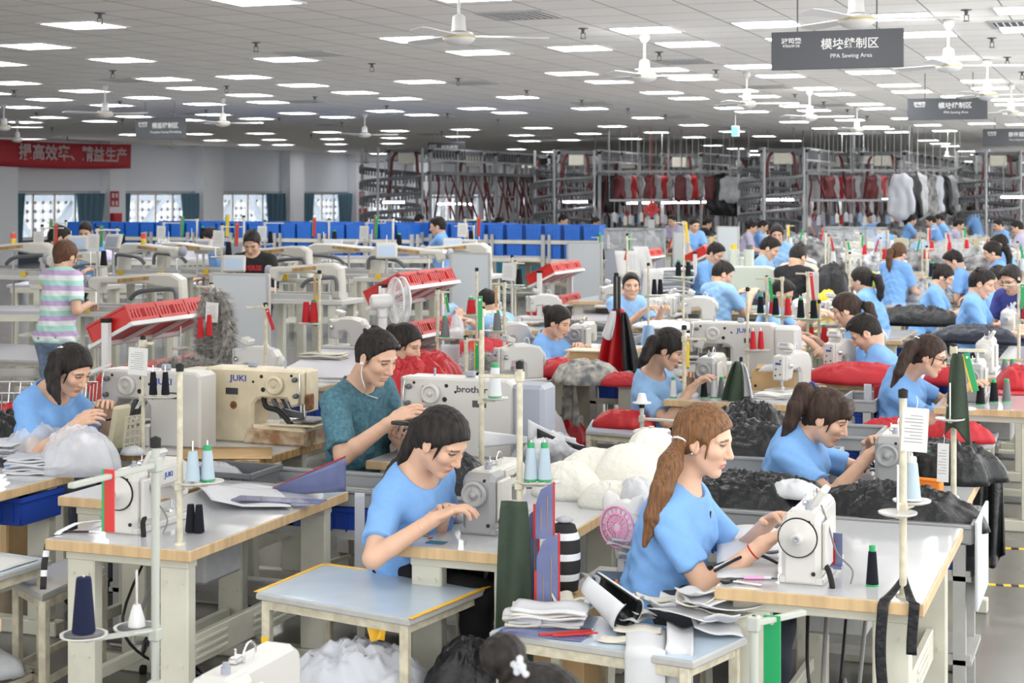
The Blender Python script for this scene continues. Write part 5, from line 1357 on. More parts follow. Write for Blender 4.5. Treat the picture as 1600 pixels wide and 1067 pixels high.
r = thing('scissors', 'thread snips lying by the ribbon on the near left table', 'scissors', P(115, 833), .4); MB().bar((-.05, .006, .006), (.06, 0, .006), .014, .006).build('handle', 'black', r); MB().bar((.05, 0, .006), (.11, .004, .006), .008, .003).build('blade', 'chrome', r)
table(-4.47, 6.19, 'small wood edged table end left of the near left machine', .46, .52)
tag(MB().box((-.600, 7.16, .60), (.014, .50, .36), bev=.003).build('side_panel_board', 'whiteboard'), 'pale side panel fixed to the end of the near right trough', 'panel')
# ---- table in the very front left corner with its pole
table(-4.05, 3.05, 'sewing table at the very front left mostly below the photo', .70, 1.30)
p = W(243, 1040, 4.55); z0 = TH
FP = stand(p.x, p.y, 'out of focus thread pole with long arm in the front left corner', z0, (HC - (688 - Y0) / F * 4.55) - z0, [(HC - (726 - Y0) / F * 4.55 - z0, -.02, -.36)], [(HC - (985 - Y0) / F * 4.55 - z0, -.06, .0), (HC - (992 - Y0) / F * 4.45 - z0, -.12, -.16)], .0115, 'front_pole')
cone(p.x - .12, p.y - .16, HC - (992 - Y0) / F * 4.45 + .006, 'large navy thread cone on the front left corner saucer', 'navy', None, .150, .031)
for dx, dy, y_, d_ in ((-.06, 0, 985, 4.55), (-.12, -.16, 992, 4.45)): MB().lathe([(.002, .0075), (.052, .0075), (.053, .0085), (.002, .0085)], (p.x + dx - p.x, dy, HC - (y_ - Y0) / F * d_ - z0 - .002), n=28).build('plate_lining', 'dark_steel', C.objects[-1] if False else FP)
mb = MB().lathe([(.024, 0), (.022, .02), (.012, .055), (.010, .06)], (p.x - .06, p.y, HC - (985 - Y0) / F * 4.55 + .006), n=14); tag(mb.build('cone_adapter', 'white_plastic'), 'white plastic cone adapter on the empty front left saucer', 'cone adapter')
strip(V3((p.x - .012, p.y - .20, HC - (728 - Y0) / F * 4.42)), 'red marker strip with green edge hanging in the front left corner', 'red_plastic', 'green_plastic', .165, .030)
a = W(350, 1085, 4.35); lock(a.x, a.y + .12, 'white machine whose top peeks in at the bottom left edge', 'plain', False, '', -PI / 2, HC - (1042 - Y0) / F * 4.35 - .26)
# low side tables bottom left
c = P(80, 873, .6); v1 = (P(0, 898, .6) - c).normalized() * .60; v2 = (P(0, 862, .6) - c).normalized() * .5
bench([c + v1, c + v1 + v2, c + v2, c], .6, 'low wooden legged bench with papers at the bottom left edge')
def fnp(u, v): q = c + v1 * (.08 + .8 * u) + v2 * (.06 + .8 * v); return V3((q.x, q.y, .603 + .003 * math.sin(6 * u)))
sheet('pattern_paper', 'white pattern paper lying on the bottom left bench', 'paper', fnp, 'paper', 8, 8, .003)
heap('garment_heap', 'grey folded garment with black cord on the lower rail of the bottom left bench', 'cloth heap', c + v1 * .45 + v2 * .4 - V3((0, 0, .43)), .2, .14, .11, 'cloth_grey', .3, 4, .8, 60)
q = [P(66, 930, .5), P(20, 905, .5), P(118, 866, .5), P(165, 885, .5)]
bench(q, .5, 'low white side table under the left end of the near left table', 'laminate')
# ---- bench with yellow tape in the middle front
q = [P(x, y, .6) for x, y in ((400, 925), (507, 881), (764, 916), (640, 967))]
r = bench(q, .6, 'blue topped bench edged with yellow tape in the middle front'); cc = sum(q, Vector()) / 4
mb = MB()
for a, b in ((0, 1), (1, 2), (2, 3)): mb.bar(q[a] - cc + V3((0, 0, .601)), q[b] - cc + V3((0, 0, .601)), .020, .002)
mb.build('edge_tape', 'tape_yellow', r)
lw = q[3] - cc; mb = MB().box((lw.x * .9, lw.y * .9 - .019, .20), (.036, .002, .045)).box((q[0].x * 0 + (q[0] - cc).x * .9, (q[0] - cc).y * .9 - .019, .42), (.03, .002, .03)); mb.build('leg_tape', 'yellow', r)
hang('plastic_bag', 'yellow plastic bag taped under the corner of the blue topped bench', 'bag', W(590, 968, 6.0), .11, .075, 'tape_yellow', (1, -.3, 0), .5, .012, 1.2, 1, .003, gather=1.2)
# bags under it
p1 = W(570, 1040, 6.1)
heap('cloth_pile', 'pile of pale grey cut pieces on the floor under the taped bench', 'cloth pile', V3((p1.x - .02, p1.y - .05, 0)), .36, .26, .46, 'cloth_pale', .4, 12, .7, 90)
heap('plastic_bag', 'shiny black plastic bag under the right of the taped bench', 'bag', V3((p1.x + .42, p1.y + .02, 0)), .24, .22, .50, 'nylon_black', .1, 17, .8, 90)
a = W(745, 1000, 6.6); tag(MB().lathe([(.10, .2), (.13, .32), (.132, .33), (.10, .21)], n=20).build('basin', 'blue_bright', None, (a.x - .2, a.y, .28)), 'round blue plastic basin under the centre woman', 'basin')
# person with hair bun at the bottom edge
person('person with black hair bun and pale hair clip at the bottom edge', W(840, 1380, 3.35), W(838, 1215, 3.3), W(845, 1148, 3.25), -.3, 38, 0, W(960, 1350, 3.2), W(930, 1340, 3.5), hcol='hair_black', hair='bun', bun=np.array(W(786, 1024, 3.3)), sc=1.05, q=2, shirt='tee_blue', legs=False)
c = W(815, 1040, 3.15); mb = MB()
for k in range(9): mb.lathe([(.001, -.007), (.007, -.003), (.007, .003), (.001, .007)], (c.x + .006 * (k % 3) - .006 * (k // 3), c.y - .01, c.z - .006 * (k % 4) + .008 * (k // 3)), n=8)
tag(mb.build('hair_clip', 'poly_milky'), 'pale beaded hair clip beside the bun at the bottom edge', 'hair clip')
# green strip pole at the bottom right
p = W(1178, 1060, 4.3); zt = HC - (968 - Y0) / F * 4.3
stand(p.x, p.y, 'cream pole with short arm at the bottom edge right of the cuttings', TH - .6, zt - TH + .6, [(zt - TH + .59, .10, .16)], [], .012, 'front_pole')
strip(V3((p.x + .035, p.y + .06, zt - .0)), 'broad green marker strip on the pole at the bottom edge', 'green_plastic', None, .30, .045, 0.0)
# ================================================================ second row of stations, left to right
# station with the big black-haired woman on the left
table(-5.45, 5.42, 'white sewing table with wood edge cut by the left edge', .68, 1.32)
p = P(55, 728); stack('cloth_pile', 'pile of white cut pieces on the table at the left edge', 'cloth pile', P(62, 738), .26, .19, 8, .010, ['cloth_white', 'cloth_pale'], .3, 3, .025)
stack('cloth_pile', 'pile of white cut pieces right at the left edge behind the first pile', 'cloth pile', P(5, 712), .26, .2, 9, .009, ['cloth_white', 'cloth_pale'], .1, 5, .03)
heap('plastic_bag', 'big clear plastic bag of white pieces on the left edge table', 'bag', P(120, 738), .20, .14, .22, 'poly_milky', .2, 7, .9, 80)
heap('plastic_bag', 'second clear plastic bag lying behind the left white pile', 'bag', P(60, 712), .17, .12, .16, 'poly_milky', .5, 16, .9, 70)
bin_(-4.97, 6.52, .57, 'blue plastic bin under the right end of the left edge table', 'blue_plastic', .36, .32, .13)
table(-5.50, 7.36, 'worn brown edged table carrying the two pattern machines', 1.37, .72, False, 'wood_dark')
p = P(247, 694); tacker(p.x, p.y, 'white pattern sewing machine beside the woman on the left', 'enamel_white', 'JUKI', L=.62)
p = P(405, 690); tacker(p.x, p.y + .02, 'old yellowed pattern sewing machine with rusty base', 'cream_old', 'JUKI', True, 'cream_old', rusty=True)
sheet('board_sheet', 'brown card sheet lying before the rusty machine', 'card', lambda u, v: P(285 + 140 * u, 718 - 18 * v, TH) + V3((0, 0, .004)), 'cardboard', 4, 4, .003)
r = thing('tablet_stand', 'cream tilted control tablet with grid stand before the left machine', 'tablet', P(190, 706), -.2)
MB().box((-.02, 0, .125), (.035, .115, .24), Matrix.Rotation(.22, 3, 'Y'), .012).build('tablet', 'cream_plastic', r)
mb = MB(); Rm = Matrix.Rotation(.12, 3, 'Y')
for k in range(4): mb.box(Rm @ V3((.06, -.05 + k * .035, .11)), (.008, .006, .19), Rm)
for k in range(6): mb.box(Rm @ V3((.06, .0, .02 + k * .036)), (.008, .115, .006), Rm)
mb.build('grid_stand', 'cream_plastic', r); MB().box((.02, 0, .008), (.14, .13, .016), bev=.004).build('foot', 'dark_steel', r)
r = thing('plastic_tub', 'clear plastic tub of dark parts before the left woman', 'tub', P(152, 712)); MB().lathe([(.055, .002), (.070, .06), (.074, .062), (.072, .066), (.066, .06), (.052, .006)], n=24).build('tub', 'poly_milky', r); MB().lathe([(.002, .035), (.058, .032), (.05, .006)], n=16).build('contents', 'dark_steel', r)
heap('tissue', 'small crumpled white tissue beside the tablet stand', 'tissue', P(208, 710), .07, .05, .045, 'cloth_white', 0, 31, 1, 40)
r, j = person('woman with low black ponytail in blue shirt at the far left machine', W(60, 735, 8.75), W(78, 612, 8.72), W(112, 578, 8.65), -.12, 30, -2, W(112, 668, 8.35), W(168, 640, 8.75), (-.6, -.25, -1), (.2, .5, -.6), hcol='hair_black',
       tail=[W(98, 548, 8.62), W(90, 560, 8.58), W(82, 582, 8.54), W(84, 606, 8.50), W(93, 630, 8.46)], sc=1.08, stool='wooden work stool under the woman at the far left machine', neckline=.095, hl='chrome', pnr=(.2, .8, -.5))
ring('hair_band_on_wrist', j['wl'] - j['base'] - nv(j['wl'] - j['eL']) * .05, j['wl'] - j['eL'], .031, .006, 'black', r)
p = P(232, 708); stand(p.x, p.y - .05, 'slim pole with white order sheet over the left machine', TH, .60, [(.57, .05, .02)], [(.30, .06, 0), (.30, .12, .02)], .010)
for i, dx in enumerate((.06, .12)): cone(p.x + dx, p.y - .05 + .02 * i, TH + .306, 'black thread cone on the left machine pole, %s of two' % ('left', 'right')[i], 'black', None, .12, .021)
tagpaper(p + V3((-.01, -.075, .57)), 'white order sheet on the slim pole before the red crate rack', .11, .14, .05)
p = P(300, 693); strip(p + V3((0, -.12, .36)), 'green and yellow marker strip on the back of the left machine', 'green_plastic', 'yellow', .16, .022)
for i, (px, m_) in enumerate(((291, 'black'), (308, 'olive'))): c = P(px, 696); cone(c.x, c.y - .02, TH, ('black', 'dark green')[i] + ' cone standing between the two pattern machines', 'black' if i == 0 else 'grey', None, .13, .026)
# shopping cart and dark cloth behind the left woman
p = W(35, 600, 10.3); r = thing('shopping_cart', 'wire shopping cart with red handle behind the left woman', 'cart', (p.x, p.y, 0), .35); mb = MB()
for k in range(12): x = -.40 + k * .07; mb.cyl((x, -.26, .50), (x + .02, -.30, .90), .004, n=6).cyl((x, .26, .50), (x + .02, .30, .90), .004, n=6)
for z in (.50, .63, .77, .90):
    for s in (-1, 1): mb.cyl((-.42, s * (.26 + (z - .5) * .1), z), (.40, s * (.26 + (z - .5) * .1), z), .006, n=6)
for k in range(7): mb.cyl((.37, -.26 + k * .087, .5), (.40, -.26 + k * .087, .9), .004, n=6)
mb.box((-.02, 0, .49), (.8, .54, .01)); mb.build('basket', 'chrome', r)
MB().cyl((.46, -.30, 1.0), (.46, .30, 1.0), .018).build('handle', 'grey_paint', r)
for s in (-1, 1): MB().bar((.40, s * .30, .90), (.47, s * .30, 1.01), .03, .05, bev=.008).build('handle_bracket', 'red_plastic', r); MB().bar((.36, s * .25, .5), (.30, s * .25, .12), .025).build('leg', 'chrome', r); MB().cyl((.30, s * .25 - .015, .06), (.30, s * .25 + .015, .06), .06, n=16).build('wheel', 'rubber', r); MB().cyl((-.34, s * .2 - .015, .06), (-.34, s * .2 + .015, .06), .06, n=16).bar((-.34, s * .2, .06), (-.34, s * .2, .5), .02).build('wheel', 'rubber', r)
heap('garment_heap', 'red cloth inside the wire shopping cart', 'cloth heap', (p.x, p.y, .50), .36, .22, .30, 'nylon_red', .35, 3, .7, 60)
p = W(10, 660, 9.4); heap('garment_heap', 'black frilly garment heap at the left edge behind the woman', 'cloth heap', (p.x, p.y, .45), .22, .26, .42, 'nylon_black', 0, 13, .9, 70)
tag(MB().box((p.x, p.y, .22), (.4, .5, .44), bev=.01).build('carton', 'cardboard'), 'carton under the black garment heap at the left edge', 'box')
# trough behind the near left table
trough(-4.62, -2.72, 6.80, 7.24, 'long grey metal trough behind the near left table', nb=4, where='behind the near left table')
bin_(-4.05, 7.01, .70, 'dark grey bin set in the trough behind the near left table', 'dark_steel', .34, .30, .085)
def fnt(u, v): a = W(402 + 138 * u, 776 - 8 * u - (54 * u + 4) * v * .95, 7.55 - .25 * u); return a
r = sheet('plastic_template', 'large violet clear template with red edge leaning in the left trough', 'template', fnt, 'poly_blue', 10, 6, .004)
sheet('template_edge', '', '', lambda u, v: fnt(u, .97 + .05 * v) - r.location, 'red_plastic', 10, 1, .006, parent=r)
a = P(400, 790); r = thing('plastic_template', 'flat violet template lying at the back of the near left table', 'template', (a.x + .10, a.y + .02, TH + .028), .1); MB().box((0, 0, 0), (.40, .10, .004)).build('sheet', 'poly_blue', r)
heap('bubble_wrap', 'white bubble wrap in the left end of the trough', 'packing', P(330, 752, .70), .16, .13, .09, 'poly_milky', .1, 19, .8, 60)
heap('garment_heap', 'glossy black jacket bunched in the trough beside the seated man', 'cloth heap', (-3.02, 7.02, .70), .28, .19, .24, 'nylon_black', .1, 23, .8, 90)
hang('fabric_tie', 'pale ribbon tie hanging down from the trough behind the centre woman', 'fabric tie', W(562, 770, 7.25), .045, .46, 'cloth_pale', (1, 0, 0), 1., .004, .5, 1, .003, gather=1.)
q = [P(525, 905, .48), P(530, 872, .48), P(600, 862, .48), P(640, 880, .48)]
# seated man and big machine
table(-3.62, 7.56, 'white table with wood edge under the large machine in the middle', .60, 1.25)
p = P(717, 712); tacker(p.x, p.y + .04, 'large white pattern machine with grey rear cover in the middle', 'enamel_white', 'brother', rear='grey_plastic', L=.62)
p2 = P(712, 712); MB_ = MB().box((p2.x - .15, p2.y - .052, TH + .315), (.028, .004, .085)); tag(MB_.build('red_tag', 'red_plastic'), 'red sticker tag on the large middle machine', 'tag')
r, j = person('young man in teal melange shirt with white earphones holding a dark piece', W(555, 765, 8.75), W(560, 600, 8.65), W(588, 558, 8.5), -.22, 26, -4, W(606, 662, 8.25), W(622, 690, 8.5), (-.45, -.45, -1), (.2, .5, -.8), female=False, hair='short', hcol='hair_black', shirt='tee_teal', sc=1.10,
       pants='trouser_black', stool='wooden work stool under the young man in the teal shirt', neckline=.082, girth=1.12, sleeve=.86, pnr=(.3, .7, -.6), pnl=(.3, .2, .8), curl=.8)
e0 = j['H'](.006, -.090, -.022) - j['base']; nk = j['neck'] - j['base']
MB().tube([V3(e0), V3(e0 + np.array((.0, -.01, -.06))), V3(e0 + np.array((.02, -.01, -.12))), V3(nk + j['f'] * .10 - j['l'] * .06 - j['u'] * .02), V3(nk + j['f'] * .13 - j['u'] * .05)], .0028, 5).lathe([(.009, 0), (.009, .01), (.004, .014)], V3(e0), V3(-j['hl']), n=10).build('earphone', 'white_plastic', r)
a = V3(j['wr']) + V3((.13, -.02, .015)); tag(MB().box((0, 0, 0), (.16, .11, .018), bev=.004).box((.05, 0, .012), (.07, .08, .006)).build('fabric_piece', ['nylon_black'], None, a, -.1), 'dark sewn piece with white tip held by the young man', 'fabric piece')
lettering('JUMP', .04, 'paper', r, V3(j['hip'] - j['base']) + V3((.26, -.165, -.02)), (PI / 2, 0, 0)).hide_render = False
heap('garment_heap', 'crumpled red nylon jackets between the seated man and the large machine', 'cloth heap', (-4.02, 8.95, .70), .40, .30, .42, 'nylon_red', .2, 41, .9, 110)
tag(MB().box((-4.02, 8.95, .35), (.66, .5, .69), bev=.01).build('work_chest', 'grey_paint'), 'grey chest carrying the crumpled red jackets', 'chest')
p, h = pole_at(744, 745, 482)
stand(p.x + .02, p.y + .02, 'tall cream pole with cone before the large middle machine', TH, h, [(h - .02, .03, .10)], [(.37, .06, .02)], .0125)
cone(p.x + .08, p.y + .04, TH + .376, 'white thread cone with green tip before the large middle machine', 'white', 'green_plastic', .14, .032)
strip(p + V3((.02, -.0, h + .06)), 'upright green marker strip on the pole before the large middle machine', 'green_plastic', None, .16, .022)
heap('cloth_heap', 'white and black panels piled right of the large middle machine', 'cloth heap', W(860, 735, 8.1) + V3((0, 0, -.02)), .22, .17, .20, 'mixed_grey', .2, 15, .8, 90)
for i in range(5):
    sheet('cloth_piece', '%s panel fanned in the pile right of the large middle machine, %s from the top' % (('white', 'black')[i % 2], ORD[i]), 'cloth', lambda u, v, i=i: W(825 + 14 * i + (75 + 8 * i) * u, 655 + 14 * i + 6 * math.sin(2.5 * u) + 26 * u + (34 - 10 * u) * v, 8.05 - .02 * i), ('cloth_white', 'nylon_black')[i % 2], 14, 8, .006)
tag(MB().box((-2.62, 7.98, .34), (.62, .5, .68), bev=.01).build('work_chest', 'grey_paint'), 'grey chest under the white and black panels', 'chest')
sheet('cloth_piece', 'stiff white cloth triangle at the right of the large middle machine', 'cloth', lambda u, v: W(748 + 75 * u, 672 + 10 * u + (28 - 18 * u) * v, 7.9 + .1 * math.sin(3 * u)), 'cloth_white', 12, 6, .006)
# trough with black garments behind the batting
trough(-2.45, -1.45, 8.35, 8.85, 'grey trough filled with dark garments behind the batting', nb=2, where='behind the batting')
heap('garment_heap', 'black nylon jackets with grey piping behind the batting', 'cloth heap', (-1.95, 8.6, .70), .46, .22, .20, 'nylon_black', .05, 27, 1, 100)
p = P(1018, 712, .72); r = thing('motor_box', 'white sewing motor box standing behind the batting', 'machine', (p.x, p.y, .72), -.1); MB().box((0, 0, .07), (.17, .15, .14), bev=.012).build('housing', 'enamel_white', r); MB().box((.088, 0, .06), (.004, .08, .06)).build('vent_panel', 'dark_steel', r); MB().cyl((0, 0, .14), (0, 0, .155), .015).build('knob', 'cream_old', r)
bench([V3((p.x - .2, p.y - .15, 0)), V3((p.x - .2, p.y + .2, 0)), V3((p.x + .3, p.y + .2, 0)), V3((p.x + .3, p.y - .15, 0))], .72, 'side table under the white motor box', 'laminate')
p = P(1003, 694, .72); stand(p.x, p.y, 'floor stand with cone spike and red tipped arm by the motor box', .72, .22, [(.14, .20, -.03)], [], .012, 'enamel')
mb = MB().lathe([(.05, 0), (.052, .006), (.03, .01), (.02, .05), (.016, .055)], (p.x, p.y, .72 + .225), n=18); tag(mb.build('cone_adapter', 'white_plastic'), 'white plastic cone adapter on the stand behind the batting', 'cone adapter')
# ---- right, second row
table(-1.245, 7.45, 'white sewing table with wood edge behind the near right table', .56, 1.30)
lock(-1.04, 7.82, 'grey sewing machine used by the woman reaching forward on the right', 'grey', True, '')
r, j = person('woman with brown ponytail in blue shirt reaching to the right machine', W(1235, 775, 8.0), W(1245, 690, 8.0), W(1292, 652, 7.9), -.08, 28, -2, W(1358, 712, 7.62), W(1362, 695, 7.95), (-.15, -.2, -1), (.1, .6, -.5), hcol='hair_dark',
       tail=[W(1270, 606, 7.95), W(1256, 612, 7.92), W(1244, 636, 7.9), W(1234, 662, 7.9), W(1222, 688, 7.9)], sc=1.08, stool='wooden work stool under the woman reaching on the right', neckline=.078, hl='ink_blue', hair='fringe', girth=1.10, sleeve=.7, pants='trouser_black')
p, h = pole_at(1490, 777, 540)
stand(p.x, p.y, 'cream pole holding green strips and olive cloth on the right', TH, h, [(h - .02, .13, .02), (h - .26, -.03, -.03)], [(.385, .03, .04), (.35, -.01, -.05)], .0125)
hang('garment_piece', 'olive green pocket piece hanging from the right hand pole', 'garment', p + V3((.02, -.04, h - .03)), .10, .36, 'olive', (1, 0, 0), 1.1, .012, 1.2, 3, .006, gather=.35)
strip(p + V3((.055, -.02, h - .03)), 'green and yellow marker strip slanting on the right hand pole', 'green_plastic', 'yellow', .17, .026, -.25)
tagpaper(p + V3((-.04, -.03, .26)), 'blank white tag tied low on the right hand pole', .05, .17, .0, .02)
for i, (px, py) in enumerate(((1452, 752), (1466, 750))): c = P(px, py); cone(c.x, c.y, TH, 'black thread cone with green tip beside the orange box, %s of two' % ('left', 'right')[i], 'black', 'green_plastic', .125, .026)
r = thing('parts_box', 'small orange plastic box at the foot of the black cones', 'box', P(1452, 766), -.25); MB().box((0, 0, .024), (.12, .05, .046), bev=.006).build('body', 'orange', r); MB().box((0, 0, .048), (.124, .054, .008), bev=.002).build('lid', 'orange', r)
heap('garment_heap', 'black nylon garment heaped at the back of the right table', 'cloth heap', P(1478, 748), .26, .20, .18, 'nylon_black', .1, 44, 1, 90)
hang('garment', 'black garment hanging off the right end of the right table', 'garment', W(1545, 742, 7.95), .13, .40, 'nylon_black', (1, .2, 0), 1.1, .03, 2, 5, .010, gather=1.)
for i, (px, py, m_) in enumerate(((1345, 772, 'teal_plastic'), (1372, 776, 'laminate_blue'))): tag(MB().box((0, 0, .001), (.07, .035, .002)).build('paper_scrap', m_, None, P(px, py) + V3((0, .02, .001))), ('teal', 'pale blue')[i] + ' card on the front edge of the right table', 'paper scrap')
for k in range(5):
    a = P(1330 + 10 * k, 748 - 3 * k); b = P(1372, 735 + 5 * k); tag(MB().tube([a + V3((0, 0, .012)), (a + b) / 2 + V3((0, 0, .03 + .02 * (k % 3))), b + V3((0, 0, .02))], .006, 6).build('cord', 'nylon_black' if k % 2 else 'nylon_navy'), 'dark cord feeding the right machine, %s from the front' % ORD[k], 'cord')
trough(-2.05, -.62, 6.94, 7.38, 'grey metal trough behind the near right table', nb=3, where='behind the near right table')
heap('garment_heap', 'black nylon garments with white piping along the right trough', 'cloth heap', (-.98, 7.14, .70), .40, .20, .17, 'nylon_black', 0, 51, 1, 110)
heap('garment_heap', 'black jackets with white piping in the trough behind the light brown ponytail', 'cloth heap', (-1.60, 7.16, .70), .42, .20, .18, 'nylon_black', 0, 57, 1, 110)
heap('cloth_heap', 'white slips of cloth on the black garments in the right trough', 'cloth heap', P(1235, 775, .80), .14, .09, .07, 'cloth_white', 0, 61, 1, 48)
q = P(1150, 745, .66); bench([P(1085, 745, .68), P(1085, 712, .68), P(1180, 712, .68), P(1180, 745, .68)], .68, 'white topped side table behind the light brown ponytail', 'laminate')
heap('garment_heap', 'black jackets with white zips piled behind the side table', 'cloth heap', W(1170, 745, 9.2), .30, .26, .42, 'nylon_black', 0, 63, 1, 110)
W_ = W(1170, 745, 9.2); tag(MB().box((W_.x, W_.y, W_.z / 2), (.5, .42, W_.z), bev=.01).build('work_chest', 'dark_steel'), 'dark chest under the black jackets behind the side table', 'chest')
# the two low tables with red pieces on the right
q = [P(1333, 688, .6), P(1352, 672, .6), P(1560, 674, .6), P(1553, 695, .6)]; bench(q, .6, 'low side table spread with red pieces on the right')
heap('garment_heap', 'red cloth pieces spread over the low right side table, left heap', 'cloth heap', P(1395, 686, .601), .22, .11, .13, 'cloth_red', 0, 71, .9, 70)
heap('garment_heap', 'red cloth pieces spread over the low right side table, right heap', 'cloth heap', P(1495, 690, .601), .22, .11, .13, 'cloth_red', .2, 73, .9, 70)
# ================================================================ third row
table(-1.19, 10.70, 'white sewing table with wood edge under the spectacled woman machine', .70, 1.30)
lock(-.98, 11.22, 'silver sewing machine used by the woman with glasses', 'grey', False, '')
lock(-1.05, 13.0, 'white sewing machine with big wheel behind the silver one on the right', 'white')
table(-1.35, 12.55, 'white sewing table behind the silver machine on the right', .70, 1.25)
r, j = person('woman with glasses and brown ponytail in blue shirt on the right', W(1405, 665, 10.9), W(1408, 590, 10.85), W(1452, 556, 10.7), -.08, 20, 0, W(1502, 612, 10.5), W(1510, 598, 10.8), (-.15, -.15, -1), (.1, .5, -.6), hcol='hair_dark', q=2,
       tail=[W(1434, 532, 10.7), W(1424, 542, 10.66), W(1414, 560, 10.64), W(1404, 582, 10.62), W(1393, 604, 10.62)], sc=1.08, stool='wooden work stool under the woman with glasses', neckline=.075, hl='chrome', glasses=True, girth=1.08)
for i, (px, py, m_) in enumerate(((1532, 632, 'black'), (1553, 628, 'black'), (1573, 627, 'grey'))): c = P(px, py); cone(c.x, c.y, TH, 'thread cone standing before the silver right machine, %s of three' % ('left', 'middle', 'right')[i], m_, 'green_plastic', .125, .029)
for i, px in enumerate((1570, 1582)): c = P(px, 592); cone(c.x, c.y, TH, 'grey thread cone with green tip at the right edge, %s of two' % ('left', 'right')[i], 'grey', 'green_plastic', .125, .029)
heap('garment_heap', 'red cloth corner at the right edge behind the grey cones', 'cloth heap', P(1592, 608), .14, .2, .16, 'cloth_red', .1, 81, .8, 60)
sheet('cloth_piece', 'red and white striped cloth band on the table of the silver machine', 'cloth', lambda u, v: P(1560 + 45 * u, 618 - 8 * v) + V3((0, 0, .006)), 'cloth_red', 6, 4, .006)
table(-2.88, 10.48, 'white sewing table with box and cones in the centre right', .86, 1.15)
lock(-2.68, 11.0, 'grey sewing machine with round wheel in front of the cardboard box', 'grey', False, '')
p = P(1090, 640, .70); stand(-2.76, 10.56, 'tall cream pole with square clamp in front of the woman in the middle', TH, .47, [(.39, .14, .02)], [], .014)
strip(V3((-2.73, 10.54, TH + .38)), 'yellow marker strip on the tall pole in the middle', 'yellow', None, .17, .02)
for i, (px, m_) in enumerate(((1052, 'white'), (1100, 'black'), (1115, 'white'), (1127, 'grey'))): c = P(px, 621); cone(c.x, c.y, TH, '%s thread cone at the table front before the small cardboard box, %s from left' % (m_, ORD[i]), m_, 'green_plastic', .115, .024)
mb = MB().lathe([(.055, 0), (.06, .02), (.05, .03), (.02, .032)], P(1078, 620), n=20); tag(mb.build('saucer', 'white_plastic'), 'white saucer beside the white cone in the middle', 'saucer')
g0 = W(1158, 565, 10.8); stand(g0.x, g0.y, 'thin pole holding the olive and white garment pieces', TH, g0.z - TH + .02, [], [], .008)
hang('garment_piece', 'olive garment piece hanging off the middle table', 'garment', W(1152, 565, 10.72), .13, .40, 'olive', (1, -.3, 0), 1.6, .03, 1.5, 2, .01, gather=.15, skew=-.06)
hang('garment_piece', 'white lining piece hanging off the middle table', 'garment', W(1160, 568, 10.76), .16, .48, 'cloth_white', (1, -.2, 0), 1.3, .03, 1.5, 4, .01, gather=.15, skew=.03)
p = P(1211, 608); r = thing('cardboard_box', 'open brown cardboard box on the middle table', 'box', p, .06); mb = MB()
for s in (-1, 1): mb.box((0, s * .09, .065), (.29, .006, .13)).box((s * .145, 0, .065), (.006, .18, .13))
mb.box((0, 0, .004), (.29, .18, .008)); mb.build('body', 'cardboard', r); MB().box((0, .13, .135), (.29, .09, .004), Matrix.Rotation(.3, 3, 'X')).build('flap', 'cardboard', r); MB().lathe([(.010, 0), (.010, .002)], (-.12, -.093, .03), (0, -1, 0), 12).build('hand_hole', 'black', r)
heap('cloth_heap', 'white and red cloth scraps inside the brown cardboard box', 'cloth heap', p + V3((0, 0, .10)), .12, .07, .07, 'cloth_white', 0, 83, 1, 40)
stack('paper_pile', 'stack of paper patterns under the cardboard box front', 'paper pile', P(1213, 622), .27, .14, 5, .006, 'paper', .05, 7, .012)
r, j = person('woman with ponytail in blue shirt bent low in the middle', W(1028, 660, 11.35), W(1015, 590, 11.25), W(1046, 545, 11.1), -.05, 30, 0, W(1080, 608, 10.85), W(1078, 594, 11.2), (-.3, -.3, -1), (.1, .5, -.6), hcol='hair_black', q=2,
       tail=[W(1029, 528, 11.1), W(1021, 534, 11.06), W(1013, 548, 11.04), W(1006, 562, 11.02), W(998, 574, 11.02)], sc=1.10, stool='wooden work stool under the woman bent low in the middle', neckline=.085, hl='chrome', hair='fringe', girth=1.22, shirt='tee_pale', tan=.92)
head_machine(-2.20, 11.2, 'white sewing machine with blue badge beside the cardboard box', 1.25)
head_machine(-2.05, 12.25, 'second white sewing machine behind the one with the blue badge', 1.3)
table(-2.5, 11.75, 'white sewing table under the second badge machine', .80, 1.0)
table(-3.60, 11.60, 'white table under the large machine behind the middle woman', 1.0, .75)
p = P(1160, 588); tacker(p.x - .05, p.y - .05, 'large white pattern machine behind the woman bent low', 'enamel_white', 'JUKI', rear='enamel_white')
r = thing('warning_sign', 'small yellow warning triangle below the large machine behind the middle woman', 'sticker', p + V3((-.05, -.19, -.005)), 0); MB().prism([(-.035, 0), (.035, 0), (0, .06)], 'y', -.002, .002).build('triangle', 'yellow', r); MB().prism([(-.006, .012), (.006, .012), (0, .042)], 'y', -.004, -.002).build('bolt_mark', 'black', r)
stand(p.x + .10, p.y - .28, 'thin pole with two red cones before the large middle right machine', TH, .66, [], [(.22, .04, 0), (.22, .09, .03)], .011)
for i in range(2): cone(p.x + .14 + .05 * i, p.y - .28 + .03 * i, TH + .226, 'red thread cone on the thin pole before the large machine, %s of two' % ('left', 'right')[i], 'red', None, .13, .024)
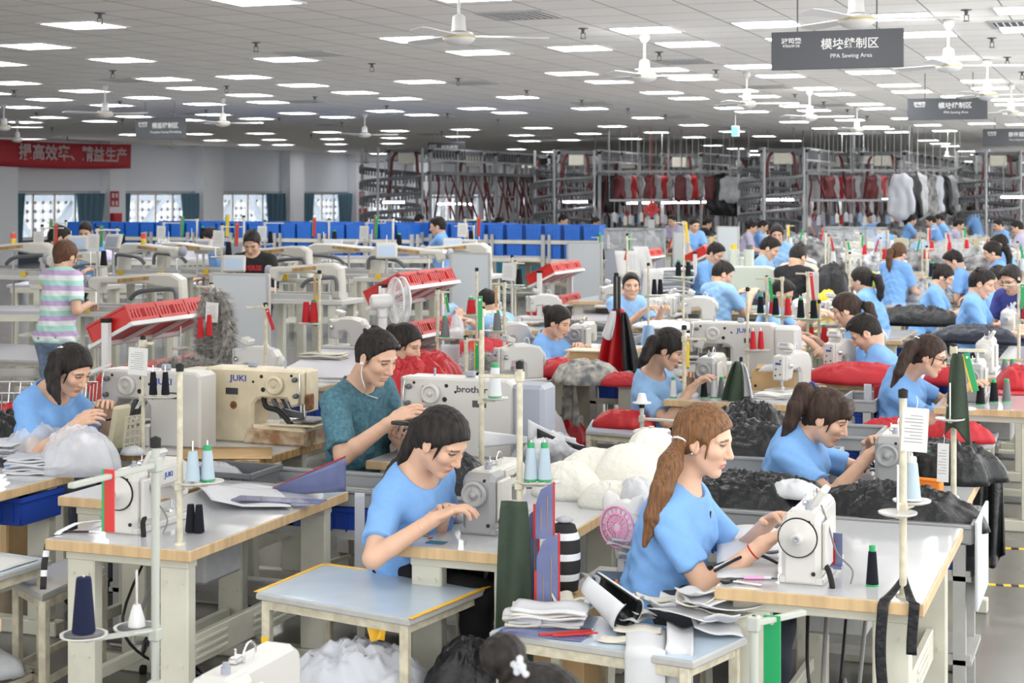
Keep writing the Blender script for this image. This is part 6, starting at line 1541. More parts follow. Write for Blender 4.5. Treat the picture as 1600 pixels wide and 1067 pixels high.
# far middle left of third row
table(-4.62, 10.40, 'white sewing table with wood edge left of the camouflage heap', .68, 1.15)
head_machine(-4.13, 11.05, 'white sewing machine with dark screw holes left of the camouflage heap', .8)
stand(-4.28, 10.52, 'cream pole with green strip left of the camouflage heap', TH, .36, [(.34, .10, .05)], [], .014)
strip(V3((-4.20, 10.52, TH + .33)), 'green and yellow marker strip left of the camouflage heap', 'green_plastic', 'yellow', .19, .024)
trough(-3.85, -2.92, 11.85, 12.35, 'grey trough with blue bins under the camouflage heap', nb=2, where='under the camouflage heap')
heap('garment_heap', 'heap of mixed grey camouflage pieces on the middle trough', 'cloth heap', P(918, 598, .76), .26, .2, .16, 'camo', .1, 91, 1, 100)
heap('garment_heap', 'red cloth laid over the edge of the middle trough', 'cloth heap', P(972, 602, .76), .17, .12, .09, 'cloth_red', 0, 93, .9, 60)
heap('garment_heap', 'red and white cloth behind the white machine with screw holes', 'cloth heap', P(872, 588), .18, .16, .13, 'cloth_red', 0, 94, .9, 60)
hang('garment', 'grey camouflage piece hanging off the middle trough', 'garment', W(890, 600, 11.9), .12, .28, 'camo', (1, 0, 0), 1.2, .02, 2, 3, .008, gather=.7)
heap('plastic_bag', 'clear plastic bag of black wires under the table left of the trough', 'bag', W(850, 665, 11.4) + V3((0, 0, -.10)), .16, .14, .22, 'poly_milky', 0, 95, 1, 60)
heap('garment_heap', 'red cloth on the floor under the camouflage heap', 'cloth heap', W(885, 668, 12.2) + V3((0, 0, -.15)), .16, .14, .24, 'nylon_red', 0, 96, 1, 60)
q = [P(915, 672, .55), P(925, 655, .55), P(1020, 660, .55), P(1010, 680, .55)]; bench(q, .55, 'low table with a red jacket before the woman bent low', 'laminate_blue')
heap('garment_heap', 'red jacket on the low table before the woman bent low', 'cloth heap', P(975, 668, .551), .22, .10, .12, 'nylon_red', 0, 97, .9, 70)
# woman with bun and grey machine
table(-4.75, 12.95, 'white table carrying the small grey machine of the woman with a bun', .72, 1.2)
lock(-4.36, 13.35, 'small grey sewing machine of the woman with a bun', 'grey', False, '')
r, j = person('woman with black bun and lanyard in blue shirt looking down', W(855, 600, 13.8), W(856, 528, 13.75), W(872, 503, 13.65), -.1, 24, 0, W(893, 553, 13.35), W(905, 545, 13.6), (-.3, -.3, -1), (.1, .5, -.6), hcol='hair_black', hair='bun', q=1, sc=1.08, neckline=.08, tan=1.03)
nk = j['neck'] - j['base']; MB().tube([V3(nk + j['u'] * a + j['f'] * b + j['l'] * c) for a, b, c in ((.05, -.055, 0), (.02, .02, -.07), (-.12, .14, -.03), (-.22, .16, .0), (-.10, .13, .04))], .005, 5).build('lanyard', 'olive', r)
r = thing('cardboard_box', 'flat brown box under a white board before the small grey machine', 'box', P(918, 570)); MB().box((0, 0, .055), (.24, .2, .11), bev=.004).build('body', 'cardboard', r); MB().box((.02, -.01, .117), (.34, .24, .012), bev=.003).build('lid', 'cream_plastic', r)
p = W(963, 560, 12.6); stand(p.x, p.y, 'pole wrapped with black straps behind the red jacket', TH, HC - (428 - Y0) / F * 12.6 - TH, [], [], .015)
hang('garment', 'red jacket with white and black panels hanging on the pole', 'garment', W(965, 482, 12.55), .34, .50, 'nylon_red', (1, -.2, 0), 1., .05, 2.5, 1, .012, gather=.15)
hang('garment', 'black panel of the hanging red jacket', 'garment', W(975, 488, 12.48), .16, .48, 'nylon_black', (1, -.2, 0), 1.1, .03, 2, 3, .01, gather=.2, skew=.06)
hang('garment', 'white panel of the hanging red jacket', 'garment', W(958, 486, 12.46), .10, .20, 'cloth_white', (1, -.2, 0), .8, .02, 1, 5, .01, gather=.3, skew=-.05)
for i in range(2): hang('strap', 'black strap above the hanging red jacket, %s' % ('left', 'right')[i], 'strap', W(961 + 6 * i, 432, 12.5), .025, .27, 'nylon_black', (1, 0, 0), 1, .003, .5, i, .004, gather=1)
# woman with light shirt behind the young man, small grey machine
table(-4.95, 9.75, 'table with red cloth behind the young man', .80, 1.15)
lock(-4.72, 10.35, 'small grey sewing machine behind the young man in the teal shirt', 'grey', False, '')
r, j = person('woman with bun in mint blouse behind the young man', W(612, 640, 10.9), W(612, 562, 10.85), W(634, 538, 10.75), -.1, 22, 0, W(640, 595, 10.5), W(648, 590, 10.8), (-.3, -.3, -1), (.1, .5, -.6), hcol='hair_black', hair='bun', q=1, sc=1.08, shirt='tee_mint', pants='trouser_black')
heap('garment_heap', 'pointed red jacket on the table behind the large middle machine', 'cloth heap', P(680, 592), .24, .15, .20, 'nylon_red', 0, 103, .7, 80, lean=-.2)
sheet('fan_print', 'white sheet with blue round print behind the large middle machine', 'sheet', lambda u, v: W(688 + 30 * u, 538 + 46 * v, 12.25 + .05 * math.sin(3 * u)), 'cloth_white', 8, 8, .004)
furry('fur_trim', 'grey fur trims heaped behind the large middle machine', 'fur trim', [P(718, 580), P(735, 572) + V3((0, 0, .05)), P(765, 575) + V3((0, 0, .06)), P(792, 582)], .075, 'fur_grey', 2600, .06, 4)
heap('garment_heap', 'red and cream garments piled behind the grey fur trims', 'cloth heap', P(755, 560), .30, .2, .16, 'cloth_red', 0, 107, .8, 70)
head_machine(P(770, 560).x, P(770, 560).y + .3, 'white machine half hidden behind the cream poles', 1.0)
table(-4.9, 11.1, 'table with fur trims and red garments in the middle', 1.0, 1.3)
p, h = pole_at(684, 588, 452); stand(p.x, p.y, 'cream pole with grey cone left of the large middle machine', TH, h, [(h - .02, .08, .03)], [(.28, .05, .02), (.28, .12, .04)], .013)
cone(p.x + .05, p.y + .02, TH + .286, 'grey thread cone on the pole behind the red jackets', 'grey', 'green_plastic', .14, .034)
heap('plastic_bag', 'clear plastic bag on the saucer behind the red jackets', 'bag', p + V3((.13, .04, .286)), .06, .06, .17, 'poly_milky', 0, 109, .8, 48)
strip(p + V3((.06, .0, h - .03)), 'yellow green marker strip on the pole behind the red jackets', 'green_plastic', 'yellow', .14, .02, -.2)
p, h = pole_at(745, 560, 420); stand(p.x, p.y, 'tall thin pole with red cone in front of the bending man', TH, h, [], [(.35, -.05, 0)], .012)
cone(p.x - .05, p.y, TH + .356, 'red thread cone with green tip before the bending man', 'red', 'green_plastic', .12, .04)
p, h = pole_at(788, 570, 440); stand(p.x, p.y, 'pole with bagged cone right of the bending man', TH, h, [(h - .02, -.10, 0)], [(.26, -.06, 0), (.26, -.12, .02)], .013)
cone(p.x - .06, p.y, TH + .266, 'grey cone in a white bag before the bending man', 'grey', 'green_plastic', .14, .035)
strip(p + V3((-.06, -.02, h - .02)), 'orange marker strip above the shoulder of the bending man', 'cardboard', None, .18, .022)
# ================================================================ middle distance
def seated(label, px, py, d, yaw=0., lean=.16, pitch=28, q=1, drop=.50, **kw):
    """seated worker placed by the head; the hip is below and behind it"""
    hd = W(px, py, d); fy = V3((math.cos(yaw), math.sin(yaw), 0)); sc = kw.pop('sc', 1.08)
    nk = hd - fy * .06 - V3((0, 0, .115 * sc)); hp = V3((nk.x, nk.y, 0)) - fy * lean; hp.z = max(.46, nk.z - drop * sc)
    lf = V3((-fy.y, fy.x, 0)); h0 = kw.pop('hz', .84)
    wr = kw.pop('wr', None) or hp + fy * (.40 + lean * .6) - lf * .12; wl = kw.pop('wl', None) or hp + fy * (.42 + lean * .6) + lf * .14
    wr.z = wl.z = h0
    hair = kw.get('hair', 'short')
    if hair in ('pony', 'fringe') and 'tail' not in kw:
        b = hd - fy * .12 * sc + V3((0, 0, .045)); kw['tail'] = [b, b - fy * .045 + V3((0, 0, -.02)), b - fy * .075 + V3((0, 0, -.10)), b - fy * .075 + V3((0, 0, -.19)), b - fy * .06 + V3((0, 0, -.27))]
    kw.setdefault('female', hair != 'short')
    return person(label, hp, nk, hd, yaw, pitch, wr=wr, wl=wl, er=tuple(-lf * .35 + V3((0, 0, -1)) - fy * .3), el=tuple(lf * .35 + V3((0, 0, -1)) - fy * .3), q=q, sc=sc, **kw)
def standing(label, px, py, d, yaw=0., lean=.06, pitch=20, q=1, **kw):
    hd = W(px, py, d); fy = V3((math.cos(yaw), math.sin(yaw), 0)); sc = kw.pop('sc', 1.05)
    nk = hd - fy * .045 - V3((0, 0, .12 * sc)); hp = V3((nk.x, nk.y, 0)) - fy * lean; hp.z = nk.z - .50 * sc
    sc2 = sc
    kw.setdefault('female', kw.get('hair', 'short') != 'short')
    lf = V3((-fy.y, fy.x, 0)); h0 = kw.pop('hz', hp.z + .16)
    wr = kw.pop('wr', None) or V3((*(hp + fy * .40 - lf * .14)[:2], h0)); wl = kw.pop('wl', None) or V3((*(hp + fy * .40 + lf * .14)[:2], h0))
    return person(label, hp, nk, hd, yaw, pitch, wr=wr, wl=wl, er=tuple(-lf * .4 + V3((0, 0, -1)) - fy * .4), el=tuple(lf * .4 + V3((0, 0, -1)) - fy * .4), q=q, sc=sc2, seat=False, **kw)
def station(px, py, w=.66, sy=1.2, label='', low=None):
    p = P(px, py); table(p.x, p.y, label, w, sy, False, low); return p
# bending man and his table
station(648, 514, .62, 1.25, 'white table with wood edge before the bending man'); p = P(735, 512); head_machine(p.x + .12, p.y + .25, 'white sewing machine under the hands of the bending man', PI - .6)
seated('man in pale blue shirt bending over a machine before a white board', 762, 474, 16.6, PI - .35, .34, 42, hair='short', shirt='tee_pale', hcol='hair_black', girth=1.1, wr=W(735, 505, 16.3), wl=W(720, 500, 16.7), hz=.84)
heap('cloth_heap', 'pale blue cloth on the table of the bending man', 'cloth heap', P(703, 508), .14, .12, .22, 'sky_cloth', 0, 201, .8, 48)
heap('garment_heap', 'grey garments stacked behind the bending man', 'cloth heap', P(805, 545), .28, .24, .14, 'mixed_dark', 0, 203, .9, 70)
station(770, 560, .66, 1.1, 'white table with grey garments right of the bending man')
p = P(838, 500); head_machine(p.x, p.y + .1, 'white machine between the bending man and the seated woman with a bun', .5); station(800, 515, .66, 1.2, 'white table under the machine right of the bending man')
trough(P(815, 535).x, P(960, 535).x, 14.9, 15.35, 'grey trough with dark cloth and blue bins in the middle', nb=4, where='left of the man looking up')
heap('garment_heap', 'dark folded cloth lying in the middle trough', 'cloth heap', P(890, 520, .70), .55, .18, .12, 'nylon_black', 0, 207, .8, 70)
p = P(820, 440); stand(P(805, 500).x, P(805, 500).y, 'thin pole with two black cones before the red racks', TH, .62, [(.6, .1, 0)], [(.34, -.05, 0), (.34, .06, 0)], .012)
for i in range(2): cone(P(805, 500).x + (-.05, .06)[i], P(805, 500).y, TH + .346, 'grey and white cone on the thin pole before the red racks, %s of two' % ('left', 'right')[i], 'grey', 'green_plastic', .14, .034)
# man looking at the camera
station(887, 470, .70, 1.2, 'white table with wood edge left of the man looking up'); p = P(955, 462); head_machine(W(955, 440, 19.5).x, W(955, 440, 19.5).y, 'white machine behind the left shoulder of the man looking up', .2)
q = [P(890, 500, .6), P(900, 483, .6), P(985, 486, .6), P(975, 503, .6)]; bench(q, .6, 'low grey bench under the table of the man looking up', 'laminate_grey')
seated('young man in blue shirt looking up toward the camera', 986, 447, 17.4, -.55, .10, 4, hair='short', hcol='hair_black', shirt='tee_pale', q=2, hyaw=-34, hz=.88)
p = P(1010, 500); lock(p.x + .05, p.y + .2, 'white sewing machine worked by the man looking up', 'plain'); station(985, 512, .70, 1.25, 'white table of the man looking up')
p = P(1035, 498); lock(p.x, p.y + .35, 'white machine with big wheel right of the man looking up', 'white'); station(1020, 525, .9, 1.1, 'white table with loose white cloth in the middle')
heap('cloth_heap', 'white and grey cloth lying on the table in front of the big wheel machine', 'cloth heap', P(1040, 512), .35, .25, .07, 'cloth_white', 0, 211, .9, 60)
hang('cloth_piece', 'pale blue rag tied on a pole in the middle', 'cloth', W(1013, 508, 15.6), .15, .24, 'sky_cloth', (1, 0, 0), 1., .03, 1.5, 1, .01, gather=.5)
p, h = pole_at(1013, 520, 412); stand(p.x, p.y, 'tall cream pole with black cones before the pile of white collars', TH, h, [], [(.36, .06, 0), (.36, .11, .03)], .012)
for i in range(2): cone(p.x + .06 + .05 * i, p.y + .03 * i, TH + .366, 'black cone on the tall pole before the collars, %s of two' % ('left', 'right')[i], 'black', None, .15, .028)
stack('cloth_pile', 'tall leaning pile of white and grey collars in the middle', 'cloth pile', P(1048, 466), .46, .36, 13, .030, ['cloth_white', 'cloth_white', 'cloth_grey'], .4, 9, .05, curl=.05)
station(1010, 478, .8, 1.1, 'white table carrying the leaning pile of collars')
def sheetp(px, py, w, h, d, label, tilt):
    a = W(px, py, d); sheet('paper_sheet', label, 'paper', lambda u, v: a + V3(((u - .5) * w + tilt * v, .04 * math.sin(3 * u), -v * h)), 'paper', 4, 6, .003)
sheetp(978, 392, .30, .34, 21, 'white folded sheet hanging on a pole behind the man looking up', .05); sheetp(1000, 385, .20, .36, 21, 'second white folded sheet leaning on the pole behind him', .10); sheetp(1022, 420, .22, .34, 17.8, 'cream paper tag hanging right of the man looking up', -.04)
p = P(980, 480); stand(p.x, p.y, 'pole with green and red strips holding white sheets', TH, .86, [(.8, .1, 0)], [(.42, .06, 0)], .012); strip(W(983, 365, depth(p.x, p.y)), 'upright green strip above the white hanging sheets', 'green_plastic', None, .18, .025); strip(W(981, 383, depth(p.x, p.y)), 'red strip above the white hanging sheets', 'red_plastic', None, .18, .025, .2)
# man seen from the back at the big multi head machine
seated('man in blue shirt seen from behind at a green grey machine', 1129, 428, 18.2, .95, .06, 30, hair='short', hcol='hair_black', shirt='tee_pale', hyaw=-25, girth=1.1, hz=.98)
p = P(1168, 482); r = thing('button_machine', 'green grey two tower machine beside the man seen from behind', 'sewing machine', p); r.scale = (.8,) * 3
gm = mat('green_grey', (.50, .55, .48), .4)
MB().prism([(-.30, .25), (.42, .25), (.42, .58), (.30, .62), (-.28, .62)], 'y', -.1, .1, bev=.02).build('body', gm, r); MB().box((.05, 0, .02), (.7, .3, .04), bev=.01).build('bed', gm, r); MB().box((.36, 0, .14), (.12, .18, .24), bev=.01).build('column', gm, r)
for s in (-.2, .02): MB().cyl((s, 0, .3), (s, 0, .86), .075, n=18).build('tower', gm, r); MB().cyl((s, 0, .42), (s, 0, .50), .082, n=18).build('tower_band', 'dark_steel', r); MB().cyl((s, 0, .86), (s, 0, .93), .045, n=14).build('tower_cap', 'yellow' if s < 0 else 'dark_steel', r)
table(p.x - .35, p.y - .45, 'table under the green grey two tower machine', .95, .9)
heap('cloth_heap', 'yellow scraps under the two tower machine', 'cloth heap', P(1182, 476), .2, .1, .05, 'tape_yellow', 0, 213, 1, 40)
seated('man in blue shirt bent forward right of the man seen from behind', 1222, 458, 16.4, -.1, .22, 34, hair='short', hcol='hair_black', shirt='tee_pale', hz=.86)
p = P(1232, 505); lock(p.x + .1, p.y + .2, 'cream machine with large wheel right of the bent man', 'white'); station(1245, 527, .95, 1.2, 'white table with wood edge under the white cloth right of the bent man')
p = P(1120, 505); head_machine(p.x - .25, p.y + .1, 'small white machine under the back of the man seen from behind', .1); station(1062, 520, .75, 1.1, 'white table under the small machine in the middle')
for px, pt, pb, lab, col in ((1068, 345, 505, 'tall pole with yellow strip and black cones left of the man seen from behind', 'yellow'), (1198, 432, 540, 'pole with green strip over the large pattern machine', 'green_plastic'), (1222, 432, 545, 'pole with black cap over the large pattern machine', None), (1262, 424, 560, 'pole with pink paper and red strip in the middle right', 'red_plastic')):
    p, h = pole_at(px, pb, pt); stand(p.x, p.y, lab, TH, h, [(h - .02, -.10, .02)], [(h * .45, .05, 0), (h * .45, -.06, .02)], .012)
    if col: strip(p + V3((.03, -.02, h - .01)), 'marker strip on the ' + ' '.join(lab.split()[:11]), col, None, .22, .026, -.1)
    for i in range(2): cone(p.x + (.05, -.06)[i], p.y + (0, .02)[i], TH + h * .45 + .006, '%s cone on the saucer of the ' % ('right', 'left')[i] + ' '.join(lab.split()[:9]), ('black', 'grey', 'red', 'red')[(px // 7) % 4] if i == 0 else 'black', 'green_plastic', .15, .032)
sheetp(1270, 425, .10, .26, 14.6, 'pink paper slip hanging in the middle right', .0)
p, h = pole_at(1280, 560, 470); stand(p.x, p.y, 'short pole with red cones beside the pink slip', TH, h, [], [(.10, -.07, 0), (.10, .04, .02)], .012)
for i in range(2): cone(p.x + (-.07, .04)[i], p.y + .02 * i, TH + .106, 'red cone on the short pole beside the pink slip, %s of two' % ('left', 'right')[i], 'red', 'green_plastic', .15, .036)
stack('cloth_pile', 'high round pile of white quilted pieces behind the bent man', 'cloth pile', P(1242, 446), .50, .42, 12, .034, ['cloth_white'], .2, 19, .05, curl=.12)
station(1205, 455, .9, 1.2, 'white table under the high pile of white quilted pieces')
# second cluster of people, right
SEATS = [('man in blue shirt leaning left over red cloth', 1352, 520, 12.2, PI + .15, .34, 40, dict(hair='short', hcol='hair_black', q=2, hz=.86, sc=1.08)),
    ('woman with ponytail in blue shirt facing left at a white machine', 1322, 484, 13.2, PI + .1, .24, 26, dict(hair='pony', hcol='hair_dark', hz=.92)),
    ('woman with long dark hair in blue shirt facing left behind yellow cloth', 1346, 438, 16.6, PI - .3, .16, 18, dict(hair='pony', hcol='hair_black', hz=.9)),
    ('woman with loose brown hair in blue shirt seen from behind', 1404, 396, 20.5, 1.1, .08, 25, dict(hair='pony', hcol='hair_brown')),
    ('woman with topknot in blue shirt facing right over white cloth', 1474, 432, 18.3, .0, .20, 34, dict(hair='bun', hcol='hair_black')),
    ('man in blue shirt bent left at the back right', 1490, 408, 20.8, PI + .1, .30, 36, dict(hair='short', hcol='hair_black')),
    ('woman in blue shirt facing left near the back right edge', 1550, 394, 20.5, PI + .2, .14, 22, dict(hair='pony', hcol='hair_black')),
    ('man in blue shirt behind the woman at the back right edge', 1562, 382, 22.5, PI, .12, 25, dict(hair='short', hcol='hair_black')),
    ('young man in blue shirt sitting upright in profile on the right', 1534, 443, 15.6, -.05, .08, 22, dict(hair='short', hcol='hair_black', q=2, hz=.80)),
    ('man in blue shirt half hidden behind the upright young man', 1560, 436, 17.2, -.2, .16, 26, dict(hair='short', hcol='hair_black')),
    ('man with glasses in navy polo with yellow collar at the right edge', 1580, 436, 16.2, -2.2, .14, 30, dict(hair='short', hcol='hair_black', shirt='tee_navy', glasses=True, q=2)),
    ('man in blue shirt bending beside the standing woman', 1203, 388, 20.0, .0, .24, 34, dict(hair='short', hcol='hair_black', shirt='tee_pale')),
    ('person in cream shirt seen from behind at the back', 1250, 398, 20.6, 1.4, .05, 24, dict(hair='short', hcol='hair_dark', shirt='tee_cream')),
    ('person with black hair bent behind the white quilted pile', 1246, 402, 18.9, 1.2, .12, 40, dict(hair='short', hcol='hair_black', shirt='tee_black')),
    ('dark haired man bent behind the man seen from behind', 1118, 396, 21.2, -.3, .2, 34, dict(hair='short', hcol='hair_black'))]
for lab, px, py, d, yaw, lean, pt, kw in SEATS: seated(lab, px, py, d, yaw, lean, pt, **kw)
standing('woman with tied hair in blue shirt standing in the aisle', 1214, 366, 21.8, -1.35, .03, 18, hair='bun', hcol='hair_black', shirt='tee_pale', q=2)
# machines and tables of that cluster
for px, py, w_, lab in ((1300, 590, .66, 'white table with red cloth under the man leaning left'), (1235, 535, .7, 'white table before the woman facing left'), (1382, 478, .66, 'white table with wood edge in front of the topknot woman'), (1535, 510, .7, 'white table before the man with glasses'), (1560, 560, .7, 'white table with wood edge at the right edge'),
        (1330, 470, .7, 'white table behind the yellow cloth'), (1420, 426, .75, 'white table at the back behind the topknot woman'), (1500, 440, .7, 'white table at the back right'), (1285, 436, .8, 'white table behind the quilted pile'), (1150, 442, .75, 'white table at the back before the red rack')):
    station(px, py, w_, 1.2, lab)
for i, (px, py, st, lab) in enumerate(((1338, 562, 'h', 'white machine with maroon badge before the man leaning left'), (1300, 510, 'h', 'white machine before the ponytailed woman facing left'), (1412, 470, 'w', 'cream machine with wheel standing at the table front right of the middle'), (1500, 452, 'w', 'cream machine with wheel before the topknot woman'), (1575, 525, 'w', 'large cream machine with wheel at the right edge'),
        (1378, 455, 'h', 'white machine standing right of the long haired woman'), (1290, 450, 'h', 'white machine left of the long haired woman'), (1425, 415, 'w', 'cream machine right of the woman with loose brown hair'), (1408, 432, 'g', 'grey machine beside the woman with loose brown hair'), (1340, 408, 'h', 'white machine at the back left of the loose haired woman'), (1525, 420, 'w', 'small cream machine at the back right'), (1160, 425, 'h', 'white machine at the back before the red rack'))):
    p = P(px, py)
    if st == 'h': head_machine(p.x, p.y + .1, lab, .6 + .3 * (i % 3))
    else: lock(p.x, p.y + .2, lab, 'white' if st == 'w' else 'grey')
for px, py, lab in ((1340, 410, 'long cream machine at the back left of the loose haired woman'), (1395, 402, 'long cream machine at the back above the loose haired woman'), (1525, 402, 'long cream machine at the back right')):
    p = P(px, py); tacker(p.x, p.y, lab, 'cream_plastic', '', L=.62)
heap('cloth_heap', 'large red cloth spread in front of the man leaning left', 'cloth heap', P(1345, 598), .42, .22, .14, 'cloth_red', 0, 221, .7, 80)
heap('cloth_heap', 'bright yellow cloth draped on the machine left of the women', 'cloth heap', P(1293, 500), .16, .13, .32, 'yellow', 0, 223, .7, 60)
heap('cloth_heap', 'lime green cloth beside the long haired woman', 'cloth heap', P(1362, 448), .12, .1, .22, mat('lime', (.42, .62, .05), .7), 0, 224, .7, 48)
heap('cloth_heap', 'pile of white and black pieces before the topknot woman', 'cloth heap', P(1452, 470), .42, .3, .26, 'mixed_grey', 0, 225, 1, 80)
heap('cloth_heap', 'white pieces before the man with glasses', 'cloth heap', P(1535, 490), .2, .16, .14, 'mixed_grey', 0, 226, 1, 60)
trough(P(1385, 512).x, P(1478, 512).x, 15.6, 16.1, 'grey trough with black and white garments right of the middle', nb=3, where='below the topknot woman')
heap('garment_heap', 'black and white garments along the trough right of the middle', 'cloth heap', P(1430, 508, .74), .48, .2, .2, 'nylon_black', 0, 227, 1, 90)
trough(P(1480, 540).x, P(1590, 540).x, 13.0, 13.5, 'grey trough with a dark folded garment on the right', nb=2, where='below the upright young man')
heap('garment_heap', 'dark grey folded garment over the right trough', 'cloth heap', P(1520, 535, .74), .42, .2, .16, 'nylon_navy', 0, 229, .8, 80)
trough(-1.95, -1.35, 9.25, 9.75, 'grey trough with blue bins under the red cloth of the leaning man', nb=1, where='under the leaning man')
trough(P(1325, 615).x, P(1380, 615).x, 10.9, 11.4, 'grey trough with red strips hanging behind the brown ponytail', nb=1, where='left of the woman with glasses')
hang('garment', 'red cloth strip hanging from the trough left of the woman with glasses', 'garment', W(1378, 602, 11.0), .10, .34, 'cloth_red', (1, 0, 0), 1, .02, 1, 2, .006, gather=1)
hang('garment', 'white tape hanging from the trough left of the woman with glasses', 'garment', W(1356, 600, 11.0), .05, .34, 'cloth_white', (1, 0, 0), 1, .01, 1, 2, .004, gather=1)
heap('cloth_heap', 'red cloth by the machine in front of the spectacled woman', 'cloth heap', P(1480, 600), .16, .12, .12, 'cloth_red', 0, 230, .8, 48)
for i, (px, py, m_, rx, h_, lab) in enumerate(((1300, 470, 'nylon_black', .26, .62, 'black coat slumped over a chair behind the quilted pile'), (1480, 440, 'sky_cloth', .2, .2, 'pale blue cloth at the back right'), (1395, 440, 'cloth_red', .2, .08, 'small red cloth at the back of the middle right'), (1350, 470, 'poly_milky', .3, .12, 'pale plastic sheets behind the ponytailed woman'), (1570, 398, 'cloth_red', .25, .14, 'red cloth at the back right edge'), (1440, 398, 'sky_cloth', .3, .3, 'grey blue bundle at the back before the far benches'), (1130, 452, 'cloth_white', .25, .25, 'white cloth piled beside the man seen from behind'))):
    z = .1 if 'coat' in lab else TH; heap('cloth_heap', lab, 'cloth heap', P(px, py) if z == TH else W(px, py, 18.5) * 1 + V3((0, 0, -.2)), rx, rx * .8, h_, m_, 0, 240 + i, .9, 60)
for x, y, w_, lab in ((-5.94, 16.67, .75, 'white table behind the seated woman with a bun'), (-3.26, 17.27, .8, 'white table under the cream machine right of the bent man'), (-2.3, 24.14, .7, 'white table under the wheel machine before the topknot woman'), (-3.26, 23.2, .8, 'white table right of the long haired woman'), (-3.89, 31.67, .8, 'white table right of the woman with loose brown hair'), (-3.54, 27.49, .7, 'white table under the grey machine at the back'), (-6.27, 28.0, .8, 'white table under the machine before the red rack'),
        (-5.05, 32.56, 1., 'white table under the long cream machine at the back'), (-4.77, 35.42, 1., 'second white table under a long cream machine at the back'), (-3.14, 36.03, 1., 'white table under the long cream machine at the back right'), (-4.64, 24.1, 1., 'white table carrying the round quilted pile'), (-2.95, 14.36, .5, 'narrow table under the poles over the large pattern machine'), (-4.95, 28.4, .7, 'white table under the seventh slender back pole')):
    table(x - w_ / 2, y - .5, lab, w_, 1.0)
# poles with cones across the middle right: (px, top, bottom, strip colour, cone colour)
for i, (px, pt, pb, sc_, cc) in enumerate(((1290, 362, 425, 'red_plastic', None), (1322, 375, 440, 'green_plastic', 'white'), (1345, 365, 432, 'green_plastic', 'red'), (1376, 372, 440, 'red_plastic', 'red'), (1388, 358, 420, None, 'white'), (1450, 355, 430, 'red_plastic', 'red'), (1441, 372, 440, 'green_plastic', 'red'), (1478, 362, 425, 'red_plastic', 'red'), (1505, 358, 420, 'green_plastic', 'red'), (1448, 385, 482, None, 'navy'), (1590, 378, 470, 'green_plastic', 'white'),
        (1230, 350, 420, 'yellow', 'white'), (1258, 362, 430, 'green_plastic', None), (1295, 368, 455, 'red_plastic', 'white'), (1592, 440, 560, 'green_plastic', 'red'), (1547, 370, 420, 'red_plastic', 'red'), (1200, 365, 440, 'red_plastic', 'red'), (1328, 395, 500, None, 'white'), (1052, 372, 430, 'red_plastic', 'red'), (1110, 368, 435, 'yellow', 'white'), (935, 368, 445, 'green_plastic', 'black'))):
    p, h = pole_at(px, pb, pt); where = 'leftmost' if px < 1000 else None
    t = 'slender back thread pole, %s from the left' % nth(sorted([1290, 1322, 1345, 1376, 1388, 1450, 1441, 1478, 1505, 1448, 1590, 1230, 1258, 1295, 1592, 1547, 1200, 1328, 1052, 1110, 935]).index(px))
    stand(p.x, p.y, t, 0, h + TH, [(TH + h - .03, .12 * (1 if i % 2 else -1), .03)], [(TH + h * .5, .06, 0)] if cc else [], .013)
    if sc_: strip(p + V3((.03 * (1 if i % 3 else -1), -.02, h + (.05 if i % 4 == 0 else -.02))), '%s marker strip on the %s' % (sc_.split('_')[0], t[8:]), sc_, None, .20, .028, (.25, -.2, 0)[i % 3])
    if cc: cone(p.x + .06, p.y, TH + h * .5 + .006, '%s thread cone on the %s' % (cc, t[8:]), cc, 'green_plastic' if cc != 'red' else None, .16, .042)
# red crate racks and white boards
for (px, py, d, where, n, tl) in ((205, 507, 11.6, 'left of the fur trim', 3, 2), (632, 452, 13.6, 'behind the white fan', 3, 2), (866, 428, 20.5, 'left of the tall middle board', 3, 2), (1005, 405, 24.5, 'behind the white hanging sheets', 3, 1), (1105, 398, 25.5, 'behind the green grey machine', 2, 1)):
    rack(W(px, py, d), where, 1., n, tl)
board(330, 430, 420, 600, 13.6, 'large white board on a grey stand behind the fur trim')
board(706, 397, 764, 492, 17.6, 'white board behind the bending man'); board(889, 380, 938, 470, 23, 'white board right of the third red rack'); board(1054, 363, 1074, 410, 27, 'narrow white board far behind the black cones'); board(1123, 355, 1152, 405, 28, 'far white board beside the standing woman')
# fur trims on the left rack
b = W(330, 470, 11.9); stand(b.x, b.y, 'pole with red strip carrying the long fur trim', TH, b.z - TH + .12, [(b.z - TH + .1, -.12, 0)], [(W(322, 540, 11.9).z - TH, -.03, 0), (W(322, 545, 11.9).z - TH, -.22, -.05)], .012)
furry('fur_trim', 'long silver fox fur trim hanging over the pole by the large white board', 'fur trim', [W(322, 590, 11.8), W(318, 540, 11.8), W(322, 490, 11.8), W(334, 458, 11.85), W(346, 470, 11.85), W(354, 520, 11.8), W(350, 570, 11.8), W(338, 600, 11.8)], .055, 'fur', 5200, .075, 1)
furry('fur_trim', 'long silver fox fur trim lying on the machine table below the red rack', 'fur trim', [W(245, 588, 9.4), W(280, 572, 9.4), W(310, 575, 9.4), W(340, 588, 9.4), W(365, 592, 9.4)], .05, 'fur', 3000, .07, 2)
strip(W(322, 452, 11.85), 'red marker strip slanting beside the fur trim', 'red_plastic', 'green_plastic', .18, .028, .3); tagpaper(W(332, 468, 11.7), 'white order slip hanging on the fur trim', .10, .14)
for i, px in enumerate((313, 327)): c = W(px, 524 - 3 * i, 11.6); cone(c.x, c.y, c.z - .02, 'red thread cone by the fur trim, %s of two' % ('left', 'right')[i], 'red', None, .15, .024)
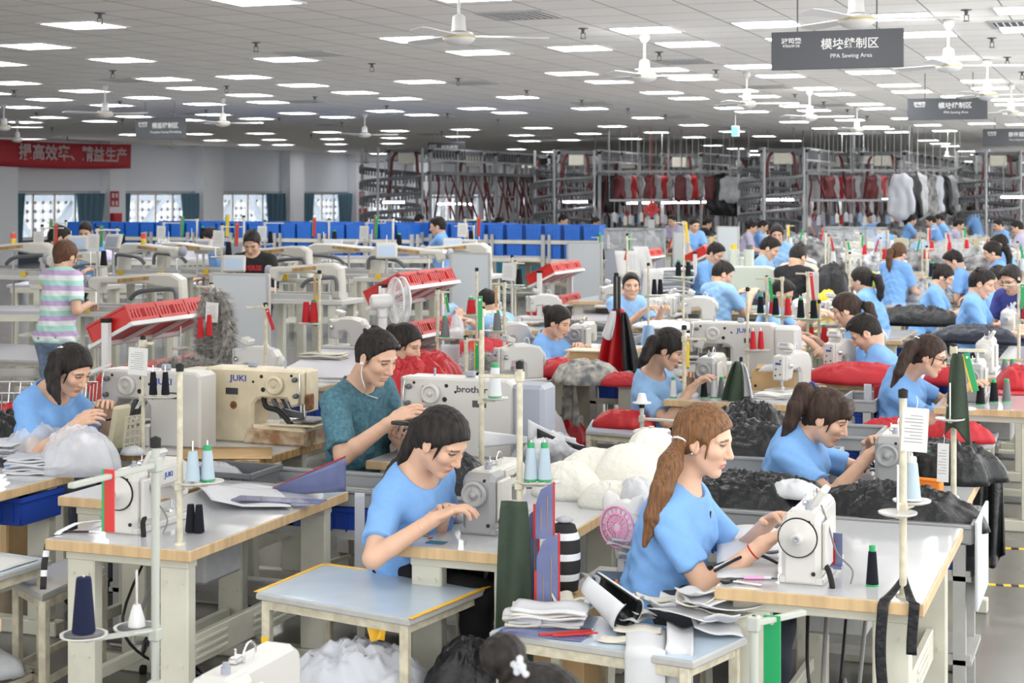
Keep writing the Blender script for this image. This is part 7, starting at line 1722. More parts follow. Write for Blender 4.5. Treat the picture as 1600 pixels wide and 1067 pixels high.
p = P(385, 592, .80); head_machine(p.x + .05, p.y, 'white machine with angled display behind the rusty machine', PI * .0, TH); table(p.x - .4, p.y - .5, 'white table behind the rusty machine', .95, 1.0)
for i, px in enumerate((389, 403)): c = P(px, 618); cone(c.x, c.y, TH, 'black thread cone with green tip behind the rusty machine, %s of two' % ('left', 'right')[i], 'black', 'green_plastic', .14, .033)
p, h = pole_at(415, 610, 475); stand(p.x, p.y, 'cream pole with red strip in front of the large white board', TH, h, [(h - .02, -.10, -.1)], [], .014); strip(p + V3((.02, -.02, h - .03)), 'dark red marker strip slanting in front of the large white board', 'cloth_red', None, .15, .026, -.35)
# grey flat table with white machine in the middle left
q = [P(418, 588), P(520, 536), P(690, 540), P(650, 592)]
r = thing('flat_table', 'wide glossy grey table with a white machine in the middle left', 'table', sum(q, Vector()) / 4); c = sum(q, Vector()) / 4
MB().prism([(p.x - c.x, p.y - c.y) for p in q], 'z', -.05, 0, bev=.004).build('tabletop', 'laminate_grey', r)
for p in q: MB().box(((p.x - c.x) * .9, (p.y - c.y) * .9, -TH / 2), (.07, .07, TH - .05)).build('leg', 'grey_paint', r)
p = P(535, 545); head_machine(p.x, p.y + .05, 'white machine with tilted display on the glossy grey table', 0)
stack('cloth_pile', 'flat pile of cream cut pieces on the glossy grey table', 'cloth pile', P(505, 560), .36, .2, 4, .012, 'cloth_cream', .05, 33, .03)
trough(-6.2, -4.95, 10.2, 10.6, 'grey trough with red ties before the glossy grey table', nb=2, where='before the glossy grey table'); hang('fabric_tie', 'red fabric ties hanging on the trough before the glossy grey table', 'fabric tie', W(485, 577, 10.58), .12, .12, 'cloth_red', (1, 0, 0), 1, .02, 2, 1, .006, gather=.8)
p, h = pole_at(499, 560, 424); stand(p.x, p.y, 'tall pole with two red cones at the glossy grey table', TH, h, [(h - .04, -.04, 0)], [(.28, -.05, 0), (.28, -.12, 0)], .013); strip(p + V3((-.03, -.02, h - .03)), 'orange brown marker strip on the tall pole at the grey table', 'cardboard', None, .20, .024)
for i in range(2): cone(p.x + (-.05, -.12)[i], p.y, TH + .286, 'red thread cone at the glossy grey table, %s of two' % ('right', 'left')[i], 'red', 'green_plastic' if i == 0 else None, .17, .036)
# white standing fan
c = W(618, 470, 12.0); r = thing('standing_fan', 'white round standing fan in the middle left', 'fan', (c.x, c.y, 0), .80)
MB().cyl((0, 0, .03), (0, 0, c.z - .10), .018).cyl((0, 0, .03), (0, 0, c.z * .62), .028).build('pole', 'white_plastic', r); MB().lathe([(.20, 0), (.20, .02), (.05, .045), (.03, .06)]).build('base', 'white_plastic', r)
MB().lathe([(.035, -.19), (.05, -.175), (.054, -.06), (.04, -.03)], (0, 0, c.z), (1, 0, 0), 22).build('motor_housing', 'white_plastic', r); MB().box((-.10, 0, c.z - .09), (.06, .06, .06), bev=.01).build('neck', 'white_plastic', r); MB().cyl((-.12, 0, c.z + .07), (-.12, 0, c.z + .11), .010).build('swing_knob', 'white_plastic', r)
mb = MB()
for xx, R_ in ((.0, .165), (.05, .168)): mb.tube([V3((xx, R_ * math.cos(t), c.z + R_ * math.sin(t))) for t in np.linspace(0, 2 * PI, 41)], .008, 6, smooth_path=False)
for k in range(44):
    t = 2 * PI * k / 44; 
    for s, dx in ((0, -.04), (1, .10)): mb.bar((dx, .04 * math.cos(t), c.z + .04 * math.sin(t)), ((0, .05)[s], .165 * math.cos(t), c.z + .165 * math.sin(t)), .0028)
mb.build('guard', 'white_plastic', r); MB().lathe([(.055, .10), (.05, .108), (.002, .11)], (0, 0, c.z), (1, 0, 0), 20).build('badge', 'white_plastic', r)
for k in range(3):
    a = 2 * PI * k / 3; R = Matrix.Rotation(a, 3, 'X'); MB().raw([R @ V3(v) + V3((.03, 0, c.z)) for v in ((-.01, -.01, .03), (.02, .04, .04), (.02, .07, .12), (-.0, -.03, .14), (-.012, -.05, .08))], [(0, 1, 2, 3, 4)]).build('blade', 'poly_milky', r)
# ================================================================ template sewing area, back left
def ttable(px0, px1, py, z, dp, label, braces=True, edge='beige_paint'):
    a, b = P(px0, py, z), P(px1, py, z); wd = (b - a).length; r = thing('layout_table', label, 'table', ((a.x + b.x) / 2, (a.y + b.y) / 2, 0), math.atan2((b - a).y, (b - a).x))
    MB().box((0, dp / 2, z - .02), (wd, dp, .04), bev=.004).build('tabletop', 'laminate_grey', r); MB().box((0, .02, z - .07), (wd - .1, .04, .07)).build('apron', edge, r)
    for x in (-.46, 0, .46) if wd > 2 else (-.44, .44):
        for y in (.06, dp - .06): MB().box((x * wd, y, (z - .04) / 2), (.075, .075, z - .04), bev=.004).build('leg', edge, r); 
        if braces: MB().bar((x * wd + (.05 if x <= 0 else -.05), .05, z - .38), (x * wd + (.34 if x <= 0 else -.34), .05, z - .08), .03).build('brace', edge, r)
    MB().box((0, dp / 2, .22), (wd * .92, dp * .8, .02)).build('shelf', edge, r); return r
def tmachine(px, py, d, label, flip=1, L=1.0, box=True):
    """template sewing head: a long low white arm over a pale bed with rails"""
    a = W(px, py, d); r = thing('template_machine', label, 'template machine', (a.x, a.y, a.z), 0)
    f_ = flip; X = lambda v: v * f_ * L
    MB().prism([(X(x), z) for x, z in ((-.50, .04), (-.52, .11), (-.47, .145), (-.30, .15), (.20, .19), (.40, .19), (.50, .14), (.52, -.17), (.38, -.17), (.35, .05), (.1, .09), (-.36, .08), (-.40, .0))], 'y', -.07, .07, bev=.02).build('arm', 'enamel', r)
    MB().lathe([(.055, 0), (.06, .01), (.06, .04), (.02, .05), (.002, .05)], (X(-.52), 0, .10), (-f_, 0, 0), 18).build('handwheel', 'grey_plastic', r)
    MB().box((X(.0), -.071, .13), (.34 * L, .004, .035), Matrix.Rotation(-.10 * f_, 3, 'Y')).build('name_strip', 'wood_dark', r)
    MB().box((X(.02), 0, -.19), (1.25 * L, .5, .05), bev=.006).build('bed', 'enamel_white', r); MB().box((X(-.1), -.20, -.14), (1.1 * L, .05, .05)).box((X(-.1), .18, -.14), (1.1 * L, .05, .05)).build('rail', 'grey_paint', r)
    MB().tube([(X(.0), -.12, -.05), (X(.1), -.13, .02), (X(.35), -.13, .05), (X(.48), -.13, .04), (X(.50), -.13, -.08)], .022, 8).build('cable_carrier', 'dark_steel', r); MB().cyl((X(-.45), 0, .03), (X(-.45), 0, -.13), .012, n=8).build('needle_bar', 'chrome', r)
    for s in (-.38, .30): MB().box((X(s), -.255, -.15), (.06, .012, .06)).build('clamp_block', 'yellow', r)
    zf = a.z - .215
    for s in (-1, 1):
        for y in (-.2, .2): MB().box((s * .5 * L, y, -a.z + zf / 2), (.07, .07, zf)).build('leg', 'beige_paint', r)
    return r
TM = [(215, 458, 15.5, 'nearest template machine with long white arm behind the red rack', 1, 1.), (20, 405, 18.5, 'template machine at the left edge behind the striped woman', 1, 1.1), (235, 405, 19.5, 'template machine with dark cable behind the striped woman', -1, .8), (300, 403, 20.0, 'template machine beside the man with glasses at the back', -1, .9), (430, 410, 19.0, 'template machine right of the black shirt man', 1, .9), (545, 405, 20.0, 'broad pale template machine in the middle of the back', -1, 1.1), (640, 410, 18.6, 'template machine before the standing man at the blue bins', -1, .9), (715, 405, 19.2, 'template machine right of the standing man', 1, .8), (120, 420, 18, 'pale template machine bed behind the striped shirt', 1, .7), (480, 440, 16.8, 'low template machine bed beside the plastic sheets', 1, .8)]
for a in TM: tmachine(*a)
ttable(-160, 135, 486, .90, .9, 'grey layout table with braced legs at the left edge'); ttable(10, 300, 445, .90, .9, 'long layout table under the nearest template machine', False)
ttable(430, 560, 432, .90, 1.3, 'white layout table with braced grey legs right of the large board'); ttable(540, 720, 424, .90, 1.2, 'layout table with braced legs behind the white fan'); ttable(760, 870, 400, .92, 1.0, 'white layout table with folded cloth left of the red racks', False)
ttable(60, 420, 405, .92, 1., 'far layout table behind the black shirt man', False); ttable(440, 760, 402, .92, 1., 'far layout table before the blue bins', False)
q = [P(-40, 560, .55), P(-30, 535, .55), P(96, 540, .55), P(90, 565, .55)]; bench(q, .55, 'wooden legged bench under the layout table at the left edge', 'laminate_grey')
for i, (px, py, rx, h_, m_, lab) in enumerate(((500, 418, .5, .12, 'mixed_grey', 'grey and white cut pieces on the layout table right of the large board'), (430, 428, .35, .10, 'lilac', 'lilac grey pieces at the left of the same layout table'), (490, 443, .12, .08, 'cloth_red', 'small red bundle at the layout table edge'), (310, 408, .42, .30, 'poly_milky', 'white plastic covered bundle before the man with glasses'), (395, 408, .42, .26, 'poly_milky', 'clear plastic sheets right of the black shirt man'), (160, 408, .38, .20, 'lilac', 'lilac plastic sheets behind the striped woman'), (255, 402, .22, .34, 'poly_milky', 'pale plastic bag standing at the back left'), (815, 396, .28, .20, 'cloth_white', 'folded white cloth on the table left of the red racks'), (760, 397, .32, .26, 'mixed_grey', 'black and white cloth beside the table left of the red racks'), (215, 505, .2, .14, 'cloth_white', 'white cloth behind the near red rack'), (110, 480, .25, .05, 'paper', 'paper sheets on the layout table at the left edge'), (520, 420, .3, .05, 'cloth_white', 'white sheets before the far template machine'), (232, 438, .35, .1, 'mixed_grey', 'grey and white pieces above the nearest template machine'), (505, 560, .001, .001, 'paper', ''))):
    if lab: heap('cloth_heap', lab, 'cloth heap', P(px, py, .90 if (px, py) not in ((815, 396), (760, 397), (255, 402)) else .92), rx, rx * .6, h_, m_, 0, 300 + i, .8, 60)
# people of the template area
standing('woman with brown ponytail in pastel striped shirt standing at the left', 102, 400, 14.6, 1.45, .08, 22, hair='pony', hcol='hair_brown', shirt='tee_stripe', pants='jeans', q=2, tail=[W(97, 385, 14.75), W(95, 393, 14.8), W(96, 410, 14.8), W(99, 425, 14.78)], sc=1.12, girth=1.06, wl=W(122, 472, 15.2), wr=W(138, 476, 14.6))
standing('man in blue shirt seen from behind at the back left', 92, 372, 18.8, .9, .08, 24, hair='short', hcol='hair_black', shirt='tee_blue', sc=1.12)
standing('man in blue shirt looking down between the plastic sheets at the back left', 134, 362, 23.5, -1.3, .06, 30, hair='short', hcol='hair_black', shirt='tee_blue', sc=1.1)
standing('man with glasses in blue shirt bending at the back left', 330, 372, 21.5, -2.4, .22, 34, hair='short', hcol='hair_black', shirt='tee_blue', glasses=True, sc=1.08)
r, j = standing('young man in black printed shirt looking down behind the white board', 394, 380, 18.4, -1.35, .06, 34, hair='short', hcol='hair_black', shirt='tee_black', q=2, sc=1.12, sleeve=.95)
lettering('REVERSE', .075, 'cloth_red', r, V3(j['neck'] - j['base']) + V3(j['f']) * .165 - V3(j['u']) * .12, (PI / 2 - .1, 0, math.atan2(j['f'][1], j['f'][0]) + PI / 2), bold=.003)
standing('man in blue shirt standing in profile before the blue bins', 684, 354, 24.2, PI + .25, .05, 14, hair='short', hcol='hair_black', shirt='tee_blue', sc=1.10, wr=W(664, 393, 24.2), wl=W(662, 392, 24.6))
# slim poles, signal lamps, tablets of the template area
for i, (px, pt, pb, sc_, d) in enumerate(((66, 352, 420, 'red_plastic', 18.5), (103, 345, 400, 'green_plastic', 21), (152, 355, 440, None, 17.5), (183, 355, 410, 'green_plastic', 20), (256, 345, 398, None, 23), (308, 340, 395, 'green_plastic', 21.5), (347, 350, 425, 'red_plastic', 18), (381, 338, 410, 'yellow', 19.5), (414, 345, 400, None, 22), (514, 342, 400, 'red_plastic', 22), (573, 345, 395, None, 23), (614, 340, 410, 'green_plastic', 19.5), (727, 340, 400, 'red_plastic', 21.5), (740, 350, 395, None, 22.5), (800, 400, 470, None, 17.0))):
    a, b = W(px, pt, d), W(px, pb, d); w_ = nth(i) + ' from the left'
    stand(b.x, b.y, 'slim white pole of the template area, ' + w_, 0, a.z, [(a.z - .03, (-.28 if i % 2 else .28), 0)], [(b.z + .16, .08, 0), (b.z + .16, -.08, 0)], .014, 'enamel_white')
    if sc_: strip(V3((a.x + (-.2 if i % 2 else .2), a.y - .02, a.z + .02)), '%s marker strip on the slim template pole %s' % (sc_.split('_')[0], w_), sc_, 'green_plastic' if sc_ != 'green_plastic' else 'red_plastic', .26, .04, .05)
    if i % 2 == 0: tagpaper(V3((a.x - .02, a.y - .03, a.z - .05)), 'white paper slip on the slim template pole ' + w_, .14, .18)
    if i % 3 != 1: cone(b.x + .08, b.y, b.z + .166, 'dark thread cone on the slim template pole ' + w_, 'black', 'green_plastic' if i % 2 else None, .16, .038)
for i, (px, py, d) in enumerate(((21, 378, 18.5), (224, 378, 19.5))):
    a = W(px, py, d); r = thing('signal_lamp', 'red yellow green signal tower lamp, %s one' % ('left', 'right')[i], 'signal lamp', a)
    for k, m_ in enumerate(('lens_green', 'lens_yellow', 'lens_red')): MB().cyl((0, 0, -.08 + .06 * k), (0, 0, -.025 + .06 * k), .03, n=14).build('lens', m_, r)
    MB().cyl((0, 0, -a.z), (0, 0, -.08), .012).cyl((0, 0, -.09), (0, 0, -.08), .034).build('post', 'enamel_white', r); MB().cyl((0, 0, .10), (0, 0, .11), .03).build('cap', 'grey_paint', r)
for i, (px, py, d) in enumerate(((177, 378, 19), (122, 380, 20), (318, 385, 20), (366, 412, 17.5), (370, 388, 19), (520, 385, 20.5), (545, 385, 21), (604, 392, 18.5), (732, 385, 21), (707, 383, 21))):
    a = W(px, py, d); r = thing('control_tablet', 'small tilted control screen of the template area, %s from the left' % nth(i), 'control screen', a, .4 if i % 2 else -.2)
    MB().box((0, 0, 0), (.24, .05, .18), Matrix.Rotation(-.3, 3, 'X'), .012).build('housing', 'enamel_white', r); MB().box((0, -.027, .002), (.18, .004, .12), Matrix.Rotation(-.3, 3, 'X')).build('screen', 'screen' if i % 2 else 'grey_plastic', r); MB().cyl((0, .0, -a.z), (0, 0, -.08), .015).build('post', 'grey_paint', r)
# blue bins on their racks
pr = P(450, 348, 1.52); Yb = pr.y
def rackx(x0, x1, y, rows_, label, tag_):
    r = thing('bin_rack', label, 'rack', ((x0 + x1) / 2, y, 0)); wd = x1 - x0
    for z in (1.21, .86): MB().box((0, -.22, z - .03), (wd, .04, .07)).box((0, .22, z - .03), (wd, .04, .07)).box((0, 0, z - .05), (wd, .42, .02)).build('beam', 'beige_paint', r)
    n = int(wd / .95)
    for k in range(n + 1): MB().box((-wd / 2 + wd * k / n, -.25, .66), (.07, .05, 1.32)).build('post', 'grey_paint', r); MB().box((-wd / 2 + wd * k / n + .12, -.25, .66), (.05, .05, 1.32)).build('post', 'grey_paint', r)
    m = int(wd / .345)
    for zi, z in enumerate((1.22, .87)):
        for k in range(m): bin_(x0 + .17 + k * wd / m, y, z, 'blue storage bin, %s from the left on the %s tier of the %s' % (nth(k), ('upper', 'lower')[zi], tag_), 'blue_bright', .31, .40, .29, 0, 'blue bins on the ' + tag_)
xl, xr = P(112, 350, 1.5).x, P(650, 348, 1.5).x
Yb = P(380, 349, 1.5).y
xl, xr = Yb * 0 + (-(lambda k: Yb * (sy_ - k * cy_) / (cy_ + k * sy_))((112 - 800) / F)), -(lambda k: Yb * (sy_ - k * cy_) / (cy_ + k * sy_))((652 - 800) / F)
rackx(xl, xr, Yb, 2, 'long grey rack of blue bins across the back left', 'long back rack')
rackx(xl + 1.2, xr + 1.4, Yb + 1.6, 2, 'second rack of blue bins behind the long back rack', 'hidden second rack')
rackx(xr + .15, xr + 3.6, Yb + .55, 2, 'short rack of blue bins right of the standing man', 'short right rack')
# ================================================================ garment conveyors and benches in the far background
def conveyor(x, y, L, label, spiral=False):
    """overhead hanging conveyor unit along y: posts, double rail, hanger loop, sloping red chutes"""
    r = thing('garment_conveyor', label, 'conveyor', (x, y, 0)); n = max(2, int(L / 1.6))
    for k in range(n + 1):
        for s in (-.55, .55): MB().box((s, L * k / n, 1.6), (.07, .07, 3.2)).build('post', 'conveyor_light', r)
        MB().box((0, L * k / n, 3.15), (1.3, .07, .09)).build('cross_beam', 'conveyor', r)
    for s in (-.55, .55):
        for z in (3.20, 2.92): MB().box((s, L / 2, z), (.06, L + .3, .05)).build('rail', 'conveyor_light', r)
        MB().box((s, L / 2, 2.60), (.10, L + .2, .08)).build('hanger_rail', 'conveyor', r)
    for s in (-.55, .55):
        mb = MB()
        for k in range(int(L * 5)): mb.box((s * .92, .1 + k * .2, 2.48), (.02, .05, .16)); mb.box((s * 1.02, .1 + k * .2, 3.05), (.02, .09, .24))
        mb.build('hangers', 'grey_paint' if s < 0 else 'dark_steel', r)['kind'] = 'stuff'
    for k in range(max(2, int(L / .8))):
        yy = .4 + k * .8; t = .22 if k % 2 else -.10
        for s in (-1, 1): MB().tube([(s * .55, yy, 2.62), (s * (.62 + t * .3), yy + .06, 2.30), (s * (.60 + t), yy + .14, 1.85), (s * (.52 + t * 1.5), yy + .25, 1.40)], .026, 5).build('chute', 'hose_red', r)
    MB().box((0, -.1, 2.95), (.42, .3, .28), bev=.02).build('drive_box', 'beige_paint', r)
    for s in (-.25, .25): MB().tube([(s, -.2, 3.1), (s * 1.3, -.3, 2.95), (s * 1.5, -.3, 2.5), (s * 1.9, -.25, 1.9)], .038, 7).build('hose', 'hose_red', r)
    if spiral:
        mb = MB(); mb.tube([(-.2 + .75 * math.cos(t), -.6 + .75 * math.sin(t), 1.35 + t * .062) for t in np.linspace(0, 2 * PI * 3.6, 110)], .05, 6, smooth_path=False)
        for t in np.linspace(0, 2 * PI * 3.6, 190): mb.box((-.2 + .78 * math.cos(t), -.6 + .78 * math.sin(t), 1.27 + t * .062), (.03, .03, .14))
        mb.build('spiral_buffer', 'dark_steel', r)
        for a in range(4): MB().cyl((-.2 + .8 * math.cos(a * 1.57), -.6 + .8 * math.sin(a * 1.57), 0), (-.2 + .8 * math.cos(a * 1.57), -.6 + .8 * math.sin(a * 1.57), 3.2), .035, n=8).build('spiral_post', 'conveyor_light', r)
    MB().box((0, L / 2, 2.0), (.10, L, .05)).build('lamp_tray', 'conveyor_light', r)
    return r
CON = [(640, 41, 12, True), (745, 45, 10, False), (830, 48, 12, False), (905, 43, 11, True), (985, 48, 14, False), (1065, 46, 14, False), (1150, 50, 16, False), (1225, 41, 10, True), (1300, 45, 15, False), (1380, 44, 22, False), (1465, 58, 18, False), (1560, 44, 10, True), (1620, 50, 10, False)]
for i, (px, d, L, sp) in enumerate(CON):
    p = W(px, 300, d); conveyor(p.x, p.y, L, 'overhead garment conveyor with red chutes, %s from the left%s' % (nth(i), ', with spiral' if sp else ''), sp)
def tube_lamp(px0, px1, py, d, label):
    a, b = W(px0, py, d), W(px1, py, d); c = (a + b) / 2; L = (b - a).length
    r = thing('tube_lamp', label, 'tube lamp', c, YAW)
    MB().box((0, 0, .035), (L, .10, .03)).build('reflector', 'white_plastic', r); MB().cyl((-L / 2, 0, 0), (L / 2, 0, 0), .022, n=10).build('tube', 'tube_light', r)
    for s in (-.4, .4): MB().cyl((s * L, 0, .05), (s * L, 0, .9), .006, n=6).build('hanger', 'grey_paint', r)
for i, t in enumerate(((598, 632, 316, 40), (683, 722, 318.5, 44), (724, 738, 319, 47), (880, 918, 315.5, 42), (968, 985, 317.5, 47), (986, 1003, 317.2, 47.3), (1004, 1021, 317, 47.6), (1034, 1052, 316.6, 46), (1054, 1072, 316.3, 46), (1075, 1094, 316, 46), (1096, 1121, 315.5, 46), (1198, 1240, 312, 40), (1272, 1302, 313.5, 45), (1303, 1328, 313, 45), (1329, 1352, 312.8, 45), (1353, 1374, 312.5, 45), (1376, 1412, 311.5, 44), (1510, 1522, 308.5, 60), (1564, 1606, 308, 42))):
    tube_lamp(*t, 'bright tube lamp under the conveyors, %s from the left' % nth(i))
# hanging garments
def garment(px, py, d, wd, L, m, label, seed):
    a = W(px, py, d); rng = random.Random(seed); s = SDF(np.array((-wd * .9, -.22, -L - .05)), np.array((wd * .9, .22, .16)), .03 if wd > .3 else .018)
    s.cone((-wd * .38, 0, -.06), (wd * .38, 0, -.06), min(.07, wd * .25), k=.05); s.cone((0, 0, -.10), (rng.uniform(-.06, .06), 0, -L + .12), wd * .38, wd * .46, k=.08)
    for sd in (-1, 1): s.cone((sd * wd * .42, 0, -.10), (sd * wd * (.55 + rng.random() * .2), rng.uniform(-.05, .05), -L * .8), min(.075, wd * .22), min(.06, wd * .2), k=.05)
    s.add(lambda x, y, z: np.abs(y) * .8 - .05 + .018 * np.sin(26 * x + 3 * np.sin(5 * z + seed)) + .01 * np.sin(17 * z + seed))
    r = thing('hanging_garment', label, 'garment', a, YAW + rng.uniform(-.4, .4)); v, f = s.mesh(); npmesh('coat', v, f, m, r); MB().tube([(0, 0, .0), (0, 0, .10), (.03, 0, .14), (.0, 0, .18), (0, 0, CEIL - a.z)], .008, 5).build('hanger_hook', 'grey_paint', r); return r
G = [(950, 277, 44, .62, .85, 'nylon_black', 'large black jacket hanging under the tiny far sign'), (1130, 280, 43, .62, .85, 'nylon_black', 'black jacket hanging right of the long row of tubes'), (1146, 282, 43.6, .6, .85, 'nylon_black', 'second black jacket with white lapel beside it'), (1140, 279, 42.6, .28, .6, 'cloth_grey', 'pale grey vest between the two black jackets'), (1170, 282, 43.5, .48, .7, 'cloth_grey', 'grey white coat hanging right of the black jackets'),
     (1408, 276, 40, .36, 1.0, 'cloth_pale', 'pale patterned coat at the front of the right hand row'), (1421, 275, 40.6, .36, 1.15, 'nylon_black', 'black coat second in the right hand row'), (1434, 276, 41.2, .34, 1.0, 'cloth_grey', 'grey coat third in the right hand row'), (1446, 276, 41.8, .38, 1.2, 'mixed_dark', 'dark patterned coat fourth in the right hand row'), (1458, 277, 42.4, .32, 1.05, 'cloth_pale', 'pale coat fifth in the right hand row'), (1469, 278, 43, .36, 1.1, 'nylon_black', 'black coat sixth in the right hand row'), (1481, 278, 43.6, .32, 1.0, 'cloth_grey', 'grey coat seventh in the right hand row'), (1492, 279, 44.2, .36, 1.1, 'mixed_dark', 'last dark coat of the right hand row')]
for i, g_ in enumerate(G): garment(*g_, i + 3)
for i in range(36):
    px = (968 + i * 9.5) if i < 16 else (1268 + (i - 16) * 6.8); dd = 43 + (i % 5) * .9; m_ = ('hose_red', 'cloth_grey', 'nylon_red', 'mixed_dark', 'cloth_pale')[i % 5]
    r = garment(px, 276, dd, .15, .66, m_, 'narrow red or grey garment hanging in the dense rows over the tube lamps', i + 31); r['group'] = 'garments over the tube lamps'
for i in range(44):       # finished pieces clipped low under the lamps
    px = 960 + i * 4.2 if i < 20 else 1250 + (i - 20) * 7.2; dd = (41.5, 44)[i % 2]; zz = .32 + .03 * (i * 7 % 5); q_ = W(px, 313, dd) - V3((0, 0, zz))
    o = MB().box((0, 0, -.11), (.11, .03, .22), bev=.012).box((0, 0, .0), (.05, .02, .06)).build('clipped_piece', ('cloth_pale', 'cloth_red', 'cloth_cream', 'sky_cloth', 'nylon_navy', 'cloth_white')[(i * 5) % 6], None, q_, YAW + .3 * (i % 3))
    MB().cyl((0, 0, 0), (0, 0, zz + .05), .006, n=5).build('hanger_rod', 'grey_paint', o)
    tag(o, 'small garment piece clipped on a rod under the row of tube lamps', 'garment', 'pieces under the tube lamps')
for i, (a, b, py, d) in enumerate(((930, 1200, 268, 43.2), (1255, 1500, 266, 43.6), (1255, 1415, 268, 46), (952, 1046, 313, 41.5), (952, 1046, 313, 44), (1240, 1425, 313, 41.5), (1240, 1425, 313, 44))):
    p, q_ = W(a, py, d), W(b, py, d); r = thing('garment_rail', 'long horizontal garment rail of the conveyors, %s from the left' % ORD[i], 'rail', p); e = q_ - p
    MB().bar((0, 0, 0), e, .05, .06).build('bar', 'conveyor_light', r)
    for t in (0, .5, 1): MB().cyl(e * t, e * t + V3((0, 0, CEIL - p.z)), .012, n=6).build('hanger', 'conveyor', r)
# red clover sign, rack of work in progress
p = W(1018, 327, 41); r = thing('knot_ornament', 'red clover shaped ornament hanging under the tube lamps', 'ornament', p, YAW)
for dx, dz in ((0, .11), (0, -.11), (.11, 0), (-.11, 0), (0, 0)): MB().box((dx, 0, dz), (.15, .03, .15), Matrix.Rotation(PI / 4, 3, 'Y'), .01).build('petal', 'red_plastic', r)
MB().box((0, 0, -.45), (.16, .02, .40)).build('pendant', 'paper', r); MB().cyl((0, 0, .15), (0, 0, CEIL - p.z), .006, n=6).build('cord', 'red_plastic', r)
# glazed partition counters
def counter(px0, px1, py0, py1, d, label):
    a, b = W(px0, py0, d), W(px1, py1, d); wd = (px1 - px0) / F * d / cy_; h = a.z; r = thing('partition_counter', label, 'partition', ((a.x + b.x) / 2, (a.y + b.y) / 2, 0))
    MB().box((0, 0, h * .37), (wd, .04, h * .72)).build('panel', 'grey_plastic', r); MB().box((0, 0, h * .87), (wd, .012, h * .24)).build('pane', 'glass_pane', r)
    mb = MB().box((0, 0, h), (wd, .05, .04)).box((0, 0, h * .74), (wd, .05, .04))
    for k in range(4): mb.box((-wd / 2 + wd * k / 3, 0, h / 2), (.05, .05, h))
    mb.build('frame', 'conveyor_light', r)
counter(948, 1036, 358, 412, 30, 'grey partition with glazed top in the middle of the background'); counter(1290, 1382, 356, 408, 30, 'pale partition with glazed top behind the right hand poles')
# far benches with heaps and workers
rng = random.Random(5); nb_ = 0
for row, (d, py0) in enumerate(((29, 372), (33, 366), (38, 358), (44, 350), (52, 342))):
    for k in range(9):
        px = 812 + k * 92 + (row % 2) * 40 + rng.uniform(-14, 14)
        if (d < 34 and (px < 830 or 900 < px < 1250)) or px > 1610: continue
        p = W(px, 330, d); nb_ += 1; x, y = p.x, p.y
        TK.put((1.5, .9, False, None), (x, y, 0), .0, 'far work bench in the background, %s from the left in the %s row' % (nth(k), nth(row)), 'far work benches')
        m_ = rng.choice(['mixed_dark', 'mixed_dark', 'mixed_grey', 'nylon_navy', 'cloth_grey', 'camo'])
        heap('garment_heap', 'garment heap on the far bench, %s from the left in the %s row' % (nth(k), nth(row)), 'cloth heap', (x - .1, y, TH), .55, .36, .22 + .3 * rng.random(), m_, 0, 400 + nb_, .9, 44)
        if rng.random() < .55: bin_(x, y - .55, .0, 'dark teal bin under the far bench, %s from the left in the %s row' % (nth(k), nth(row)), 'teal_plastic', 1.0, .30, .62)
        if rng.random() < .6: HK.put(0, (x + .45, y, TH), rng.uniform(0, 6), 'white machine on the far bench, %s from the left in the %s row' % (nth(k), nth(row)))
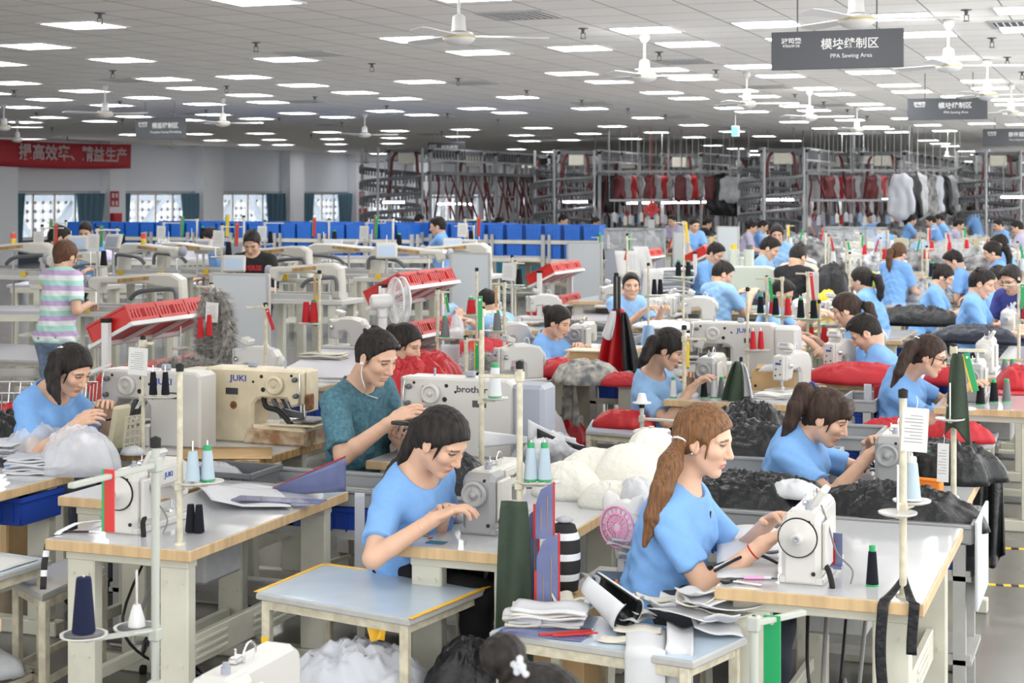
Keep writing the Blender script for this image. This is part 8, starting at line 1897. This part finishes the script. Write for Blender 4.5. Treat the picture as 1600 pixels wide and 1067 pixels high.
FAR = [(1085, 352, 31, -.8, 'tee_blue', 'short', 'far man in blue shirt looking down left of the far board'), (1175, 356, 36, .2, 'tee_lilac', 'short', 'far person in lilac shirt bent over a bench'), (1192, 354, 36.5, .2, 'tee_blue', 'short', 'far person in blue shirt beside the lilac one'), (1050, 345, 38, -2, 'tee_lilac', 'short', 'far person in pale shirt right of the clover ornament'), (1378, 358, 34, 2.6, 'tee_blue', 'short', 'far person in blue shirt behind the right partition'), (1360, 340, 43, -1, 'tee_blue', 'short', 'far standing person in blue left of the coats'), (1425, 344, 40, .3, 'tee_blue', 'bun', 'far woman in blue below the patterned coats'), (1455, 346, 38, PI, 'tee_blue', 'short', 'far person in blue sitting below the dark coats'), (1468, 343, 39.5, PI, 'tee_blue', 'short', 'far person in blue behind the sitting one'), (1518, 330, 44, 2.8, 'tee_blue', 'short', 'far person in blue standing by the right column'), (1276, 330, 44, -1, 'tee_lilac', 'short', 'far person in white shirt under the middle tubes'), (880, 345, 38, 0, 'tee_blue', 'short', 'far person in blue left of the spiral conveyor'), (655, 344, 38, 1, 'tee_black', 'short', 'far dark haired person behind the blue bins'), (1560, 352, 36, -2.6, 'tee_blue', 'short', 'far person in blue bending at the right edge'), (1590, 356, 33, 3, 'tee_lilac', 'short', 'far person in lilac at the right edge'), (1498, 352, 37, .2, 'tee_lilac', 'short', 'far person in lilac before the last coats'), (780, 348, 40, .4, 'tee_blue', 'short', 'far person in blue right of the blue bins'), (1105, 350, 40, .5, 'tee_black', 'short', 'far dark person right of the man looking down'), (930, 348, 42, .2, 'tee_lilac', 'short', 'far pale person under the black jacket')]
for px, py, d, yaw, sh, hr, lab in FAR: seated(lab, px, py, d, yaw, .14, 24, q=0, hair=hr, hcol='hair_black', shirt=sh, girth=1.05, female=hr == 'bun')
# grey columns of the hall at the back right
for i, (px, d) in enumerate(((1535, 62), (1340, 60), (1160, 64))): p = W(px, 300, d); struct(MB().box((p.x, p.y, CEIL / 2), (.5, .5, CEIL)).build('column_%d' % (i + 1), 'wall'))
# yellow and black floor tape at the right
for i, (pa, pb) in enumerate((((1520, 912), (1640, 918)), ((1520, 854), (1640, 860)), ((1560, 770), (1640, 775)))):
    a, b = P(*pa, 0), P(*pb, 0); mb = MB(); n = 10
    for k in range(n): mb.bar(a.lerp(b, k / n) + V3((0, 0, .001)), a.lerp(b, (k + 1) / n) + V3((0, 0, .001)), .05, .002, k % 2)
    tag(mb.build('floor_tape', ['yellow', 'black']), 'yellow and black floor tape on the right, %s from the front' % ORD[i], 'floor tape')
